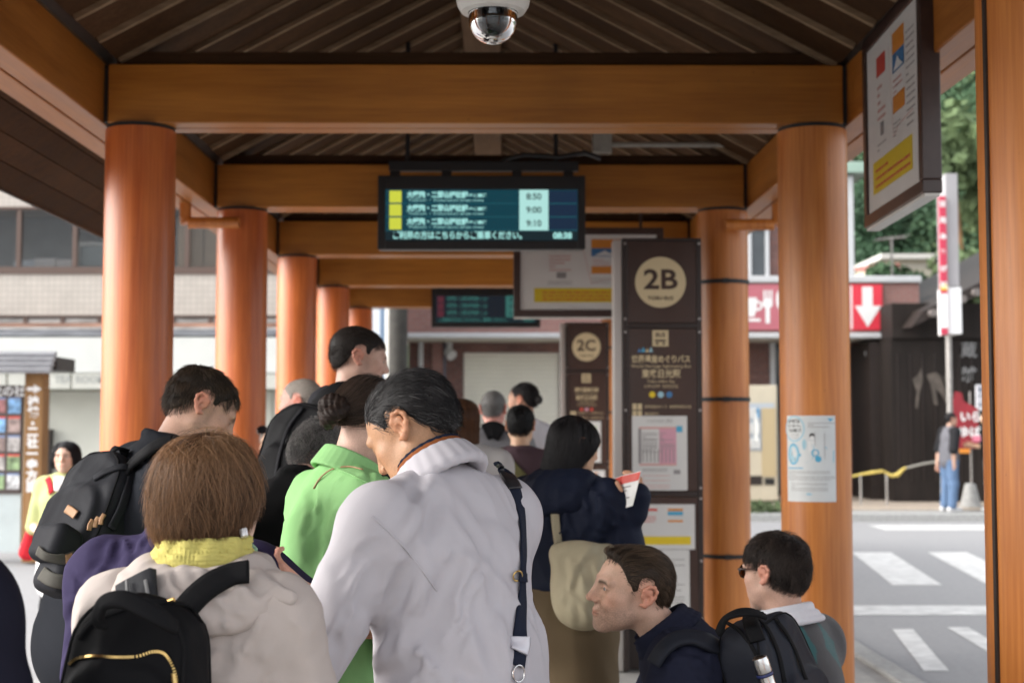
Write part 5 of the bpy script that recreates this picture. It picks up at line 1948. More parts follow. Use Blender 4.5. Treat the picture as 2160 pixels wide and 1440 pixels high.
def head_tint(P, base, lip, brow=None, beard=0.0, red=1.0, browc=(.05, .035, .025)):
    x, y, z = np.abs(P[:, 0]), P[:, 1], P[:, 2]
    T = np.tile(np.asarray(base, float), (len(P), 1))

    def blend(w, c):
        w = np.clip(w, 0, 1)[:, None]
        T[:] = T * (1 - w) + np.asarray(c) * w
    g = lambda cx, cy, cz, r: np.exp(-((x - cx) ** 2 + (y - cy) ** 2 + (z - cz) ** 2) / r ** 2)
    b = np.asarray(base)
    ruddy = b * np.array([1.12, .80, .74])
    blend(red * .55 * (g(.045, .07, -.03, .025) + g(0, .115, -.033, .016)), ruddy)
    blend(red * .75 * np.clip((x - .072) / .012, 0, 1) * (z > -.05) * (y < .03), b * np.array([1.1, .70, .62]))
    if beard > 0:
        w = np.clip((-.038 - z) / .02, 0, 1) * np.clip((y - .0 + .01) / .02, 0, 1) * np.clip((z + .145) / .02, 0, 1)
        w *= 1 - np.exp(-((x / .026) ** 2 + ((z + .07) / .011) ** 2)) * (y > .08)
        w = w * np.clip(1 + .5 * np.random.default_rng(5).normal(size=len(P)), .2, 1.8)
        blend(beard * w, b * np.array([.50, .51, .54]))
        blend(beard * 1.0 * (z < .004) * (z > -.045) * np.exp(-((y - .022) / .010) ** 2) * (x > .05), b * np.array([.5, .5, .5]))
    lw = np.exp(-(((z + .0705) / .0075) ** 2)) * np.exp(-(x / .021) ** 4) * np.clip((y - .088) / .006, 0, 1)
    blend(.8 * lw, lip)
    for w in (np.exp(-(((z + .0702) / .0016) ** 2)) * (x < .024) * (y > .085),):
        blend(.65 * w, np.asarray(lip) * .35)
    # lids and lash line
    blend(.75 * np.exp(-((z + .001) / .0028) ** 2 - ((x - .032) / .0145) ** 4) * (y > .075), (.035, .022, .018))
    blo = 1 + .045 * np.sin(P @ np.array([55., 71, 38]) + 1) * np.sin(P @ np.array([-47., 33, 82])) + .03 * np.sin(P @ np.array([150., -90, 120]))
    T *= blo[:, None]
    if brow is not None:
        zc = .0195 - ((x - .030) / .03) ** 2 * .006 + brow
        w = np.exp(-((z - zc) / .0054) ** 2) * np.clip((x - .011) / .004, 0, 1) * np.clip((.052 - x) / .006, 0, 1) * (y > .05)
        blend(.85 * w, browc)
    for yy in (.108,):
        blend(.8 * np.exp(-((x - .0065) / .004) ** 2 - ((y - .106) / .006) ** 2 - ((z + .0415) / .003) ** 2), (.06, .025, .02))
    return T


# ------------------------------------------------------------------ hair
def hair_mat(name, col, rough=.35, tint=True):
    if name in MATS:
        return MATS[name]
    m = bpy.data.materials.new(name)
    m.use_nodes = True
    N, L = m.node_tree.nodes, m.node_tree.links
    b = N['Principled BSDF']
    b.inputs['Roughness'].default_value = rough
    b.inputs['Specular IOR Level'].default_value = .22
    a = N.new('ShaderNodeAttribute')
    a.attribute_name = 'tint'
    L.new(a.outputs['Color'], b.inputs['Base Color'])
    MATS[name] = m
    return m


SHORT_LINE = [(-.13, -.062), (-.075, -.060), (-.058, -.040), (-.042, -.006), (-.034, .026), (-.014, .034), (.004, .030), (.009, .004), (.022, .000), (.030, .022), (.045, .034), (.060, .050), (.075, .064), (.086, .070), (.12, .074)]


def hair_sdf(parts):
    S = SDF()
    for c, r, k in parts:
        S.ell(c, r, k=k)
    return S


class Hair:
    """scalp cap plus combed strands, in the head's frame"""

    def __init__(s, env, line=SHORT_LINE, n=2600, steps=9, length=.05, depth=.006, flow=None, rad=.00035, col=(.03, .02, .015),
                 col2=None, grey=0.0, wild=.12, jitter=.01, curl=0.0, seed=1, end=None, base_off=.003, clump=.25, thin=None, lift=.12, layers=(.65, .5), capcol=None, stray=.010):
        s.__dict__.update(locals())

    def zmin(s, y):
        L = np.array(s.line)
        return np.interp(y, L[:, 0], L[:, 1])

    def build(s, O, M, sc, parent, name='hair'):
        r = np.random.default_rng(s.seed)
        skull = head_sdf()
        skull.p = skull.p[:3]
        # cap
        cap = SDF()
        cap.p = list(s.env.p)
        off = s.depth * .95

        def shrink(x, y, z):
            P_ = np.stack(np.broadcast_arrays(x, y, z), -1)
            e_ = s.env.at(P_)
            return np.minimum(off, np.maximum(0, skull.at(P_, False) - .0022 - e_))
        cap.disp = [(shrink, A3(-9, -9, -9), A3(9, 9, 9))]
        lineL = np.array(s.end if s.end is not None else s.line)

        def clip(x, y, z):
            zz = np.interp(y, lineL[:, 0], lineL[:, 1]) + .009
            return (z - zz) * .75 + 0 * x
        cap.p.append((clip, A3(-1e9, -1e9, -1e9), A3(1e9, 1e9, 1e9), .006, 's2'))
        V, F = cap_mesh(cap)
        cc = np.asarray(s.capcol if s.capcol is not None else np.asarray(s.col) * .55)
        T = np.tile(cc, (len(V), 1)) * (0.8 + .4 * r.random((len(V), 1)))
        W = O + (V * sc) @ M.T
        base = put(name, W, F, hair_mat('hair_cap', None, .6), parent, T)
        # roots
        P = r.normal(size=(s.n * 6, 3))
        P /= np.linalg.norm(P, axis=1)[:, None]
        P = P * np.array([.0755, .098, .083]) + np.array([0, -.018, .034])
        for _ in range(3):
            d = skull.at(P, False)
            P = P - normal_at(skull, P) * d[:, None]
        keep = P[:, 2] > s.zmin(P[:, 1]) + r.normal(size=len(P)) * .0045
        if s.thin is not None:
            keep &= r.random(len(P)) < s.thin(P)
        P = P[keep][:s.n]
        n = len(P)
        root = P.copy()
        Lh = (s.length if not callable(s.length) else s.length(P)) * (s.layers[0] + s.layers[1] * r.random(n))
        Lh = np.where((P[:, 1] > -.036) & (P[:, 1] < .034) & (np.abs(P[:, 0]) > .05) & (P[:, 2] < .050) & (s.end is None), Lh * .28, Lh)
        ds = Lh / s.steps
        kt = r.normal(size=(3, 3)) * 95
        tuft = .5 + .25 * np.sin(root @ kt[0] + 1) + .25 * np.sin(root @ kt[1] * 1.7 + 2)
        tgt = -s.depth * (.55 * tuft + .35 * r.random(n))
        stray = s.stray * r.random(n) ** 3
        e0 = s.env.at(P)
        kk = r.normal(size=(3, 3)) * 75
        ph = r.random((3, 3)) * 6
        cl = np.stack([np.sin(root @ kk[i] + ph[i, 0]) + .6 * np.sin(root @ (kk[i][::-1] * 2.1) + ph[i, 1]) for i in range(3)], 1) * s.clump
        wl = r.normal(size=(n, 3)) * s.wild
        pts = [P.copy()]
        alive = np.ones(n, bool)
        stop = np.full(n, s.steps)
        for k in range(s.steps):
            t = (k + 1) / s.steps
            g = normal_at(s.env, P)
            f = s.flow(P, root) + cl + wl
            if s.curl:
                w = 2 * math.pi * (k / 4.2) + ph[0, 0] + root @ kk[0] * .5
                f = f + s.curl * np.stack([np.sin(w), np.cos(w), np.sin(w + 1.7)], 1)
            f = f - g * (f * g).sum(1)[:, None] * (1 - .15)
            f /= np.linalg.norm(f, axis=1)[:, None] + 1e-9
            P = P + f * ds[:, None]
            e = s.env.at(P)
            want = e0 + (tgt - e0) * np.minimum(1, t / s.lift) + stray * t * t
            corr = np.where(e > want, 1.0, np.minimum(1, t * 1.2))
            P = P - g * ((e - want) * corr)[:, None]
            if s.end is not None:
                ez = np.interp(P[:, 1], lineL[:, 0], lineL[:, 1]) + (s.jitter * (r.random(n) - .6) if k == 0 else 0)
                newd = alive & (P[:, 2] < ez)
                stop[newd] = np.minimum(stop[newd], k + 1)
                alive &= ~newd
            pts.append(P.copy())
        PT = np.stack(pts, 1)           # n, steps+1, 3
        for k in range(s.steps + 1):     # strands that met the hem end there
            late = k > stop
            PT[late, k] = PT[late, k - 1] + (PT[late, k - 1] - PT[late, k - 2]) * .12 if k > 1 else PT[late, k]
        W = O + (PT.reshape(-1, 3) * sc) @ M.T - ORG[parent.name]
        cu = bpy.data.hair_curves.new('hair_strands')
        cu.add_curves([s.steps + 1] * n)
        cu.attributes['position'].data.foreach_set('vector', W.astype(np.float32).ravel())
        ra = cu.attributes.get('radius') or cu.attributes.new('radius', 'FLOAT', 'POINT')
        tp = np.linspace(0, 1, s.steps + 1)
        rad = s.rad * sc * (1 - .75 * tp ** 2)
        ra.data.foreach_set('value', np.tile(rad, n).astype(np.float32))
        c1, c2 = np.asarray(s.col, float), np.asarray(s.col2 if s.col2 is not None else s.col, float)
        u = r.random(n)
        lo = 1 - tuft
        wmix = np.clip(1.6 * lo - .35 + .6 * (u - .45), 0, 1)[:, None]
        C = c1 * (1 - wmix) + c2 * wmix
        C *= (.55 + .9 * r.random(n))[:, None]
        gy = s.grey(root) if callable(s.grey) else s.grey
        G = r.random(n) < gy
        C[G] = np.array([.15, .147, .145]) * (.5 + .6 * r.random(G.sum()))[:, None]
        ca = cu.attributes.new('tint', 'FLOAT_COLOR', 'CURVE')
        ca.data.foreach_set('color', np.concatenate([C, np.ones((n, 1))], 1).astype(np.float32).ravel())
        o = bpy.data.objects.new('hair_strands', cu)
        COL.objects.link(o)
        cu.materials.append(hair_mat('hair_strand', None, .30))
        o.parent = base
        ORG[o.name] = ORG[parent.name]
        o['kind'] = 'stuff'
        return base


def cap_mesh(S):
    """mesh of a solid whose last entry limits it from below"""
    clip = S.p.pop()
    lo, hi = S.bounds()
    lo, hi = lo - .012, hi + .012
    h = .0042
    n = np.ceil((hi - lo) / h).astype(int) + 1
    ax = [lo[i] + h * np.arange(n[i]) for i in range(3)]
    G = np.stack(np.meshgrid(*ax, indexing='ij'), -1)
    d = S.at(G)
    c = clip[0](G[..., 0], G[..., 1], G[..., 2])
    d = -smin(-d, c, .008)
    return surface_nets(d, lo, h)


SC.cycles_curves.shape = 'RIBBONS'
WHORL = A3(0, -.055, .112)


def flow_whorl(down=.9, fwd=0.0, side=0.0, rad=1.0):
    def f(P, root):
        v = (P - WHORL)
        v = v / (np.linalg.norm(v, axis=1)[:, None] + .015)
        return v * rad + A3(side, fwd, -down)
    return f


def flow_dir(d):
    d = np.asarray(d, float)

    def f(P, root):
        return np.tile(d, (len(P), 1))
    return f
# ------------------------------------------------------------------ people kit
def skel(hpx, depth, yaw, H=1.7, lean=0.0, head=(0, 0, 0), sit=False, b=1.0, arms=None, side=0.0, twist=0.0, ground=0.0, neck=1.0, zfree=True):
    """joints in world metres; hpx = photo pixel of the point between the ears, yaw 0 = facing away, + = to the left"""
    s = H / 1.75
    Rb = rotz(yaw)
    Y = lambda a, bb, c: A3(a, bb, c) * s
    sp = A3(side, math.sin(lean), math.cos(lean) * math.sqrt(max(0, 1 - side * side)))
    J = dict(s=s, Rb=Rb, b=b)
    pel = A3(0, 0, 0)
    J['pel'] = pel
    J['waist'] = pel + sp * .14 * s
    J['chest'] = pel + sp * .33 * s + Y(0, .012, 0)
    J['neck'] = pel + sp * .495 * s
    tw = rotz(twist)
    upn = unit(sp)
    fwd = unit(np.cross(upn, A3(1, 0, 0)))
    pitch, hy, hr = head
    nl = lean * .85 + pitch * .45 + .12
    nd = A3(side * .8, math.sin(nl), math.cos(nl)) * .150 * s * neck
    J['hc'] = J['neck'] + nd
    J['hR'] = Rb @ (rotz(hy) @ rotx(-pitch) @ roty(hr))
    for k, sg in (('L', -1), ('R', 1)):
        shl = J['pel'] + sp * .430 * s + tw @ Y(sg * .178 * b, -.005, 0)
        J['sh' + k] = shl
        a = (arms or {}).get(k, 'hang')
        if a == 'hang':
            el, wr = Y(sg * .05, -.03, -.30), Y(sg * .03, .07, -.27)
        elif a == 'hold':
            el, wr = Y(sg * .06, .06, -.29), Y(-sg * .06, .235, .02)
        elif a == 'up':
            el, wr = Y(sg * .08, .10, -.26), Y(-sg * .05, .17, .17)
        elif a == 'lap':
            el, wr = Y(sg * .07, .12, -.27), Y(-sg * .05, .22, -.09)
        else:
            el, wr = A3(*a[0]) * s, A3(*a[1]) * s
        J['el' + k] = shl + tw @ el
        J['wr' + k] = J['el' + k] + tw @ wr
        J['hip' + k] = Y(sg * .088 * b, 0, -.05)
        if sit:
            J['kn' + k] = J['hip' + k] + Y(sg * .06, .43, .02)
            J['an' + k] = J['kn' + k] + Y(0, .03, -.42)
        else:
            J['kn' + k] = J['hip' + k] + Y(sg * .012, .012, -.43)
            J['an' + k] = J['kn' + k] + Y(sg * .01, -.035, -.41)
    # turn, then stand the head where the photo has it
    for k in list(J):
        if k not in ('s', 'Rb', 'b', 'hR'):
            J[k] = Rb @ J[k]
    T = atn(hpx[0], hpx[1], depth) - J['hc']
    for k in list(J):
        if k not in ('s', 'Rb', 'b', 'hR'):
            J[k] = J[k] + T
    for k in 'LR':      # soles on the ground
        an = J['an' + k]
        zt = ground + .085 * s
        d = an[2] - zt
        an[2] = zt
        if not sit:
            J['kn' + k][2] -= d * .5
        else:
            J['kn' + k][2] = max(J['kn' + k][2], zt + .38 * s)
    J['w'] = Rb @ A3(1, 0, 0)
    J['wt'] = Rb @ tw @ A3(1, 0, 0)
    J['f'] = Rb @ A3(0, 1, 0)
    J['base'] = A3(J['pel'][0], J['pel'][1], ground)
    J['ground'] = ground
    return J


def trunk(S, J, i=0.0, belly=0.0, k=.05, hem=None):
    s, b, w, wt = J['s'], J['b'], J['w'], J['wt']
    k *= .45
    S.ecap(J['pel'] - A3(0, 0, .02), J['waist'], w, (.165 * b * s + i, .118 * s + i + belly * .5), (.150 * b * s + i, .110 * s + i + belly), k)
    S.ecap(J['waist'], J['chest'], (w + wt) / 2, (.152 * b * s + i, .110 * s + i + belly), (.168 * b * s + i, .122 * s + i), k)
    S.ecap(J['chest'], J['chest'] * .45 + J['neck'] * .55, wt, (.168 * b * s + i, .122 * s + i), (.145 * b * s + i, .088 * s + i), k)
    top = J['chest'] * .12 + J['neck'] * .88
    for kk in 'LR':
        S.cap(J['sh' + kk], top, .054 * s + i, .052 * s + i * .6, k)
        S.cap(J['sh' + kk] - A3(0, 0, .03), J['chest'] + A3(0, 0, .03), .062 * s + i, .08 * s + i, k)
    return S


def arm(S, J, kk, i=0.0, t=1.0, k=.035, r=(.054, .044, .031)):
    s = J['s']
    k *= .5
    sh, el, wr = J['sh' + kk], J['el' + kk], J['wr' + kk]
    S.cap(sh, el, r[0] * s + i, r[1] * s + i, k)
    if t >= 1:
        S.cap(el, el + (wr - el) * min(1, t), r[1] * s + i, (r[2] * s + i), k)
    return S


def legs(S, J, i=0.0, flare=0.0, k=.035, to=1.0):
    s = J['s']
    for kk in 'LR':
        S.cap(J['hip' + kk], J['kn' + kk], .088 * s + i, .058 * s + i + flare * .5, k)
        S.cap(J['kn' + kk], J['kn' + kk] + (J['an' + kk] - J['kn' + kk]) * to, .056 * s + i + flare * .5, .040 * s + i + flare, k)
    return S


def hand_sdf(wr, d, palm, s=1.0, curl=.6, side=1, spread=.10, thumb=.5):
    """palm and five bent fingers; d = direction of the fingers, palm = way the palm faces"""
    d = unit(d)
    pn = unit(np.asarray(palm) - d * (np.asarray(palm) @ d))
    u = np.cross(d, pn) * side      # towards the thumb
    S = SDF()
    wr = np.asarray(wr, float)
    S.cap(wr - d * .05 * s, wr, .029 * s, .026 * s, k=.02)
    S.ecap(wr, wr + d * .085 * s, u, (.026 * s, .017 * s), (.038 * s, .014 * s), k=.02)
    for j, (off, L, r) in enumerate(((.028, .070, .0088), (.0095, .078, .0092), (-.0095, .073, .0088), (-.027, .058, .0078))):
        p = wr + (d * .085 + u * off) * s
        a = 0.0
        dirn = unit(d + u * off / .03 * spread)
        q = p
        for seg, fr in enumerate((.46, .30, .26)):
            a += curl * (.5, .85, .6)[seg] * (1 + .08 * j)
            v = dirn * math.cos(a) + pn * math.sin(a)
            q2 = q + v * L * fr * s
            S.cap(q, q2, r * s * (1 - .08 * seg), r * s * (.95 - .1 * seg), k=.004)
            q = q2
    p = wr + (d * .022 + u * .024) * s
    v1 = unit(d * .55 + u * .7 + pn * thumb)
    q = p + v1 * .042 * s
    S.cap(p, q, .014 * s, .0112 * s, k=.012)
    v2 = unit(d * .9 + u * .15 + pn * thumb * .9)
    q2 = q + v2 * .030 * s
    S.cap(q, q2, .0108 * s, .0098 * s, k=.004)
    S.cap(q2, q2 + unit(v2 + pn * .25) * .024 * s, .0098 * s, .0082 * s, k=.004)
    return S


def drape(seed=0, amp=.004, fz=3.0, fx=34.0, dirn=(1, 0, 0), sharp=1.6, zc=None):
    """soft irregular folds running mostly downwards"""
    r = np.random.default_rng(seed)
    a = r.normal(size=(6, 3))
    ph = r.random(8) * 6.28
    d = unit(dirn)

    def f(x, y, z):
        u = x * d[0] + y * d[1] + z * d[2] + .28 * z * math.sin(ph[7])
        w1 = np.sin(z * 5.5 + x * 4 * a[0, 0] + y * 4 * a[0, 1] + ph[0])
        w2 = np.sin(z * 11 + x * 9 * a[1, 0] + y * 9 * a[1, 1] + ph[1])
        q = u * fx + 1.5 * w1 + .8 * w2
        r1 = 1 - np.abs(np.sin(q * .5 + ph[2]))
        r2 = 1 - np.abs(np.sin(q * 1.07 + z * fz * 3 + ph[3]))
        m = .5 + .5 * np.sin(x * 9 * a[2, 0] + y * 9 * a[2, 1] + z * 7 + ph[4])
        m2 = .5 + .5 * np.sin(x * 13 * a[3, 0] + y * 13 * a[3, 1] - z * 10 + ph[5])
        return -amp * (r1 ** sharp * m + .55 * r2 ** sharp * m2 - .3)
    return f


def crumple(seed=0, amp=.003, f0=26):
    """crossing creases as at elbows, waists and packed cloth"""
    r = np.random.default_rng(seed)
    K = r.normal(size=(5, 3))
    K /= np.linalg.norm(K, axis=1)[:, None]
    ph = r.random(10) * 6.28

    def f(x, y, z):
        o = 0
        for i in range(4):
            q = (x * K[i, 0] + y * K[i, 1] + z * K[i, 2]) * f0 * (1 + .35 * i)
            w = 1.3 * np.sin((x * K[i - 1, 1] + y * K[i - 1, 2] + z * K[i - 1, 0]) * f0 * .5 + ph[i + 4])
            o = o + (1 - np.abs(np.sin(q + w + ph[i]))) ** 1.8 / (1 + .5 * i)
        return -amp * (o - .7)
    return f


SKIN_TONES = {'fair': (.62, .38, .29), 'pink': (.66, .38, .31), 'asian': (.58, .36, .23), 'tan': (.44, .25, .155), 'olive': (.50, .30, .20)}
PEOPLE = {}


def person(label, J, skin='fair', head=None, tint=None, hair=None, eyes=None, hands='LR', hand_kw=None, hsc=1.0, group='people waiting at the bus stop', body=True, hres=.0032, name='person', neck_r=(.052, .058)):
    base = J['base']
    s = J['hs'] = J['s'] * hsc * .92
    col = SKIN_TONES[skin] if isinstance(skin, str) else skin
    hs = head or {}
    HS = head_sdf(**hs)
    hR, hc = J['hR'], J['hc']
    nb = hR.T @ ((J['neck'] + (J['chest'] - J['neck']) * .15 - hc)) / s
    up = unit(nb)
    HS.cap((0, -.022, -.030), nb, neck_r[0], neck_r[1], k=.03)
    V, F = HS.mesh(hres / s if hres > .004 else hres)
    T = head_tint(V, col, lip=np.asarray(col) * np.array([.92, .62, .58]), **(tint or {}))
    if hs.get('age'):
        r = np.random.default_rng(3)
        sp = np.clip(np.sin(V @ A3(91, 130, 77)) * np.sin(V @ A3(-120, 60, 143)) - .75, 0, 1) * 2
        T *= (1 - .3 * sp)[:, None]
    parts = [(hc + (V * s) @ hR.T, F)]
    tints = [T]
    if body:
        B = SDF()
        trunk(B, J, -.004)
        for kk in 'LR':
            arm(B, J, kk, -.004)
        legs(B, J, -.004)
        for kk in 'LR':
            B.ecap(J['an' + kk] - A3(0, 0, .035 * s), J['an' + kk] - A3(0, 0, .045 * s) + J['f'] * .15 * s, J['w'], (.03 * s, .03 * s), (.035 * s, .022 * s), .02)
        v, f = B.mesh(.013)
        parts.append((v, f))
        tints.append(np.tile(col, (len(v), 1)))
    for kk in hands:
        kw = dict(curl=.55, side=(1 if kk == 'R' else -1))
        dflt = J['wr' + kk] - J['el' + kk]
        kw.update((hand_kw or {}).get(kk, {}))
        d = kw.pop('d', dflt)
        pm = kw.pop('palm', -J['w'] if kk == 'R' else J['w'])
        S = hand_sdf(J['wr' + kk], d, pm, s=J['s'] * .98, **kw)
        v, f = S.mesh(.0034)
        parts.append((v, f))
        t = np.tile(np.asarray(col), (len(v), 1))
        dd = unit(d)
        tip = np.clip(((v - J['wr' + kk]) @ dd) / (.16 * s), 0, 1)[:, None]
        tints.append(t * (1 + tip * (np.array([1.06, .86, .82]) - 1)))
    V, F = join(*parts)
    me = mesh_np(name, V - base, F)
    a = me.color_attributes.new('tint', 'FLOAT_COLOR', 'POINT')
    a.data.foreach_set('color', np.concatenate([np.concatenate(tints), np.ones((len(V), 1))], 1).astype(np.float32).ravel())
    o = link(name, me, skin_mat('skin', col), None, org=base)
    tag(o, label, 'person', group)
    if eyes:
        for x in (-1, 1):
            mb = MB()
            c = hc + hR @ (A3(x * .032, .0795, .0) * s)
            prof = [(.0118 * s * math.sin(t), .0118 * s * math.cos(t)) for t in np.linspace(.001, math.pi - .001, 14)]
            M = Matrix([list(r_) for r_ in (hR @ A3(0, 0, 0).reshape(3, 1) * 0 + hR)]) @ Matrix.Rotation(-math.pi / 2, 3, 'X')
            mb.lathe(prof, c, 20, M)
            e = mb.build('eye', mat('eye_white', (.62, .58, .54), rough=.12, spec=.7), o, smooth=True)
            n = hR @ A3(0, 1, 0)
            p = c + n * .0108 * s
            mb = MB().lathe([(0.0001, .0016 * s), (.0035 * s, .0013 * s), (.0056 * s, 0)], p, 18, M @ Matrix.Rotation(0, 3, 'X'))
            mb.build('iris', mat('iris_' + eyes, {'brown': (.035, .02, .012), 'grey': (.12, .15, .16)}[eyes], rough=.06, spec=.8), e, smooth=True)
    if hair:
        hair.build(hc, hR, s, o)
    PEOPLE[label] = o
    return o


def garment(o, name, S, m, h=.008, label=None, tint=None):
    V, F = S.mesh(h)
    c = put(name, V, F, m, o, tint)
    if label:
        c['label'] = label
    return c


def cloth(name, col, rough=.8, weave=900, bump=.12, var=.06, sheen=0.0, wrinkle=(26, 5.0, (1, 1, .35)), spec=.10, bd=.0016):
    return mat(name, col, rough=rough, spec=spec, scale=weave, bump=bump, bumpd=bd, var=var, sheen=sheen, detail=2, wave=wrinkle)


def trousers(o, J, m, i=.018, flare=.02, name='trousers', seed=0, h=.010):
    S = SDF()
    s = J['s']
    S.ecap(J['pel'] - A3(0, 0, .03), J['waist'] * .7 + J['pel'] * .3, J['w'], (.168 * J['b'] * s + i, .122 * s + i), (.155 * J['b'] * s + i, .112 * s + i), .05)
    legs(S, J, i, flare, to=.93)
    S.noise(drape(seed, .006, 2, 30, J['w']))
    S.noise(crumple(seed + 1, .003, 16))
    for kk in 'LR':
        an = J['an' + kk]
    return garment(o, name, S, m, h)


def shoes(o, J, m):
    s = J['s']
    for kk in 'LR':
        S = SDF()
        an = J['an' + kk]
        g = J['ground']
        S.ecap(A3(an[0], an[1], g + .045 * s) - J['f'] * .05 * s, A3(an[0], an[1], g + .035 * s) + J['f'] * .15 * s, J['w'], (.042 * s, .05 * s), (.047 * s, .036 * s), .02)
        S.cap(an, an + A3(0, 0, .03 * s), .045 * s, .042 * s, .02)
        S.cutplane((0, 0, g + .001), (0, 0, -1))
        garment(o, 'shoe', S, m, .008)


def collar_stand(S, J, r=.066, tilt=0.2, t=.012, fwd=.0, h=.02):
    """ring of cloth round the neck"""
    c = J['neck'] + A3(0, 0, h) + J['f'] * fwd
    ax = unit((J['hc'] - J['neck']))
    u = unit(np.cross(J['f'], ax))
    v = np.cross(ax, u)
    pts = [c + u * r * math.cos(a) + v * r * 1.02 * math.sin(a) - ax * tilt * r * math.sin(-a) * .5 for a in np.linspace(0, 2 * math.pi, 17)]
    S.poly(pts, t, k=.02)
    return S
# ================================================================== the people
ENV_SHORT = hair_sdf([((0, -.018, .036), (.080, .103, .0875), .02), ((0, .030, .028), (.071, .068, .075), .03), ((0, -.05, -.02), (.0645, .060, .058), .04)])
ENV_CROP = hair_sdf([((0, -.018, .034), (.0785, .101, .0855), .02), ((0, .030, .024), (.069, .067, .073), .03), ((0, -.05, -.02), (.0635, .058, .056), .04)])
ENV_FULL = hair_sdf([((0, -.020, .042), (.086, .108, .092), .02), ((0, .032, .038), (.078, .072, .080), .03), ((0, -.052, -.02), (.070, .066, .062), .04)])
BLACK, BLACK2 = (.010, .009, .010), (.028, .025, .026)
BROWN, BROWN2 = (.022, .014, .009), (.060, .038, .024)

M_FABBLK = cloth('black_nylon', (.008, .008, .009), rough=.62, weave=1100, wrinkle=(22, 6, (1, 1, .6)), sheen=0, spec=.06)
M_STRAPBLK = cloth('black_webbing', (.009, .009, .010), rough=.75, weave=1600, bump=.3)
M_CHAR = cloth('charcoal_canvas', (.018, .018, .021), rough=.75, weave=900, wrinkle=(20, 8, (1, 1, .6)))
M_BRASS = mat('brass', (.62, .42, .16), rough=.28, metal=1.0)
M_STEEL = mat('brushed_steel', (.62, .61, .60), rough=.25, metal=1.0, scale=90, stretch=(1, 1, .04), bump=.05, var=.06)
M_SHOEB = mat('shoe_black', (.02, .02, .022), rough=.5, scale=60, bump=.1)
M_SHOEW = mat('shoe_white', (.6, .6, .6), rough=.6, scale=60, bump=.1)
M_TRSD = cloth('dark_trousers', (.022, .022, .026))
M_TRSB = cloth('black_trousers', (.010, .010, .011))
M_TRSK = cloth('khaki_trousers', (.135, .098, .058))
M_JEAN = cloth('blue_denim', (.105, .165, .27), weave=500, var=.2)


def held(name, loc, label, cat, group=None):
    return thing(name, tuple(loc), label, cat, group)


def frame3(up, out):
    """columns: right, out, up"""
    up = unit(up)
    out = unit(np.asarray(out) - up * (np.asarray(out) @ up))
    return np.stack([np.cross(out, up), out, up], 1)


# ------------------------------------------------------------------ older man in the pale grey jacket
M_OLDJ = cloth('pale_grey_shell', (.475, .455, .485), rough=.72, weave=1300, bump=.05, var=.025, wrinkle=(13, 5, (1, 1, .45)), sheen=0, spec=.15, bd=.006)
J = skel((872, 905), 2.9, R(54), H=1.70, lean=.17, head=(.60, R(8), .0), b=1.10, arms={'L': ((-.11, .08, -.26), (.0, .25, -.06)), 'R': 'hold'}, neck=.9)
OLD = J


def comb(side=0.0, down=.55):
    def f(P, root):
        y = P[:, 1]
        up = .95 * np.clip((y - .035) / .035, 0, 1) * np.clip((P[:, 2] - .03) / .03, 0, 1)
        dn = down * np.clip((.04 - y) / .08, 0, 1) + .5 * np.clip((.05 - P[:, 2]) / .03, 0, 1)
        return np.stack([side * np.ones_like(y), -np.ones_like(y), up - dn], 1)
    return f


flow_back = comb()


hairO = Hair(ENV_SHORT, n=5600, steps=9, length=.05, depth=.007, col=(.010, .0095, .010), col2=(.026, .024, .025), grey=lambda p: np.clip(.05 + .40 * (p[:, 1] > .03) + .10 * (p[:, 2] < .0), 0, .4),
             flow=flow_back, rad=.00050, wild=.16, clump=.35, seed=4, thin=lambda P: np.where((P[:, 2] > .100) & (P[:, 1] > -.07), .5, 1.0), capcol=(.012, .011, .011))
man = person('older man in a pale grey jacket bowing his head in the foreground', J, (.43, .235, .13), head=dict(age=1, lids='closed', jaw=1.05), tint=dict(brow=0, red=.5, browc=(.10, .08, .07)), hair=hairO, hsc=1.06, hres=.0028)
S = SDF()
trunk(S, J, .022, belly=.012, k=.07)
for kk in 'LR':
    arm(S, J, kk, .022, .98, k=.05)
S.ecap(J['pel'] - A3(0, 0, .12), J['waist'], J['w'], (.205, .155), (.19, .145), .03)
top_sdf = S
m_ = lambda *p: march(top_sdf, p, 2.2, 3.5)
S0 = S
cr = [(m_((978, 1176), (950, 1210), (925, 1262), (902, 1322), (870, 1372)), .020, .022), (m_((1000, 1160), (985, 1190), (960, 1250), (945, 1310)), .016, -.009),
      (m_((905, 1180), (890, 1240), (872, 1300)), .02, -.008), (m_((884, 1384), (850, 1410), (810, 1428), (770, 1440)), .014, .014),
      (m_((890, 1360), (960, 1400), (1010, 1438)), .014, .010), (m_((880, 1340), (900, 1385), (930, 1438)), .012, -.007),
      (m_((1010, 1040), (1020, 1120), (1015, 1210)), .022, .006), (m_((1045, 1100), (1050, 1200), (1040, 1330)), .016, .007), (m_((1130, 1120), (1140, 1240), (1150, 1400)), .012, .007),
      (m_((930, 1030), (905, 1080), (895, 1150)), .022, .006), (m_((990, 1230), (1010, 1300), (1060, 1420)), .014, .006), (m_((820, 1130), (790, 1230), (740, 1320)), .020, .006),
      (m_((760, 1180), (730, 1270), (690, 1360)), .014, -.004), (m_((850, 1180), (830, 1270), (790, 1370)), .014, .006), (m_((700, 1330), (720, 1380), (700, 1430)), .012, .006), (m_((960, 1010), (1000, 1060), (1080, 1120)), .02, .004)]
for P_, w_, d_ in cr:
    S.crease(P_, w_ * 1.1, d_ * 1.5)
OLDP = ((835, 1050), (990, 965), (1105, 1020), (1160, 1150), (1175, 1438), (650, 1438), (720, 1250))
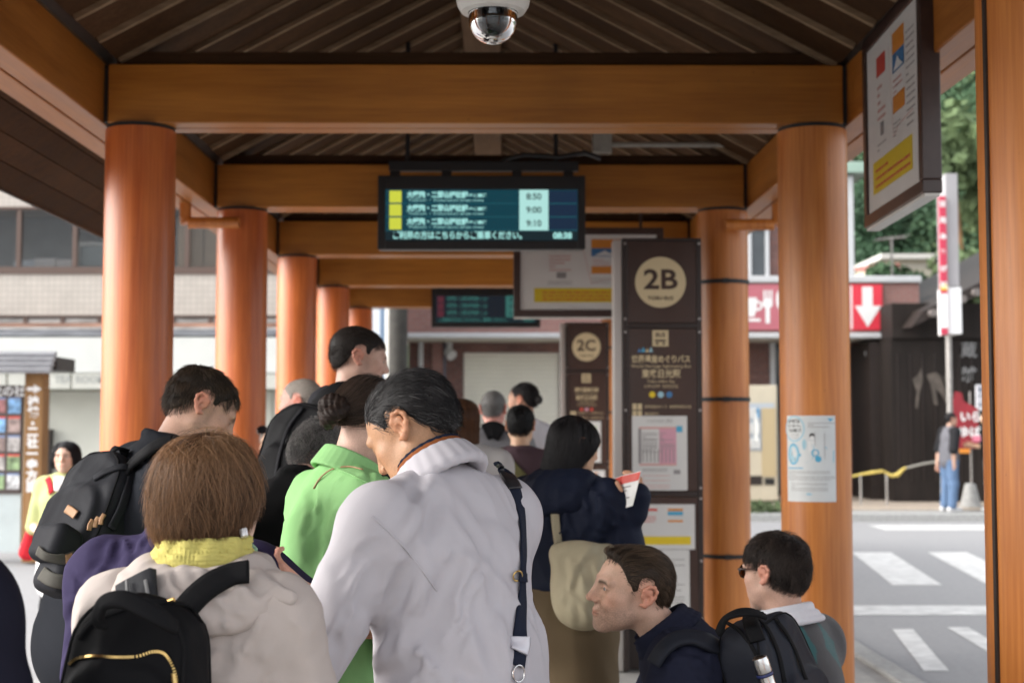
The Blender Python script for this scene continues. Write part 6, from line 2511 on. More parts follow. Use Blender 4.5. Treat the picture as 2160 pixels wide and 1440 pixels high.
folds(S, OLDP, 2.2, 3.5, 26, 0, .18, (120, 320), (.009, .020), (.003, .007), seed=1, centre=(940, 1120))
folds(S, ((780, 1080), (900, 1200), (870, 1380), (650, 1430), (720, 1250)), 2.2, 3.5, 12, -.45, .3, (80, 220), (.007, .014), seed=2)
folds(S, ((900, 1180), (1000, 1180), (960, 1420), (860, 1420)), 2.2, 3.5, 12, -.3, .25, (80, 200), d=(.004, .010), seed=3)
S.noise(drape(3, .006, 2, 44, J['w'], 1.3))
S.noise(crumple(8, .002, 16))
S.cutplane(J['pel'] - A3(0, 0, .16), (0, 0, -1))
for kk in 'LR':
    d = unit(J['wr' + kk] - J['elL'])
jk = garment(man, 'jacket', S, M_OLDJ, .0052)
OLD_S = S
# collar of the jacket, the rust undershirt collar with its navy edge
C = SDF()
nk, ax = J['neck'] + A3(0, 0, .018), unit(J['hc'] - J['neck'])
u, f = J['w'], unit(np.cross(J['w'], ax) * -1)
f = unit(J['f'] - ax * (J['f'] @ ax))


def ring(r, h, tilt=0.0, n=25, back=0.0, a0=0, a1=2 * math.pi, sq=1.0):
    return [nk + ax * (h + tilt * math.sin(a) * r) + (u * math.cos(a) + f * math.sin(a) * sq) * r + f * back for a in np.linspace(a0, a1, n)]


for q in np.linspace(0, 1, 26):
    C.poly(ring(.070 + .020 * q ** .8, .030 - .046 * q, -.10, back=-.004 * q), .0040, k=.012)
for q in np.linspace(0, 1, 4):
    C.poly(ring(.074, .030 - .03 * q, -.10), .004, k=.008)
garment(man, 'jacket_collar', C, M_OLDJ, .0045)
C = SDF()
for h, r in ((.022, .067), (.032, .0655), (.042, .064)):
    C.poly(ring(r, h, -.10), .0055, k=.014)
garment(man, 'shirt_collar', C, cloth('rust_knit', (.24, .08, .028), weave=1500, bump=.2), .004)
C = SDF().poly(ring(.0680, .0475, -.10), .0055, k=.004)
garment(man, 'collar_edging', C, cloth('navy_edging', (.012, .018, .035)), .003)
# sleeve and yoke seams: narrow welts lying on the cloth
for pix in (((784, 1088), (812, 1112), (850, 1150), (890, 1200), (922, 1246)),):
    strap_on('seam', S, pix, 2.2, 3.5, .0042, .0020, M_OLDJ, jk, .0010)
trousers(man, J, M_TRSD, seed=1)
shoes(man, J, M_SHOEB)
bag = held('shoulder_bag', march(S, [(1095, 1436)], 2.2, 3.5)[0] - A3(0, 0, .3), 'navy shoulder strap with a white clip across the pale grey jacket', 'shoulder bag')
M_NAVYW = cloth('navy_webbing', (.013, .017, .032), rough=.7, weave=2200, bump=.3)
st = strap_on('strap', S, ((1046, 975), (1062, 992), (1082, 1024), (1098, 1075), (1104, 1130), (1104, 1175), (1103, 1215)), 2.0, 3.5, .0300, .0032, M_NAVYW, bag, .0015)
strap_on('strap_pad', S, ((1050, 980), (1066, 995), (1078, 1012), (1087, 1030)), 2.0, 3.5, .034, .004, mat('strap_leather', (.02, .019, .022), rough=.4, scale=80, bump=.15), st, .004)
strap_on('lower_strap', S, ((1103, 1208), (1102, 1260), (1099, 1310), (1096, 1360), (1094, 1405)), 2.0, 3.5, .0325, .0034, M_NAVYW, bag, .003)
strap_on('strap_fold', S, ((1103, 1206), (1103, 1216), (1102, 1226)), 2.0, 3.5, .0335, .005, M_NAVYW, st, .005)
strap_on('plastic_clip', S, ((1097, 1342), (1097, 1358), (1096, 1374)), 2.0, 3.5, .042, .0055, mat('clip_white', (.58, .57, .62), rough=.22, coat=.4), bag, .007)
for pix, r_ in (((1094, 1420), .0155), ((1092, 1214), .010)):
    c = march(S, [pix], 2.0, 3.5, .007)[0]
    n_ = normal_at(S, c[None])[0]
    a_ = unit(np.cross(n_, A3(0, 0, 1)))
    b_ = np.cross(n_, a_)
    MB().tube([c + (a_ * math.cos(t) + b_ * math.sin(t)) * r_ for t in np.linspace(0, 2 * math.pi, 24, endpoint=False)], .0018, 8, closed=True).build('ring', M_BRASS if r_ < .012 else M_STEEL, bag, smooth=True)
c = march(S, [(1094, 1440)], 2.0, 3.5, .03)[0]
P_ = SDF().rbox(c - A3(0, .02, .16), (.11, .035, .12), .03)
put('pouch', *P_.mesh(.01), M_NAVYW, bag)

# ------------------------------------------------------------------ woman with the brown bob and small black backpack
M_BEIJ = cloth('pale_stone_shell', (.455, .40, .37), rough=.7, weave=1300, bump=.06, var=.03, wrinkle=(15, 6, (1, 1, .6)), bd=.004)
J = skel((446, 1042), 2.5, R(-12), H=1.54, lean=.12, head=(.10, R(-20), .0), b=.92, arms={'L': ((-.07, .03, -.28), (.06, .2, .02)), 'R': ((.07, .06, -.27), (-.08, .22, .05))}, neck=1.12)
ENV_BOB = hair_sdf([((0, -.018, .024), (.103, .112, .110), .02), ((0, -.012, -.030), (.098, .098, .072), .05), ((0, -.030, -.075), (.080, .076, .045), .04)])
BOB_END = [(-.14, -.104), (-.07, -.116), (-.02, -.112), (.01, -.096), (.03, -.060), (.05, -.03), (.07, .02), (.12, .05)]
hairB = Hair(ENV_BOB, line=[(-.13, -.062), (-.075, -.060), (-.042, -.03), (-.014, .0), (.03, .01), (.06, .045), (.086, .07), (.12, .074)], n=17000, steps=15, length=lambda P: .05 + .85 * (P[:, 2] + .10), depth=.020,
             col=(.034, .017, .009), col2=(.25, .138, .072), flow=flow_whorl(1.15, .10, -.15, .8), rad=.00036, wild=.26, clump=.7, layers=(.45, .7), stray=.018, seed=9, end=BOB_END, jitter=.022, lift=.08, capcol=(.045, .021, .010))
wom = person('woman with a brown bob and yellow collar wearing a small black backpack', J, (.60, .40, .30), head=dict(lids='open'), tint=dict(brow=0), hair=hairB, hsc=1.10)
S = SDF()
trunk(S, J, .018, k=.06)
for kk in 'LR':
    arm(S, J, kk, .020, .95, k=.05)
S.ecap(J['pel'] - A3(0, 0, .12), J['waist'], J['w'], (.195, .15), (.175, .135), .03)
m_ = lambda *p: march(S, p, 1.9, 3.0)
cr = [(m_((600, 1270), (570, 1320), (540, 1380), (520, 1436)), .018, .010), (m_((560, 1290), (530, 1345), (500, 1400)), .014, -.008), (m_((500, 1300), (480, 1360), (470, 1430)), .016, .010), (m_((215, 1260), (180, 1330), (150, 1400)), .016, .008), (m_((620, 1320), (600, 1380), (570, 1438)), .014, .007)]
for c_ in cr:
    S.crease(*c_)
folds(S, ((200, 1240), (330, 1200), (520, 1210), (620, 1270), (635, 1438), (120, 1438)), 1.9, 3.0, 30, 0, .3, (80, 220), (.006, .014), seed=4, centre=(560, 1250))
S.noise(drape(12, .006, 2, 44, J['w'], 1.3))
S.noise(crumple(5, .004, 22))
S.noise(crumple(6, .0016, 46))
S.cutplane(J['pel'] - A3(0, 0, .14), (0, 0, -1))
WS = S
jk = garment(wom, 'jacket', S, M_BEIJ, .0065)
# hood lying back on the shoulders
C = SDF()
nk, ax, u, f = J['neck'] + A3(0, 0, .012), unit(J['hc'] - J['neck']), J['w'], J['f']
for h, r, t, a0, a1 in ((-.006, .092, .016, 140, 400), (-.030, .110, .019, 150, 390), (-.055, .122, .014, 165, 375), (.006, .082, .010, 130, 410)):
    C.poly([nk + A3(0, 0, 1) * h + (u * math.cos(a) * 1.12 + f * math.sin(a) * .98) * r - A3(0, 0, 1) * .018 * math.sin(a) * math.sin(a) for a in np.linspace(R(a0), R(a1), 18)], t, k=.035)
C.cap(m_((545, 1235))[0], m_((612, 1262))[0], .018, .012, k=.03)
folds(C, ((330, 1205), (520, 1200), (620, 1265), (480, 1320), (420, 1270)), 1.9, 3.0, 26, 1.1, .4, (50, 150), d=(.003, .008), seed=5)
C.noise(crumple(31, .005, 30))
HOOD = C
C.noise(drape(33, .004, 6, 50, unit(J['f'] + J['w'])))
garment(wom, 'hood', C, M_BEIJ, .005)
# frilled yellow collar
C = SDF()
rr = lambda r, h, fr, ph: [nk + ax * (h + fr * .4 * math.sin(a * 9 + ph)) + (u * math.cos(a) + f * math.sin(a)) * (r + fr * math.sin(a * 11 + ph)) for a in np.linspace(0, 2 * math.pi, 90)]
for h, r, t in ((.020, .072, .009), (.032, .069, .007), (.044, .069, .005), (.055, .071, .0035)):
    C.poly(rr(r, h, .0015 + (h - .02) * .10, 0), t, k=.010)
C.poly(rr(.078, .030, .004, 1.5), .0045, k=.008)
C.noise(lambda x, y, z: .0012 * np.sin((x * f[0] + y * f[1]) * 40 + z * 900) + .001 * np.sin(np.arctan2(y - nk[1], x - nk[0]) * 70))
garment(wom, 'frilled_collar', C, cloth('yellow_crepe', (.55, .49, .15), rough=.8, weave=800, bump=.3), .0034)
er = J['hc'] + J['hR'] @ A3(.083, -.004, -.058)
MB().cyl(er, er + A3(.004, -.004, -.012), .0075, .0065, 16).build('earring', mat('earring_white', (.7, .7, .7), rough=.2, metal=.3), wom, smooth=True)
trousers(wom, J, M_TRSD, seed=2)
shoes(wom, J, M_SHOEB)


def backpack(label, P, up, out, w, h, d, m, puff=.03, seed=0, res=.007, pocket=None, piping=True, cat='backpack'):
    """body, front pocket and piping; P centre of the body, out away from the wearer"""
    M = frame3(up, out)
    t = held('backpack', P - M[:, 2] * h / 2, label, cat, 'backpacks worn by the people in the queue')
    S = SDF()
    S.slab(P, (w, d, h), w * .36, min(d * .22, .03), M, taper=.10)
    S.slab(P + M[:, 1] * d * .42 - M[:, 2] * h * .16, (w * .84, d * .5, h * .56), w * .22, .018, M, k=.012, taper=.06)
    S.ell(P + M[:, 1] * d * .1, (w * .44, d * .50, h * .44), M, k=.03)
    S.noise(crumple(seed, .006, 15))
    S.noise(drape(seed + 5, .006, 3, 26, M[:, 0]))
    b = put('body', *S.mesh(res), m, t)
    if piping:
        for yy, kx in ((d * .5, 1.0), (-d * .42, 1.0)):
            pts = []
            Rc, hw, hh = w * .36, w / 2, h / 2
            for cx_, cz_, a0 in ((1, -1, -90), (1, 1, 0), (-1, 1, 90), (-1, -1, 180)):
                for a in np.linspace(R(a0), R(a0 + 90), 7):
                    x_, z_ = cx_ * (hw - Rc) + Rc * math.cos(a), cz_ * (hh - Rc) + Rc * math.sin(a)
                    pts.append(P + M[:, 0] * x_ * (1 - .10 * z_ / hh) + M[:, 2] * z_ + M[:, 1] * yy)
            pts = np.array(pts)
            for _ in range(2):
                pts = pts - normal_at(S, pts) * S.at(pts)[:, None]
            MB().tube([tuple(p) for p in pts], .0032, 6, closed=True).build('piping', M_STRAPBLK, b, smooth=True)
    if pocket:
        pz, ph, pw, pd = pocket
        Q = SDF().rbox(P + M[:, 1] * (d * .46 + pd * .2) + M[:, 2] * pz, (pw / 2, pd, ph / 2), min(pd, ph / 2) * .8, M)
        Q.noise(crumple(seed + 2, .002, 22))
        put('pocket', *Q.mesh(res * .8), m, t)
        for p in Q.p:
            S.p.append(p)
    return t, S, M


# her bag
Pb = atn(288, 1440, 2.26)
bt, BS, BM = backpack('small black backpack with a gold zip on the brown-haired woman', Pb, unit(A3(.06, .12, 1)), unit(A3(-.22, -1, .10)), .215, .27, .11, M_FABBLK, seed=3, res=.006)
mb_ = lambda *p: march(BS, p, 1.6, 2.8)
zp = mb_((146, 1402), (165, 1388), (200, 1384), (245, 1386), (290, 1384), (322, 1374), (345, 1376), (360, 1392), (370, 1420), (372, 1445))
zn = normal_at(BS, zp)
V, F = ribbon(zp + zn * .0008, zn, .0070, .0014)
zb = put('zip_tape', V, F, M_STRAPBLK, bt)
C_ = catmull(zp + zn * .0026, 10)
tt = MB()
acc, last = 0, C_[0]
for i in range(1, len(C_) - 1):
    acc += np.linalg.norm(C_[i] - last)
    last = C_[i]
    if acc > .0030:
        acc = 0
        t_ = unit(C_[i + 1] - C_[i - 1])
        n_ = zn[int(np.argmin(((zp - C_[i]) ** 2).sum(1)))]
        b_ = np.cross(t_, n_)
        M3 = Matrix([list(x) for x in np.stack([t_, b_, np.cross(t_, b_)], 1)])
        tt.obox(tuple(C_[i]), (.0010, .0021, .0012), M3)
o_ = tt.build('zip_teeth', M_BRASS, zb)
o_['kind'] = 'stuff'
pl = mb_((367, 1418), (371, 1444))
MB().tube([pl[0] + A3(0, -.006, .0), pl[1] + A3(.0, -.008, .0)], [.0035, .0045], 8).build('zip_pull', M_BRASS, bt, smooth=True)
# top zip, grab handle, shoulder straps
strap_on('top_zip', BS, ((165, 1345), (195, 1310), (245, 1288), (300, 1272), (352, 1268), (400, 1280), (425, 1310)), 1.6, 2.8, .010, .003, M_STRAPBLK, bt, .001)
hz = np.array([atn(*p) for p in ((214, 1322, 2.165), (207, 1296, 2.15), (222, 1268, 2.135), (262, 1263, 2.12), (310, 1285, 2.12), (345, 1306, 2.13), (372, 1322, 2.15))])
hn = np.array([unit(A3(-.2 + .1 * i, -.8, .6)) for i in range(7)])
put('grab_handle', *ribbon(hz, hn, [.022, .024, .028, .030, .030, .028, .024], .009), M_STRAPBLK, bt)
SS = SDF()
SS.p = WS.p + HOOD.p
SS.disp = WS.disp
M_STRAPC = cloth('charcoal_strap', (.040, .041, .045), rough=.7, weave=1500, bump=.3)
strap_on('shoulder_strap', SS, ((296, 1322), (293, 1288), (289, 1252), (286, 1222)), 1.9, 3.0, .078, .013, M_STRAPC, bt, .006)
strap_on('strap_edge', SS, ((322, 1318), (318, 1285), (312, 1252), (307, 1224)), 1.9, 3.0, .006, .004, cloth('grey_piping', (.20, .20, .20), weave=1500), bt, .022)
strap_on('strap_edge', SS, ((276, 1318), (274, 1285), (270, 1252), (268, 1224)), 1.9, 3.0, .005, .004, MATS['grey_piping'], bt, .022)
strap_on('shoulder_strap', SS, ((368, 1312), (392, 1282), (420, 1252), (452, 1228), (490, 1212), (525, 1206)), 1.9, 3.0, .044, .013, M_STRAPBLK, bt, .008)
for pix in ((352, 1268),):
    p = mb_(pix)[0]
    MB().cyl(p, p + A3(.012, -.004, .004), .0035, n=10).build('zip_end', M_BRASS, bt, smooth=True)

# ------------------------------------------------------------------ man in the violet polo shirt, mostly behind her
M_POLO = cloth('violet_pique', (.030, .024, .060), rough=.85, weave=1000, bump=.2, wrinkle=(16, 4, (1, 1, .5)))
J = skel((440, 1040), 3.2, R(-18), H=1.76, lean=.34, head=(.65, R(-8), 0), b=.96, arms={'L': ((-.07, .06, -.28), (.10, .22, -.02)), 'R': 'hold'})
J['elR'] = atn(700, 1350, 3.10)
J['wrR'] = atn(652, 1262, 3.00)
hv = Hair(ENV_CROP, n=1200, steps=6, length=.03, depth=.004, col=(.20, .19, .18), col2=(.33, .32, .30), flow=flow_whorl(.8), rad=.0005, seed=2, capcol=(.2, .19, .18))
vio = person('man in a violet polo shirt hunched over his phone behind the brown-haired woman', J, 'fair', hair=hv, hand_kw={'R': dict(d=unit(A3(-.75, .0, .55)), palm=A3(.2, .9, .5), curl=.75, side=1)})
S = SDF()
trunk(S, J, .020, belly=.035, k=.07)
for kk in 'LR':
    S.cap(J['sh' + kk], J['sh' + kk] * .22 + J['el' + kk] * .78, .080, .082, k=.05)
S.ecap(J['pel'] - A3(0, 0, .06), J['waist'], J['w'], (.20, .16), (.195, .16), .03)
collar_stand(S, J, .07, h=.018)
folds(S, ((330, 1070), (300, 1180), (150, 1400), (130, 1330), (190, 1150)), 2.6, 3.8, 22, -.4, .3, (60, 180), d=(.003, .007), seed=6)
S.noise(drape(21, .0045, 2, 26, J['w']))
for kk in 'LR':
    S.cutplane(J['sh' + kk] * .24 + J['el' + kk] * .76, unit(J['el' + kk] - J['sh' + kk])) if kk == 'L' and False else None
garment(vio, 'polo_shirt', S, M_POLO, .0075)
trousers(vio, J, cloth('tan_trousers', (.30, .20, .12)), seed=3)
shoes(vio, J, M_SHOEB)
ph = held('phone', atn(548, 1182, 2.97), 'dark phone held in a hand between the beige jacket and green shirt', 'phone')
Mp = frame3(unit(atn(524, 1164, 2.95) - atn(566, 1204, 2.99)), A3(.3, -.6, .9))
Q = MB().obox(tuple(atn(546, 1184, 2.965)), (.034, .0042, .066), Matrix([list(r) for r in Mp]))
Q.build('case', mat('phone_navy', (.02, .025, .04), rough=.25, coat=.4), ph, bevel=.004)
MB().obox(tuple(atn(546, 1184, 2.965) + Mp[:, 1] * .0046), (.031, .0006, .062), Matrix([list(r) for r in Mp])).build('screen', mat('phone_screen', (.16, .20, .24), rough=.08, spec=.8), ph)

# ------------------------------------------------------------------ man in the black T-shirt with the rucksack
M_TEE = cloth('black_jersey', (.017, .019, .024), rough=.85, weave=1200, wrinkle=(15, 5, (1, 1, .5)))
J = skel((424, 862), 3.95, R(-62), H=1.80, lean=.36, head=(.55, R(-6), R(-6)), b=1.12, arms={'L': 'hold', 'R': 'hold'}, neck=.95)
hT = Hair(ENV_SHORT, n=4600, steps=8, length=.034, depth=.008, col=(.020, .014, .009), col2=(.085, .058, .040), flow=flow_whorl(.55, .55, 0, .7), rad=.00052, wild=.2, clump=.4, seed=14, capcol=(.018, .013, .009))
tee = person('dark-haired man in a black T-shirt looking down at left', J, (.56, .335, .245), head=dict(lids='closed', nose=1.05), tint=dict(brow=0, beard=.45, browc=(.02, .013, .01)), hair=hT, hsc=1.0)
S = SDF()
trunk(S, J, .022, belly=.02, k=.06)
for kk in 'LR':
    S.cap(J['sh' + kk], J['sh' + kk] * .25 + J['el' + kk] * .75, .078, .074, k=.05)
S.ecap(J['pel'] - A3(0, 0, .05), J['waist'], J['w'], (.20, .155), (.195, .15), .06)
collar_stand(S, J, .068, h=.012, t=.009)
folds(S, ((300, 910), (330, 920), (320, 1060), (270, 1050)), 3.4, 4.6, 12, .2, .5, (50, 120), seed=7)
S.noise(drape(41, .005, 2, 28, J['f']))
TS = S
garment(tee, 't_shirt', S, M_TEE, .0075)
trousers(tee, J, M_TRSD, seed=4)
shoes(tee, J, M_SHOEB)
up_ = unit(atn(275, 955, 3.85) - atn(160, 1235, 3.70))
Pk = atn(205, 1082, 3.78)
M_RUCK = cloth('black_ripstop', (.022, .023, .027), rough=.6, weave=900, wrinkle=(18, 9, (1, 1, .7)), bd=.003)
rt, RS, RM = backpack('black rucksack with grey pocket bands on the man in black', Pk, up_, unit(A3(-.62, -.76, .1)),   .27, .32, .14, M_RUCK, seed=11, res=.0075)
Q = SDF().rbox(atn(118, 1150, 3.60), (.060, .045, .050), .028, RM)
Q.noise(crumple(4, .003, 20))
put('upper_pocket', *Q.mesh(.007), M_RUCK, rt)
Q2 = SDF().rbox(atn(130, 1218, 3.60), (.062, .050, .046), .03, RM)
put('lower_pocket', *Q2.mesh(.007), M_RUCK, rt)
QQ = SDF()
QQ.p = RS.p + Q.p + Q2.p
M_BAND = cloth('grey_band', (.085, .082, .072), rough=.75, weave=1500, bump=.3)
M_LEATH = mat('tan_leather', (.36, .20, .10), rough=.55, scale=70, bump=.15)
strap_on('pocket_band', QQ, ((80, 1160), (95, 1172), (118, 1178), (140, 1178), (158, 1172)), 3.2, 4.2, .028, .005, M_BAND, rt, .004)
strap_on('pocket_band', QQ, ((88, 1208), (105, 1220), (128, 1226), (150, 1226), (168, 1220)), 3.2, 4.2, .036, .005, M_BAND, rt, .004)
strap_on('leather_tab', QQ, ((138, 1179), (146, 1178), (154, 1174)), 3.2, 4.2, .024, .005, M_LEATH, rt, .007)
strap_on('leather_tab', QQ, ((146, 1227), (154, 1226), (162, 1222)), 3.2, 4.2, .032, .005, M_LEATH, rt, .007)
strap_on('leather_badge', QQ, ((140, 1072), (150, 1078), (160, 1086)), 3.2, 4.2, .024, .003, M_LEATH, rt, .003)
for i in range(3):
    strap_on('leather_lacing', QQ, ((188 + i * 12, 1118 - i * 6), (190 + i * 12, 1106 - i * 6), (196 + i * 12, 1096 - i * 6)), 3.2, 4.2, .012, .004, M_LEATH, rt, .004)
strap_on('lid_fold', QQ, ((200, 1010), (225, 995), (262, 985), (300, 1000), (318, 1030)), 3.2, 4.2, .020, .008, M_RUCK, rt, .002)
strap_on('side_strap', QQ, ((282, 985), (270, 1030), (255, 1075), (235, 1115)), 3.2, 4.2, .026, .006, M_RUCK, rt, .004)
SS = SDF()
SS.p = TS.p
strap_on('shoulder_strap', SS, ((262, 1000), (285, 975), (310, 955), (335, 940), (365, 932)), 3.2, 4.4, .05, .014, M_STRAPBLK, rt, .012)
hl = np.array([atn(*p) for p in ((228, 985, 3.82), (232, 958, 3.80), (246, 944, 3.80), (262, 950, 3.82), (270, 972, 3.84))])
put('grab_loop', *ribbon(hl, np.array([unit(A3(-.3, -.5, .8))] * 5), .030, .006), M_STRAPBLK, rt)

# ------------------------------------------------------------------ woman in the green shirt with her hair in a bun
M_GRN = cloth('mint_green_cotton', (.27, .52, .215), rough=.8, weave=1300, bump=.08, var=.03, wrinkle=(15, 6, (1, 1, .5)), bd=.003)
J = skel((784, 890), 3.45, R(-60), H=1.69, lean=.14, head=(.50, R(16), 0), b=.82, arms={'L': ((-.05, .05, -.29), (.08, .2, .0)), 'R': 'hold'})
ENV_BUN = hair_sdf([((0, -.018, .036), (.081, .105, .089), .02), ((0, .030, .030), (.073, .070, .077), .03), ((0, -.06, -.01), (.066, .060, .055), .04)])
BUN = A3(0, -.106, -.040)


def flow_bun(P, root):
    v = BUN - P
    return v / (np.linalg.norm(v, axis=1)[:, None] + .02)


hG = Hair(ENV_BUN, n=5200, steps=12, length=lambda P: np.minimum(.17, np.linalg.norm(P - BUN, axis=1) * 1.05), depth=.006, col=(.022, .015, .011), col2=(.085, .058, .044), flow=flow_bun, rad=.0005, wild=.05, clump=.12, seed=6, capcol=(.022, .015, .012))
grn = person('woman in a mint green shirt with her dark hair in a bun', J, (.58, .37, .29), head=dict(lids='closed'), tint=dict(brow=0), hair=hG)
C = SDF()
bc = J['hc'] + J['hR'] @ (BUN * .92 + A3(0, -.016, 0))
for i in range(3):
    C.poly([bc + J['hR'] @ A3(.022 * math.cos(a + i), -.006 + .01 * math.sin(2 * a + i * 2), .024 * math.sin(a + i)) for a in np.linspace(0, 6.28, 14)], .013, k=.012)
C.noise(lambda x, y, z: .0016 * np.sin(x * 420 + z * 160 + 3 * np.sin(z * 70)) + .001 * np.sin(z * 520 - y * 200))
bn_ = garment(grn, 'hair_bun', C, hair_mat('hair_cap', None, .6), .0036, tint=None)
cA = bn_.data.color_attributes.new('tint', 'FLOAT_COLOR', 'POINT')
cA.data.foreach_set('color', np.tile([.020, .012, .009, 1], len(bn_.data.vertices)).astype(np.float32))
S = SDF()
trunk(S, J, .020, k=.07)
for kk in 'LR':
    arm(S, J, kk, .020, .95, k=.05)
S.ecap(J['pel'] - A3(0, 0, .10), J['waist'], J['w'], (.17, .14), (.155, .13), .03)
m_ = lambda *p: march(S, p, 2.9, 4.0)
cr = [(m_((690, 1060), (672, 1110), (660, 1180), (655, 1260)), .018, .014), (m_((682, 1130), (705, 1165), (735, 1185)), .012, .012), (m_((735, 1190), (715, 1240), (700, 1300)), .012, .007), (m_((655, 1060), (640, 1120), (640, 1190)), .014, -.008),
      (m_((780, 1040), (740, 1075), (720, 1120)), .014, .005), (m_((640, 1200), (650, 1280), (665, 1330)), .012, .008), (m_((690, 1200), (675, 1270), (670, 1330)), .014, -.006)]
for c_ in cr:
    S.crease(c_[0], c_[1], c_[2] * 1.4)
folds(S, ((660, 1040), (730, 980), (840, 1040), (780, 1200), (660, 1340), (625, 1200)), 2.9, 4.0, 46, .05, .3, (50, 160), d=(.003, .008), seed=8, centre=(740, 1080))
S.noise(drape(55, .006, 2, 44, J['w'], 1.3))
S.noise(crumple(57, .004, 22))
S.noise(crumple(58, .0015, 48))
S.cutplane(J['pel'] + A3(0, 0, .0), (0, 0, -1))
GS = S
gs = garment(grn, 'shirt', S, M_GRN, .007)
C = SDF()
nk, ax = J['neck'] + A3(0, 0, .010), unit(J['hc'] - J['neck'])
u, f = J['w'], unit(J['f'] - ax * (J['f'] @ ax))
for q in np.linspace(0, 1, 12):
    C.poly([nk + ax * (.036 - .04 * q) + (u * math.cos(a) + f * math.sin(a)) * (.069 + .006 * q) for a in np.linspace(0, 6.283, 25)], .0032, k=.005)
for q in np.linspace(0, 1, 16):
    C.poly([nk + ax * (.037 - .050 * q - .016 * q * max(0, math.sin(a))) + (u * math.cos(a) + f * math.sin(a)) * (.071 + .013 * q) for a in np.linspace(R(100), R(440), 31)], .0032, k=.005)
garment(grn, 'shirt_collar', C, M_GRN, .0045)
for pix in (((845, 1030), (800, 1045), (760, 1075), (735, 1110), (725, 1150)), ((700, 985), (740, 1000), (790, 1025))):
    strap_on('seam', S, pix, 2.9, 4.2, .0045, .002, M_GRN, gs, .0022)
bgc = held('necklace', J['neck'], 'thin tan cord round the neck over the green shirt', 'cord')
strap_on('cord', S, ((662, 1030), (676, 1008), (700, 990), (735, 984), (765, 990)), 2.9, 4.2, .004, .003, M_LEATH, bgc, .003)
trousers(grn, J, cloth('slate_trousers', (.13, .14, .17)), seed=5)
shoes(grn, J, M_SHOEB)

# ------------------------------------------------------------------ tall man with the black backpack
M_HOOD = cloth('charcoal_sweat', (.022, .022, .026), rough=.9, weave=700, wrinkle=(14, 5, (1, 1, .6)))
J = skel((757, 755), 5.0, R(-58), H=1.86, lean=.10, head=(.16, R(-14), 0), b=1.05, arms={'L': 'hold', 'R': 'hold'})
hX = Hair(ENV_CROP, n=3600, steps=6, length=lambda P: np.where(P[:, 2] > .055, .034, .012), depth=.006, col=(.012, .009, .008), col2=(.045, .033, .027), flow=flow_whorl(.5, .5, 0, .8), rad=.0005, wild=.25, clump=.3, seed=21, capcol=(.016, .012, .010))
tal = person('tall young man with cropped dark hair and a dark hooded top', J, (.56, .35, .27), head=dict(lids='open'), tint=dict(brow=0, beard=.25, browc=(.015, .01, .008)), hair=hX, eyes='brown', hsc=.95)
S = SDF()
trunk(S, J, .022, k=.06)
for kk in 'LR':
    arm(S, J, kk, .024, .95)
S.ecap(J['pel'] - A3(0, 0, .08), J['waist'], J['w'], (.20, .15), (.19, .145), .06)
for a in np.linspace(R(170), R(370), 9):
    pass
C = SDF()
nk = J['neck'] + A3(0, 0, .02)
for h, r, t in ((.01, .080, .018), (-.015, .10, .024), (-.045, .115, .020)):
    S.poly([nk + A3(0, 0, h) + (J['w'] * math.cos(a) + J['f'] * math.sin(a)) * r for a in np.linspace(R(150), R(390), 14)], t, k=.03)
S.noise(crumple(61, .004, 22))
S.noise(drape(62, .005, 2, 26, J['f']))
XS = S
garment(tal, 'hooded_top', S, M_HOOD, .009)
trousers(tal, J, M_TRSB, seed=6)
shoes(tal, J, M_SHOEB)
up_ = unit(atn(700, 830, 4.75) - atn(622, 1110, 4.70))
kt, KS, KM = backpack('large black backpack on the tall young man', atn(645, 992, 4.70), up_, unit(A3(-.50, -.82, .1)), .30, .43, .17, M_FABBLK, seed=17, res=.009)
SS = SDF()
SS.p = list(XS.p)
strap_on('shoulder_strap', SS, ((668, 860), (690, 835), (712, 822), (730, 820)), 4.3, 5.4, .06, .016, M_STRAPBLK, kt, .012)
for pix in (((640, 860), (610, 900), (590, 960), (578, 1030), (572, 1080)), ((668, 880), (655, 950), (640, 1020), (640, 1100)), ((585, 1000), (620, 1012), (660, 1006))):
    strap_on('piping', KS, pix, 4.2, 5.2, .012, .006, M_CHAR, kt, .002)

# ------------------------------------------------------------------ seated man in profile
M_NAVY = cloth('navy_pique', (.017, .019, .036), rough=.85, weave=1100, bump=.2, wrinkle=(15, 4, (1, 1, .6)))
J = skel((1333, 1243), 3.72, R(84), H=1.80, lean=.66, head=(-.12, R(20), R(-4)), sit=True, b=1.1, arms={'L': 'lap', 'R': 'lap'}, neck=.98)
SIT = J
ENV_QUIFF = hair_sdf([((0, -.018, .038), (.080, .103, .0885), .02), ((0, .030, .030), (.071, .068, .076), .03), ((0, -.05, -.02), (.0645, .060, .058), .04), ((.01, .052, .094), (.045, .036, .019), .03)])
hS = Hair(ENV_QUIFF, n=5600, steps=9, length=lambda P: np.where(P[:, 2] > .06, .060, .032), depth=.008, col=(.026, .017, .011), col2=(.10, .066, .042),
          flow=comb(.25, .6), rad=.00050, wild=.08, clump=.25, stray=.004, seed=31, capcol=(.028, .018, .012),
          line=[(-.13, -.075), (-.075, -.072), (-.058, -.050), (-.042, -.012), (-.034, .028), (-.014, .036), (.004, .031), (.010, -.004), (.024, -.008), (.029, .008), (.040, .018), (.050, .040), (.062, .060), (.078, .072), (.12, .078)])
sit = person('seated man in profile with short brown hair and a navy polo shirt', J, (.66, .41, .30), head=dict(lids='squint', nose=1.09, mouth=.0055), tint=dict(brow=-.002, beard=.38, browc=(.020, .012, .008)), hair=hS, hsc=1.0, eyes='grey', hres=.0026)
S = SDF()
trunk(S, J, .020, belly=.01, k=.06)
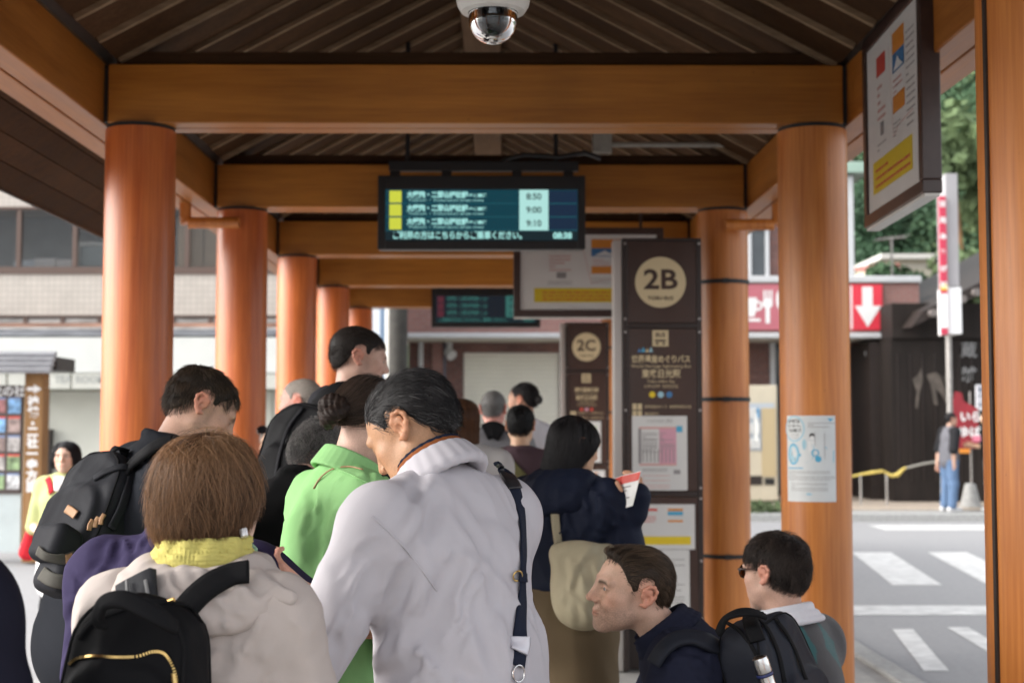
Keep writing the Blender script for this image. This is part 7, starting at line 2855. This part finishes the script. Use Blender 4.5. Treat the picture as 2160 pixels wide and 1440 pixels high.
for kk in 'LR':
    S.cap(J['sh' + kk], J['sh' + kk] * .25 + J['el' + kk] * .75, .080, .076, k=.05)
S.ecap(J['pel'] - A3(0, 0, .02), J['waist'], J['w'], (.20, .15), (.195, .15), .06)
m_ = lambda *p: march(S, p, 2.9, 4.2)
folds(S, ((1330, 1420), (1400, 1340), (1500, 1350), (1540, 1438), (1360, 1438)), 2.9, 4.2, 20, 1.0, .5, (50, 140), seed=9)
S.noise(drape(71, .004, 2, 26, J['f']))
S.noise(crumple(72, .002, 20))
garment(sit, 'polo_shirt', S, M_NAVY, .007)
NS = S
C = SDF()
nk, ax = J['neck'] + unit(J['hc'] - J['neck']) * .012, unit(J['hc'] - J['neck'])
u, f = J['w'], unit(J['f'] - ax * (J['f'] @ ax))
for h, r, t in ((-.004, .082, .007), (.014, .078, .005), (.030, .076, .004)):
    C.poly([nk + ax * (h + .0 * math.sin(a)) + (u * math.cos(a) + f * math.sin(a)) * (r + .012 * max(0, math.sin(a))) for a in np.linspace(R(-235), R(55), 25)], t, k=.014)
for h, r, t in ((.026, .082, .0042), (.006, .092, .0045), (-.012, .102, .005)):
    C.poly([nk + ax * (h - .02 * max(0, math.sin(a))) + (u * math.cos(a) + f * math.sin(a)) * r for a in np.linspace(R(-240), R(60), 25)], t, k=.014)
garment(sit, 'shirt_collar', C, M_NAVY, .0045)
trousers(sit, J, M_TRSD, seed=7)
shoes(sit, J, M_SHOEB)
# his backpack with the bottle
M_TECH = cloth('black_technical', (.020, .022, .030), rough=.5, weave=1200, wrinkle=(14, 6, (1, 1, .6)), bd=.003)
up_ = unit(atn(1580, 1290, 3.5) - atn(1680, 1540, 3.5))
tp, TPS, TM = backpack('black technical backpack on the seated man, zips and a steel bottle at its side', atn(1645, 1470, 3.50), up_, unit(A3(.60, -.60, .35)), .25, .40, .14, M_TECH, seed=23, res=.0065)
for pix, w_ in ((((1532, 1312), (1560, 1330), (1590, 1370), (1612, 1430)), .010), (((1600, 1292), (1640, 1312), (1672, 1360), (1700, 1432)), .012), (((1580, 1292), (1615, 1320), (1640, 1372), (1655, 1438)), .012)):
    strap_on('zip', TPS, pix, 2.9, 4.2, w_, .004, M_STRAPBLK, tp, .001)
strap_on('top_panel', TPS, ((1582, 1302), (1588, 1325), (1598, 1352)), 2.9, 4.2, .040, .010, M_STRAPBLK, tp, .004)
hl = np.array([atn(*p) for p in ((1515, 1335, 3.44), (1530, 1305, 3.42), (1555, 1292, 3.40), (1585, 1290, 3.40), (1612, 1298, 3.42))])
put('grab_handle', *ribbon(hl, np.array([unit(A3(0, -.5, .8))] * 5), .026, .010), M_STRAPBLK, tp)
strap_on('shoulder_strap', NS, ((1380, 1400), (1398, 1372), (1425, 1350), (1460, 1345), (1495, 1355), (1530, 1375)), 2.9, 4.2, .050, .014, M_TECH, tp, .012)
for p in ((1607, 1296), (1632, 1304)):
    q = march(TPS, [p], 2.9, 4.2)[0]
    MB().tube([q + A3(0, -.004, 0), q + A3(.006, -.012, .004), q + A3(.012, -.012, -.008)], .0022, 6).build('zip_pull', M_STRAPBLK, tp, smooth=True)
bo_ = atn(1606, 1400, 3.36)
bd = unit(atn(1600, 1380, 3.36) - atn(1640, 1500, 3.36))
wb = held('water_bottle', bo_ - bd * .2, 'brushed steel bottle in the side pocket of the technical backpack', 'bottle')
Mq = frame3(bd, A3(0, -1, 0))
Mq = Matrix([list(r) for r in Mq])
MB().lathe([(.0001, .022), (.012, .021), (.0185, .016), (.0205, .008), (.0205, -.018), (.0195, -.020)], tuple(bo_), 28, Mq).build('cap', M_STEEL, wb, smooth=True)
MB().lathe([(.0195, -.0215), (.0205, -.0235), (.0205, -.0262), (.0195, -.028)], tuple(bo_), 28, Mq).build('seal', mat('seal_blue', (.02, .03, .12), rough=.4), wb, smooth=True)
MB().lathe([(.0195, -.029), (.0185, -.045), (.0205, -.060), (.029, -.082), (.034, -.105), (.035, -.26), (.03, -.265), (.001, -.265)], tuple(bo_), 28, Mq).build('flask', M_STEEL, wb, smooth=True)

# ------------------------------------------------------------------ seated man with sunglasses
J = skel((1636, 1206), 4.15, R(52), H=1.76, lean=.10, head=(.04, R(-12), 0), sit=True, b=.96, arms={'L': 'lap', 'R': 'lap'}, neck=.98)
hK = Hair(ENV_FULL, n=6000, steps=10, length=lambda P: np.where(P[:, 2] > .05, .055, .038), depth=.012, col=(.014, .010, .009), col2=(.060, .044, .036), flow=flow_whorl(.55, .35, -.1, .9), rad=.00050, wild=.3, clump=.55, curl=.25, seed=41, capcol=(.014, .011, .010),
          line=[(-.13, -.078), (-.075, -.076), (-.058, -.056), (-.042, -.014), (-.034, .022), (-.014, .034), (.004, .030), (.009, -.004), (.021, -.004), (.030, .022), (.045, .034), (.060, .050), (.075, .064), (.086, .070), (.12, .074)])
sgm = person('seated man with wavy dark hair and sunglasses seen from behind', J, (.60, .37, .28), head=dict(lids='closed'), tint=dict(brow=0, beard=.15), hair=hK, hsc=1.0)
S = SDF()
trunk(S, J, .022, k=.06)
for kk in 'LR':
    arm(S, J, kk, .022, .95)
S.ecap(J['pel'] - A3(0, 0, .02), J['waist'], J['w'], (.20, .15), (.19, .145), .06)
S.noise(drape(81, .004, 2, 28, J['w']))
V, F = S.mesh(.007)
q = (V - J['neck']) @ np.stack([J['w'], J['f'], A3(0, 0, 1)], 1)
pc = march(S, [(1700, 1372)], 3.4, 4.6)[0]
qc = (pc - J['neck']) @ np.stack([J['w'], J['f'], A3(0, 0, 1)], 1)
ang = np.arctan2(q[:, 1], q[:, 0]) - math.atan2(qc[1], qc[0])
ang = (ang + math.pi) % (2 * math.pi) - math.pi
du, dv = ang / .60, (q[:, 2] - qc[2]) / .125
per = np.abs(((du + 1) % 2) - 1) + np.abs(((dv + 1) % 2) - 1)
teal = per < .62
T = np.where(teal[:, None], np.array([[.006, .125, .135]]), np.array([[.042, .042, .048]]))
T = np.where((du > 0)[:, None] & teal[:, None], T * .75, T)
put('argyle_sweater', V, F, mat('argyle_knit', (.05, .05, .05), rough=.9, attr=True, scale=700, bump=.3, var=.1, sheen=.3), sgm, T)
C = SDF()
nk, ax = J['neck'] + A3(0, 0, .008), unit(J['hc'] - J['neck'])
u, f = J['w'], unit(J['f'] - ax * (J['f'] @ ax))
for h, r, t in ((-.006, .084, .007), (.014, .076, .005), (.034, .072, .004)):
    C.poly([nk + ax * h + (u * math.cos(a) + f * math.sin(a)) * r for a in np.linspace(R(-240), R(60), 25)], t, k=.014)
for h, r, t in ((.030, .077, .004), (.008, .090, .0045), (-.010, .102, .005)):
    C.poly([nk + ax * (h - .02 * max(0, math.sin(a))) + (u * math.cos(a) + f * math.sin(a)) * r for a in np.linspace(R(-240), R(60), 25)], t, k=.014)
garment(sgm, 'shirt_collar', C, cloth('white_poplin', (.72, .73, .78), weave=1500), .0045)
trousers(sgm, J, M_TRSD, seed=8)
shoes(sgm, J, M_SHOEB)
sg = held('sunglasses', J['hc'], 'tortoiseshell sunglasses worn by the seated man at right', 'sunglasses')
hp = lambda x, y, z: J['hc'] + J['hR'] @ (A3(x, y, z) * J['hs'])
M_TORT = mat('tortoiseshell', (.05, .022, .014), rough=.2, scale=60, var=.7, coat=.5)
for x in (-1, 1):
    pts = [hp(x * (.034 + .026 * math.cos(t)), .106 - .010 * (1 + math.cos(t)) * .5, .002 + .020 * math.sin(t)) for t in np.linspace(0, 2 * math.pi, 24, endpoint=False)]
    fr_ = MB().tube(pts, .0024, 6, closed=True).build('rim', M_TORT, sg, smooth=True)
    ln = MB()
    ln.add([tuple(p) for p in pts], [tuple(range(24))])
    ln.build('lens', mat('amber_lens', (.10, .035, .008), rough=.06, spec=.8), fr_)
    MB().tube([hp(x * .061, .098, .010), hp(x * .074, .060, .012), hp(x * .080, .010, .014), hp(x * .081, -.016, .006)], [.0034, .003, .0026, .002], 8).build('temple', M_TORT, sg, smooth=True)
MB().tube([hp(-.010, .112, .008), hp(0, .116, .011), hp(.010, .112, .008)], .0022, 6).build('bridge', M_TORT, sg, smooth=True)

# bench the two men sit on
bc_ = thing('bench', (.75, 3.8, 0), 'plain timber bench under the two seated men', 'bench')
zs_ = min(SIT['pel'][2], J['pel'][2]) - .175
for k in range(4):
    MB().box(.47 + k * .15, .60 + k * .15, 3.1, 4.6, zs_ - .04, zs_).build('slat', WBY, bc_, bevel=.006)
for yy in (3.3, 4.4):
    MB().box(.50, 1.02, yy - .03, yy + .03, 0.013, zs_ - .042).build('leg', M_DKB, bc_, bevel=.006)

# ------------------------------------------------------------------ woman in the navy jacket reading a map
M_NVJ = cloth('navy_shell', (.013, .017, .034), rough=.6, weave=900, wrinkle=(14, 7, (1, 1, .6)), bd=.004)
J = skel((1212, 938), 5.0, R(-42), H=1.63, lean=.08, head=(.22, R(-16), 0), b=1.1, arms={'L': 'hold', 'R': 'hold'})
J['elR'] = atn(1318, 1148, 4.85)
J['wrR'] = atn(1334, 1072, 4.82)
ENV_LONG = hair_sdf([((0, -.018, .034), (.096, .108, .094), .02), ((0, .020, .010), (.094, .078, .082), .03), ((0, -.040, -.07), (.088, .075, .10), .06), ((.0, -.05, -.14), (.075, .055, .06), .05)])
LONG_END = [(-.16, -.170), (-.06, -.175), (-.01, -.15), (.02, -.08), (.05, -.03), (.07, .03), (.12, .05)]
hN = Hair(ENV_LONG, line=[(-.13, -.062), (-.042, -.03), (-.014, .0), (.03, .02), (.06, .045), (.086, .066), (.12, .074)], n=5200, steps=14, length=lambda P: .12 + .8 * (P[:, 2] + .10), depth=.014, col=(.008, .007, .008), col2=(.034, .031, .032), flow=flow_whorl(1.3, -.05, 0, .7), rad=.0006, wild=.2, clump=.5, layers=(.55, .6), stray=.016, seed=51, end=LONG_END, jitter=.03, capcol=(.008, .007, .008))
nav = person('woman with long black hair in a navy jacket reading a map', J, 'asian', head=dict(lids='closed'), tint=dict(brow=0), hair=hN, hand_kw={'R': dict(curl=.8)})
S = SDF()
trunk(S, J, .030, k=.06)
for kk in 'LR':
    arm(S, J, kk, .032, .96, k=.05)
S.cap(J['wrR'] - (J['wrR'] - J['elR']) * .1, J['wrR'] + unit(J['wrR'] - J['elR']) * .045, .056, .050, k=.02)
S.ecap(J['waist'] - A3(0, 0, .0), J['chest'], J['w'], (.19, .15), (.19, .145), .03)
folds(S, ((1130, 1010), (1260, 980), (1340, 1080), (1330, 1140), (1180, 1165)), 4.3, 5.6, 40, 0, .5, (40, 130), w=(.008, .016), d=(.006, .013), seed=10, centre=(1200, 1000))
S.noise(drape(91, .006, 2, 28, J['w']))
S.noise(crumple(92, .004, 18))
S.cutplane(J['waist'] - A3(0, 0, .03), unit(A3(0, 0, -1)))
garment(nav, 'jacket', S, M_NVJ, .009)
VS = S
C = SDF()
nk = J['neck'] + A3(0, 0, .01)
for h, r, t in ((.005, .088, .022), (-.03, .118, .034), (-.07, .130, .034)):
    C.poly([nk + A3(0, 0, h) + (J['w'] * math.cos(a) + J['f'] * math.sin(a)) * r for a in np.linspace(R(165), R(375), 12)], t, k=.04)
C.noise(crumple(93, .007, 30))
garment(nav, 'hood', C, M_NVJ, .008)
trousers(nav, J, M_TRSK, i=.045, flare=.04, seed=9)
shoes(nav, J, M_SHOEB)
tb = held('tote_bag', atn(1230, 1325, 4.72), 'slouchy beige tote bag hanging behind the woman in navy', 'bag')
Q = SDF()
Q.ell(atn(1226, 1235, 4.72), (.105, .07, .14), rotz(R(-20)), k=.03)
Q.ell(atn(1232, 1275, 4.70), (.092, .07, .075), rotz(R(-20)), k=.04)
Q.ecap(atn(1180, 1165, 4.75), atn(1278, 1165, 4.78), A3(0, 1, 0), (.05, .03), (.05, .03), k=.06)
folds(Q, ((1170, 1170), (1280, 1170), (1280, 1290), (1190, 1310)), 4.2, 5.2, 22, 0, .5, (40, 120), w=(.009, .018), d=(.003, .006), seed=11, centre=(1228, 1120))
Q.noise(drape(95, .005, 3, 30, A3(1, 0, 0)))
put('body', *Q.mesh(.008), cloth('beige_nylon', (.40, .35, .24), rough=.6, weave=900, wrinkle=(10, 8, (1, 1, .7))), tb)
strap_on('strap', VS, ((1182, 1180), (1172, 1100), (1170, 1040), (1180, 990)), 4.3, 5.4, .03, .006, MATS['beige_nylon'], tb, .006)
mp = held('paper_map', atn(1318, 1020, 4.80), 'white folded map with a red heading held by the woman in navy', 'map')
a_, b_, c_, d_ = atn(1280, 1012, 4.86), atn(1352, 992, 4.74), atn(1330, 1062, 4.72), atn(1300, 1052, 4.83)
c_ = atn(1334, 1066, 4.73)
d_ = atn(1296, 1078, 4.84)
nrm = unit(np.cross(b_ - a_, d_ - a_))
G = lambda s_, t_: (a_ * (1 - s_) + b_ * s_) * (1 - t_) + (d_ * (1 - s_) + c_ * s_) * t_ + nrm * (.008 * math.sin(s_ * 9) * (1 - t_ * .4))


def patch(s0, s1, t0, t1, lift, n=10):
    vs, fs = [], []
    for i in range(n + 1):
        for j in range(n + 1):
            vs.append(G(s0 + (s1 - s0) * i / n, t0 + (t1 - t0) * j / n) + nrm * lift)
    for i in range(n):
        for j in range(n):
            fs.append((i * (n + 1) + j, (i + 1) * (n + 1) + j, (i + 1) * (n + 1) + j + 1, i * (n + 1) + j + 1))
    return MB().add(vs, fs)


sg_ = -1 if nrm[1] > 0 else 1
patch(0, 1, 0, 1, 0).build('sheet', M_PW, mp, smooth=True)
patch(.02, .98, .02, .26, sg_ * .0015).build('red_heading', M_RED, mp, smooth=True)
for i in range(5):
    patch(.12 + .05 * (i % 2), .75 - .1 * (i % 3), .36 + i * .11, .40 + i * .11, sg_ * .0015, 4).build('grey_print', M_GREY, mp)

# ------------------------------------------------------------------ people further down the queue
def simple(label, hpx, depth, yaw, H, skin, hair, top, bottom, lean=.06, head=(0, 0, 0), arms=None, seed=0, b=1.0, infl=.018, tint=None, eyes=None, hk=None, ground=0.0, shoe=None, group='people waiting at the bus stop', res=.012, long=True, hsc=1.0, hands='LR'):
    J = skel(hpx, depth, yaw, H=H, lean=lean, head=head, b=b, arms=arms, ground=ground)
    p = person(label, J, skin, head=hk, tint=tint or dict(brow=0), hair=hair, eyes=eyes, group=group, hres=.0042, hsc=hsc, hands=hands)
    S = SDF()
    trunk(S, J, infl, k=.06)
    for kk in 'LR':
        arm(S, J, kk, infl * .85, .95 if long else 1)
    S.ecap(J['pel'] - A3(0, 0, .06), J['waist'], J['w'], (.165 * b + infl, .12 + infl), (.16 * b + infl, .115 + infl), .06)
    collar_stand(S, J, .068, h=.012, t=.010)
    S.noise(drape(seed, .006, 2, 26, J['w']))
    S.noise(crumple(seed + 1, .003, 18))
    garment(p, 'top', S, top, res)
    trousers(p, J, bottom, seed=seed + 2, h=.013)
    shoes(p, J, shoe or M_SHOEB)
    return p, J, S


def quick(col, col2, env=None, seed=0, n=1500, length=.04, flow=None, rad=.0007, **k):
    return Hair(env or ENV_SHORT, n=n, steps=7, length=length, depth=.006, col=col, col2=col2, flow=flow or flow_whorl(.8), rad=rad, seed=seed, capcol=tuple(.8 * (a + b_) / 2 for a, b_ in zip(col, col2)), **k)


# woman in the yellow cardigan
ENV_CHIN = hair_sdf([((0, -.018, .030), (.110, .114, .106), .02), ((0, -.004, -.045), (.116, .088, .075), .05)])
hY = Hair(ENV_CHIN, line=[(-.13, -.062), (-.042, -.03), (-.014, .0), (.03, .01), (.058, .045), (.086, .060), (.12, .066)], n=4200, steps=12, length=lambda P: .07 + .95 * (P[:, 2] + .10), depth=.020, col=BLACK, col2=(.018, .017, .019), flow=lambda P, root: (P - WHORL) * 6 * A3(1, 1, 1) + np.stack([np.sign(root[:, 0]) * .9, 0 * root[:, 0], -1.1 + 0 * root[:, 0]], 1), rad=.0007, wild=.06, clump=.1, seed=71,
          end=[(-.14, -.088), (.02, -.088), (.058, -.085), (.070, -.05), (.080, .050), (.12, .058)], jitter=.01, capcol=BLACK)
yel, J, S = simple('smiling woman with a black bob in a pale yellow cardigan', (139, 962), 8.8, R(168), 1.53, (.62, .40, .30), hY, cloth('pale_yellow_knit', (.40, .43, .20), weave=500, bump=.2), M_TRSB, seed=101, arms={'L': ((-.05, .05, -.28), (.16, .2, -.02)), 'R': ((.05, .05, -.28), (-.16, .2, -.02))}, eyes='brown', tint=dict(brow=0, red=1.0), head=(0, R(13), 0), b=1.0)
C = SDF()
C.ecap(J['neck'] - A3(0, 0, .01) + J['f'] * .075, J['chest'] * .5 + J['neck'] * .5 + J['f'] * .118, J['w'], (.050, .022), (.022, .012), k=.02)
garment(yel, 'white_tee', C, cloth('white_jersey', (.70, .69, .68)), .009)
C = SDF()
C.ecap(J['pel'] - A3(0, 0, .20), J['pel'], J['w'], (.20, .16), (.19, .15), k=.03)
garment(yel, 'shirt_tail', C, MATS['white_jersey'], .012)
rb_ = held('red_handbag', atn(72, 1190, 8.7), 'red bag with a red strap on the woman in the yellow cardigan', 'bag')
Q = SDF().ecap(atn(80, 1080, 8.95), atn(58, 1165, 8.95), A3(1, 0, 0), (.03, .04), (.055, .05), k=.02)
put('body', *Q.mesh(.012), cloth('red_nylon', (.42, .02, .03), wrinkle=(10, 8, (1, 1, 1))), rb_)
strap_on('strap', S, ((100, 1008), (105, 1022), (108, 1040)), 8.2, 9.4, .04, .008, MATS['red_nylon'], rb_, .008)

sim = simple
# people at the left border
nv, J, S = simple('person in dark navy cut off by the left border', (-280, 985), 2.15, R(-15), 1.62, 'asian', quick(BLACK, BLACK2, seed=1), cloth('ink_navy', (.012, .012, .022), wrinkle=(12, 5, (1, 1, .5))), M_TRSD, seed=111, b=1.1, arms={'R': ((.07, .02, -.30), (-.05, .16, -.20)), 'L': 'hang'}, res=.009, infl=.035)
pu, J, S = simple('person in a purple top behind the navy sleeve at left', (-112, 1000), 5.6, R(-30), 1.55, 'asian', quick(BLACK, BLACK2, seed=2), cloth('purple_knit', (.10, .03, .16)), M_TRSD, seed=115)
# bald man, curly-haired person, woman with sunglasses on her head
bal, J, S = simple('balding grey man in profile beside the third orange column', (634, 848), 6.5, R(72), 1.72, 'pink', quick((.30, .26, .22), (.40, .36, .32), env=ENV_CROP, n=700, length=.02, seed=3, thin=lambda P: np.where(P[:, 2] > .08, .15, .8), rad=.0004), cloth('steel_blue', (.10, .12, .16)), M_TRSD, seed=121, tint=dict(brow=0, red=1.2, browc=(.3, .25, .2)), hk=dict(age=1))
ENV_CURL = hair_sdf([((0, -.02, .03), (.105, .118, .102), .02), ((0, -.04, -.03), (.098, .09, .08), .05)])
hC = Hair(ENV_CURL, line=[(-.13, -.062), (-.042, -.03), (-.014, .0), (.03, .02), (.06, .045), (.086, .066), (.12, .074)], n=3600, steps=16, length=.12, depth=.024, col=(.085, .080, .076), col2=(.26, .25, .24), flow=flow_whorl(.6, 0, 0, .7), rad=.0006, wild=.4, clump=.7, curl=1.3, seed=81, capcol=(.05, .046, .044))
cur, J, S = simple('person with curly grey hair bending forward behind the green shirt', (676, 964), 4.25, R(-20), 1.62, 'fair', hC, M_TRSB, M_TRSB, seed=125, lean=.5, head=(.75, 0, 0))
sgw, J, S = simple('woman with sunglasses pushed up on her grey hair, facing the camera', (578, 938), 7.0, R(172), 1.56, 'tan', quick((.20, .19, .18), (.32, .31, .30), seed=5, n=1600), cloth('plum_print', (.045, .025, .045), var=.4), M_TRSD, seed=131, eyes='brown', arms={'L': 'hold', 'R': 'hold'})
g2 = held('sunglasses', J['hc'] + A3(0, 0, .1), 'dark sunglasses resting on grey hair beyond the second column', 'sunglasses')
for x in (-1, 1):
    c0 = J['hc'] + J['hR'] @ A3(x * .034, .085, .075)
    pts = [c0 + J['hR'] @ A3(.025 * math.cos(t), -.006 * math.sin(t), .019 * math.sin(t)) for t in np.linspace(0, 6.283, 16, endpoint=False)]
    MB().add([tuple(p) for p in pts], [tuple(range(16))]).build('lens', M_PSCR if False else mat('dark_lens', (.01, .01, .012), rough=.05), g2)
    MB().tube(pts, .003, 6, closed=True).build('rim', M_TORT, g2, smooth=True)
    MB().tube([c0 + J['hR'] @ A3(x * .026, 0, .004), c0 + J['hR'] @ A3(x * .045, -.06, -.01), c0 + J['hR'] @ A3(x * .048, -.11, -.03)], .003, 6).build('temple', M_TORT, g2, smooth=True)
pk = held('pink_bag', atn(598, 1160, 4.4), 'pale pink drawstring bag showing beside the green shirt', 'bag')
Q = SDF().ell(atn(598, 1136, 4.4), (.052, .04, .042), k=.02).ell(atn(612, 1120, 4.4), (.03, .03, .03), k=.02)
Q.noise(crumple(7, .006, 40))
put('body', *Q.mesh(.006), cloth('pale_pink', (.62, .30, .36)), pk)
MB().tube([atn(585, 1115, 4.36), atn(578, 1128, 4.36), atn(582, 1150, 4.36)], .003, 6).build('cord', M_RED, pk, smooth=True)

ENV_LB = ENV_LONG
hL = Hair(ENV_LB, line=hN.line, n=2800, steps=13, length=lambda P: .13 + .8 * (P[:, 2] + .10), depth=.014, col=(.055, .022, .010), col2=(.12, .052, .024), flow=flow_whorl(1.3, -.05, 0, .7), rad=.0007, wild=.14, clump=.3, seed=91, end=LONG_END, jitter=.03, capcol=(.05, .022, .011))
lb, J, S = simple('person with long auburn hair seen from behind the older man', (974, 886), 6.7, R(12), 1.64, 'fair', hL, cloth('pale_blouse', (.42, .40, .39)), M_TRSD, seed=141)
gy, J, S = simple('grey-haired man with a sunburnt neck, seen from behind', (1041, 862), 8.5, R(-8), 1.74, (.66, .31, .25), quick((.14, .135, .13), (.25, .245, .24), env=ENV_CROP, n=2000, length=.025, seed=6), cloth('grey_marl', (.22, .22, .225), weave=500, var=.15), M_TRSD, seed=145, tint=dict(brow=0, red=1.3))
gb, GS2, GM = backpack('grey and black backpack with a red tag on the grey-haired man', J['chest'] + A3(-.01, -.20, -.0), A3(0, 0, 1), A3(-.1, -1, 0), .29, .42, .15, cloth('grey_pack', (.14, .14, .15), wrinkle=(10, 7, (1, 1, 1))), seed=33, res=.013)
strap_on('top_flap', GS2, ((1022, 912), (1040, 905), (1060, 915)), 7.8, 8.8, .10, .02, M_FABBLK, gb, .004)
strap_on('red_tag', GS2, ((1020, 952), (1020, 962), (1019, 972)), 7.8, 8.8, .055, .008, mat('tag_red', (.5, .02, .04), rough=.6), gb, .01)
bm_, J, S = simple('man in a white shirt with his dark hair tied in a small bun', (1103, 843), 9.3, R(58), 1.80, (.56, .32, .22), quick(BLACK, BLACK2, seed=7, n=2000, length=.07, flow=flow_bun), cloth('white_shirt', (.62, .62, .66)), M_TRSD, seed=151, tint=dict(brow=0, beard=.6), eyes='brown')
C = SDF().ell(J['hc'] + J['hR'] @ A3(0, -.118, .0), (.028, .028, .032), k=.01)
cbn = garment(bm_, 'hair_bun', C, mat('bun_black', (.014, .012, .012), rough=.6, scale=200, bump=.4), .006)
pm, J, S = simple('black-haired man in a plum jacket with an olive strap', (1098, 896), 7.3, R(-6), 1.66, 'asian', quick((.006, .006, .007), (.014, .013, .014), n=2600, length=.05, seed=8), cloth('plum_jacket', (.065, .040, .048), wrinkle=(12, 6, (1, 1, .6))), M_TRSK, seed=155, b=1.1)
sl = held('sling_bag', J['chest'], 'olive sling strap across the plum jacket', 'bag')
strap_on('strap', S, ((1052, 948), (1075, 975), (1098, 1000), (1120, 1022)), 6.6, 8.0, .045, .008, cloth('olive_web', (.12, .11, .05)), sl, .006)
Q = SDF().rbox(atn(1135, 1075, 7.05), (.12, .05, .09), .04)
put('pouch', *Q.mesh(.012), MATS['olive_web'], sl)

# ------------------------------------------------------------------ across the road
jm, J, S = simple('man in blue jeans and a grey and black sweatshirt across the road', (2006, 884), 23.9, R(-75), 1.76, (.52, .32, .23), quick(BLACK, BLACK2, n=900, seed=9, rad=.0012), cloth('grey_sweat', (.13, .13, .145), weave=60, var=.35), M_JEAN, seed=161, ground=.10, shoe=M_SHOEW, group='people across the road', res=.018, arms={'L': ((-.06, -.06, -.29), (.05, -.06, -.24)), 'R': ((.06, -.08, -.29), (-.05, .04, -.25))})
C = SDF()
for kk in 'LR':
    C.cap(J['sh' + kk], J['el' + kk], .088, .082, k=.03)
C.cap(J['shL'] + A3(0, 0, .005), J['shR'] + A3(0, 0, .005), .075, .075, k=.05)
C.cap(J['chest'] + J['f'] * .02, J['neck'] - A3(0, 0, .03), .135, .07, k=.05)
garment(jm, 'black_yoke', C, cloth('black_sweat', (.02, .02, .022)), .016)
bk, J, S = simple('person in a black top and white trousers with a pink phone, behind the near post', (2082, 880), 24.0, R(60), 1.72, 'asian', quick(BLACK, BLACK2, n=900, seed=10, rad=.0012), M_TRSB, cloth('white_trousers', (.6, .58, .55)), seed=165, ground=.10, shoe=M_SHOEW, group='people across the road', res=.018, arms={'L': 'hold', 'R': 'hold'})
pp = held('pink_phone', atn(2060, 925, 23.8), 'pink phone held by the person at the near post across the road', 'phone')
MB().box(*[v for a in zip(atn(2060, 925, 23.8) - A3(.07, .01, .05), atn(2060, 925, 23.8) + A3(.07, .01, .05)) for v in a]).build('case', mat('phone_pink', (.7, .2, .28), rough=.4), pp, bevel=.01)

for o_ in list(COL.objects):
    b_ = o_.name.split('.')[0]
    if o_.parent is not None and b_ in ('grey_print', 'red_print', 'route_print', 'colour_print', 'photo_print', 'screen_cell'):
        o_['kind'] = 'stuff'
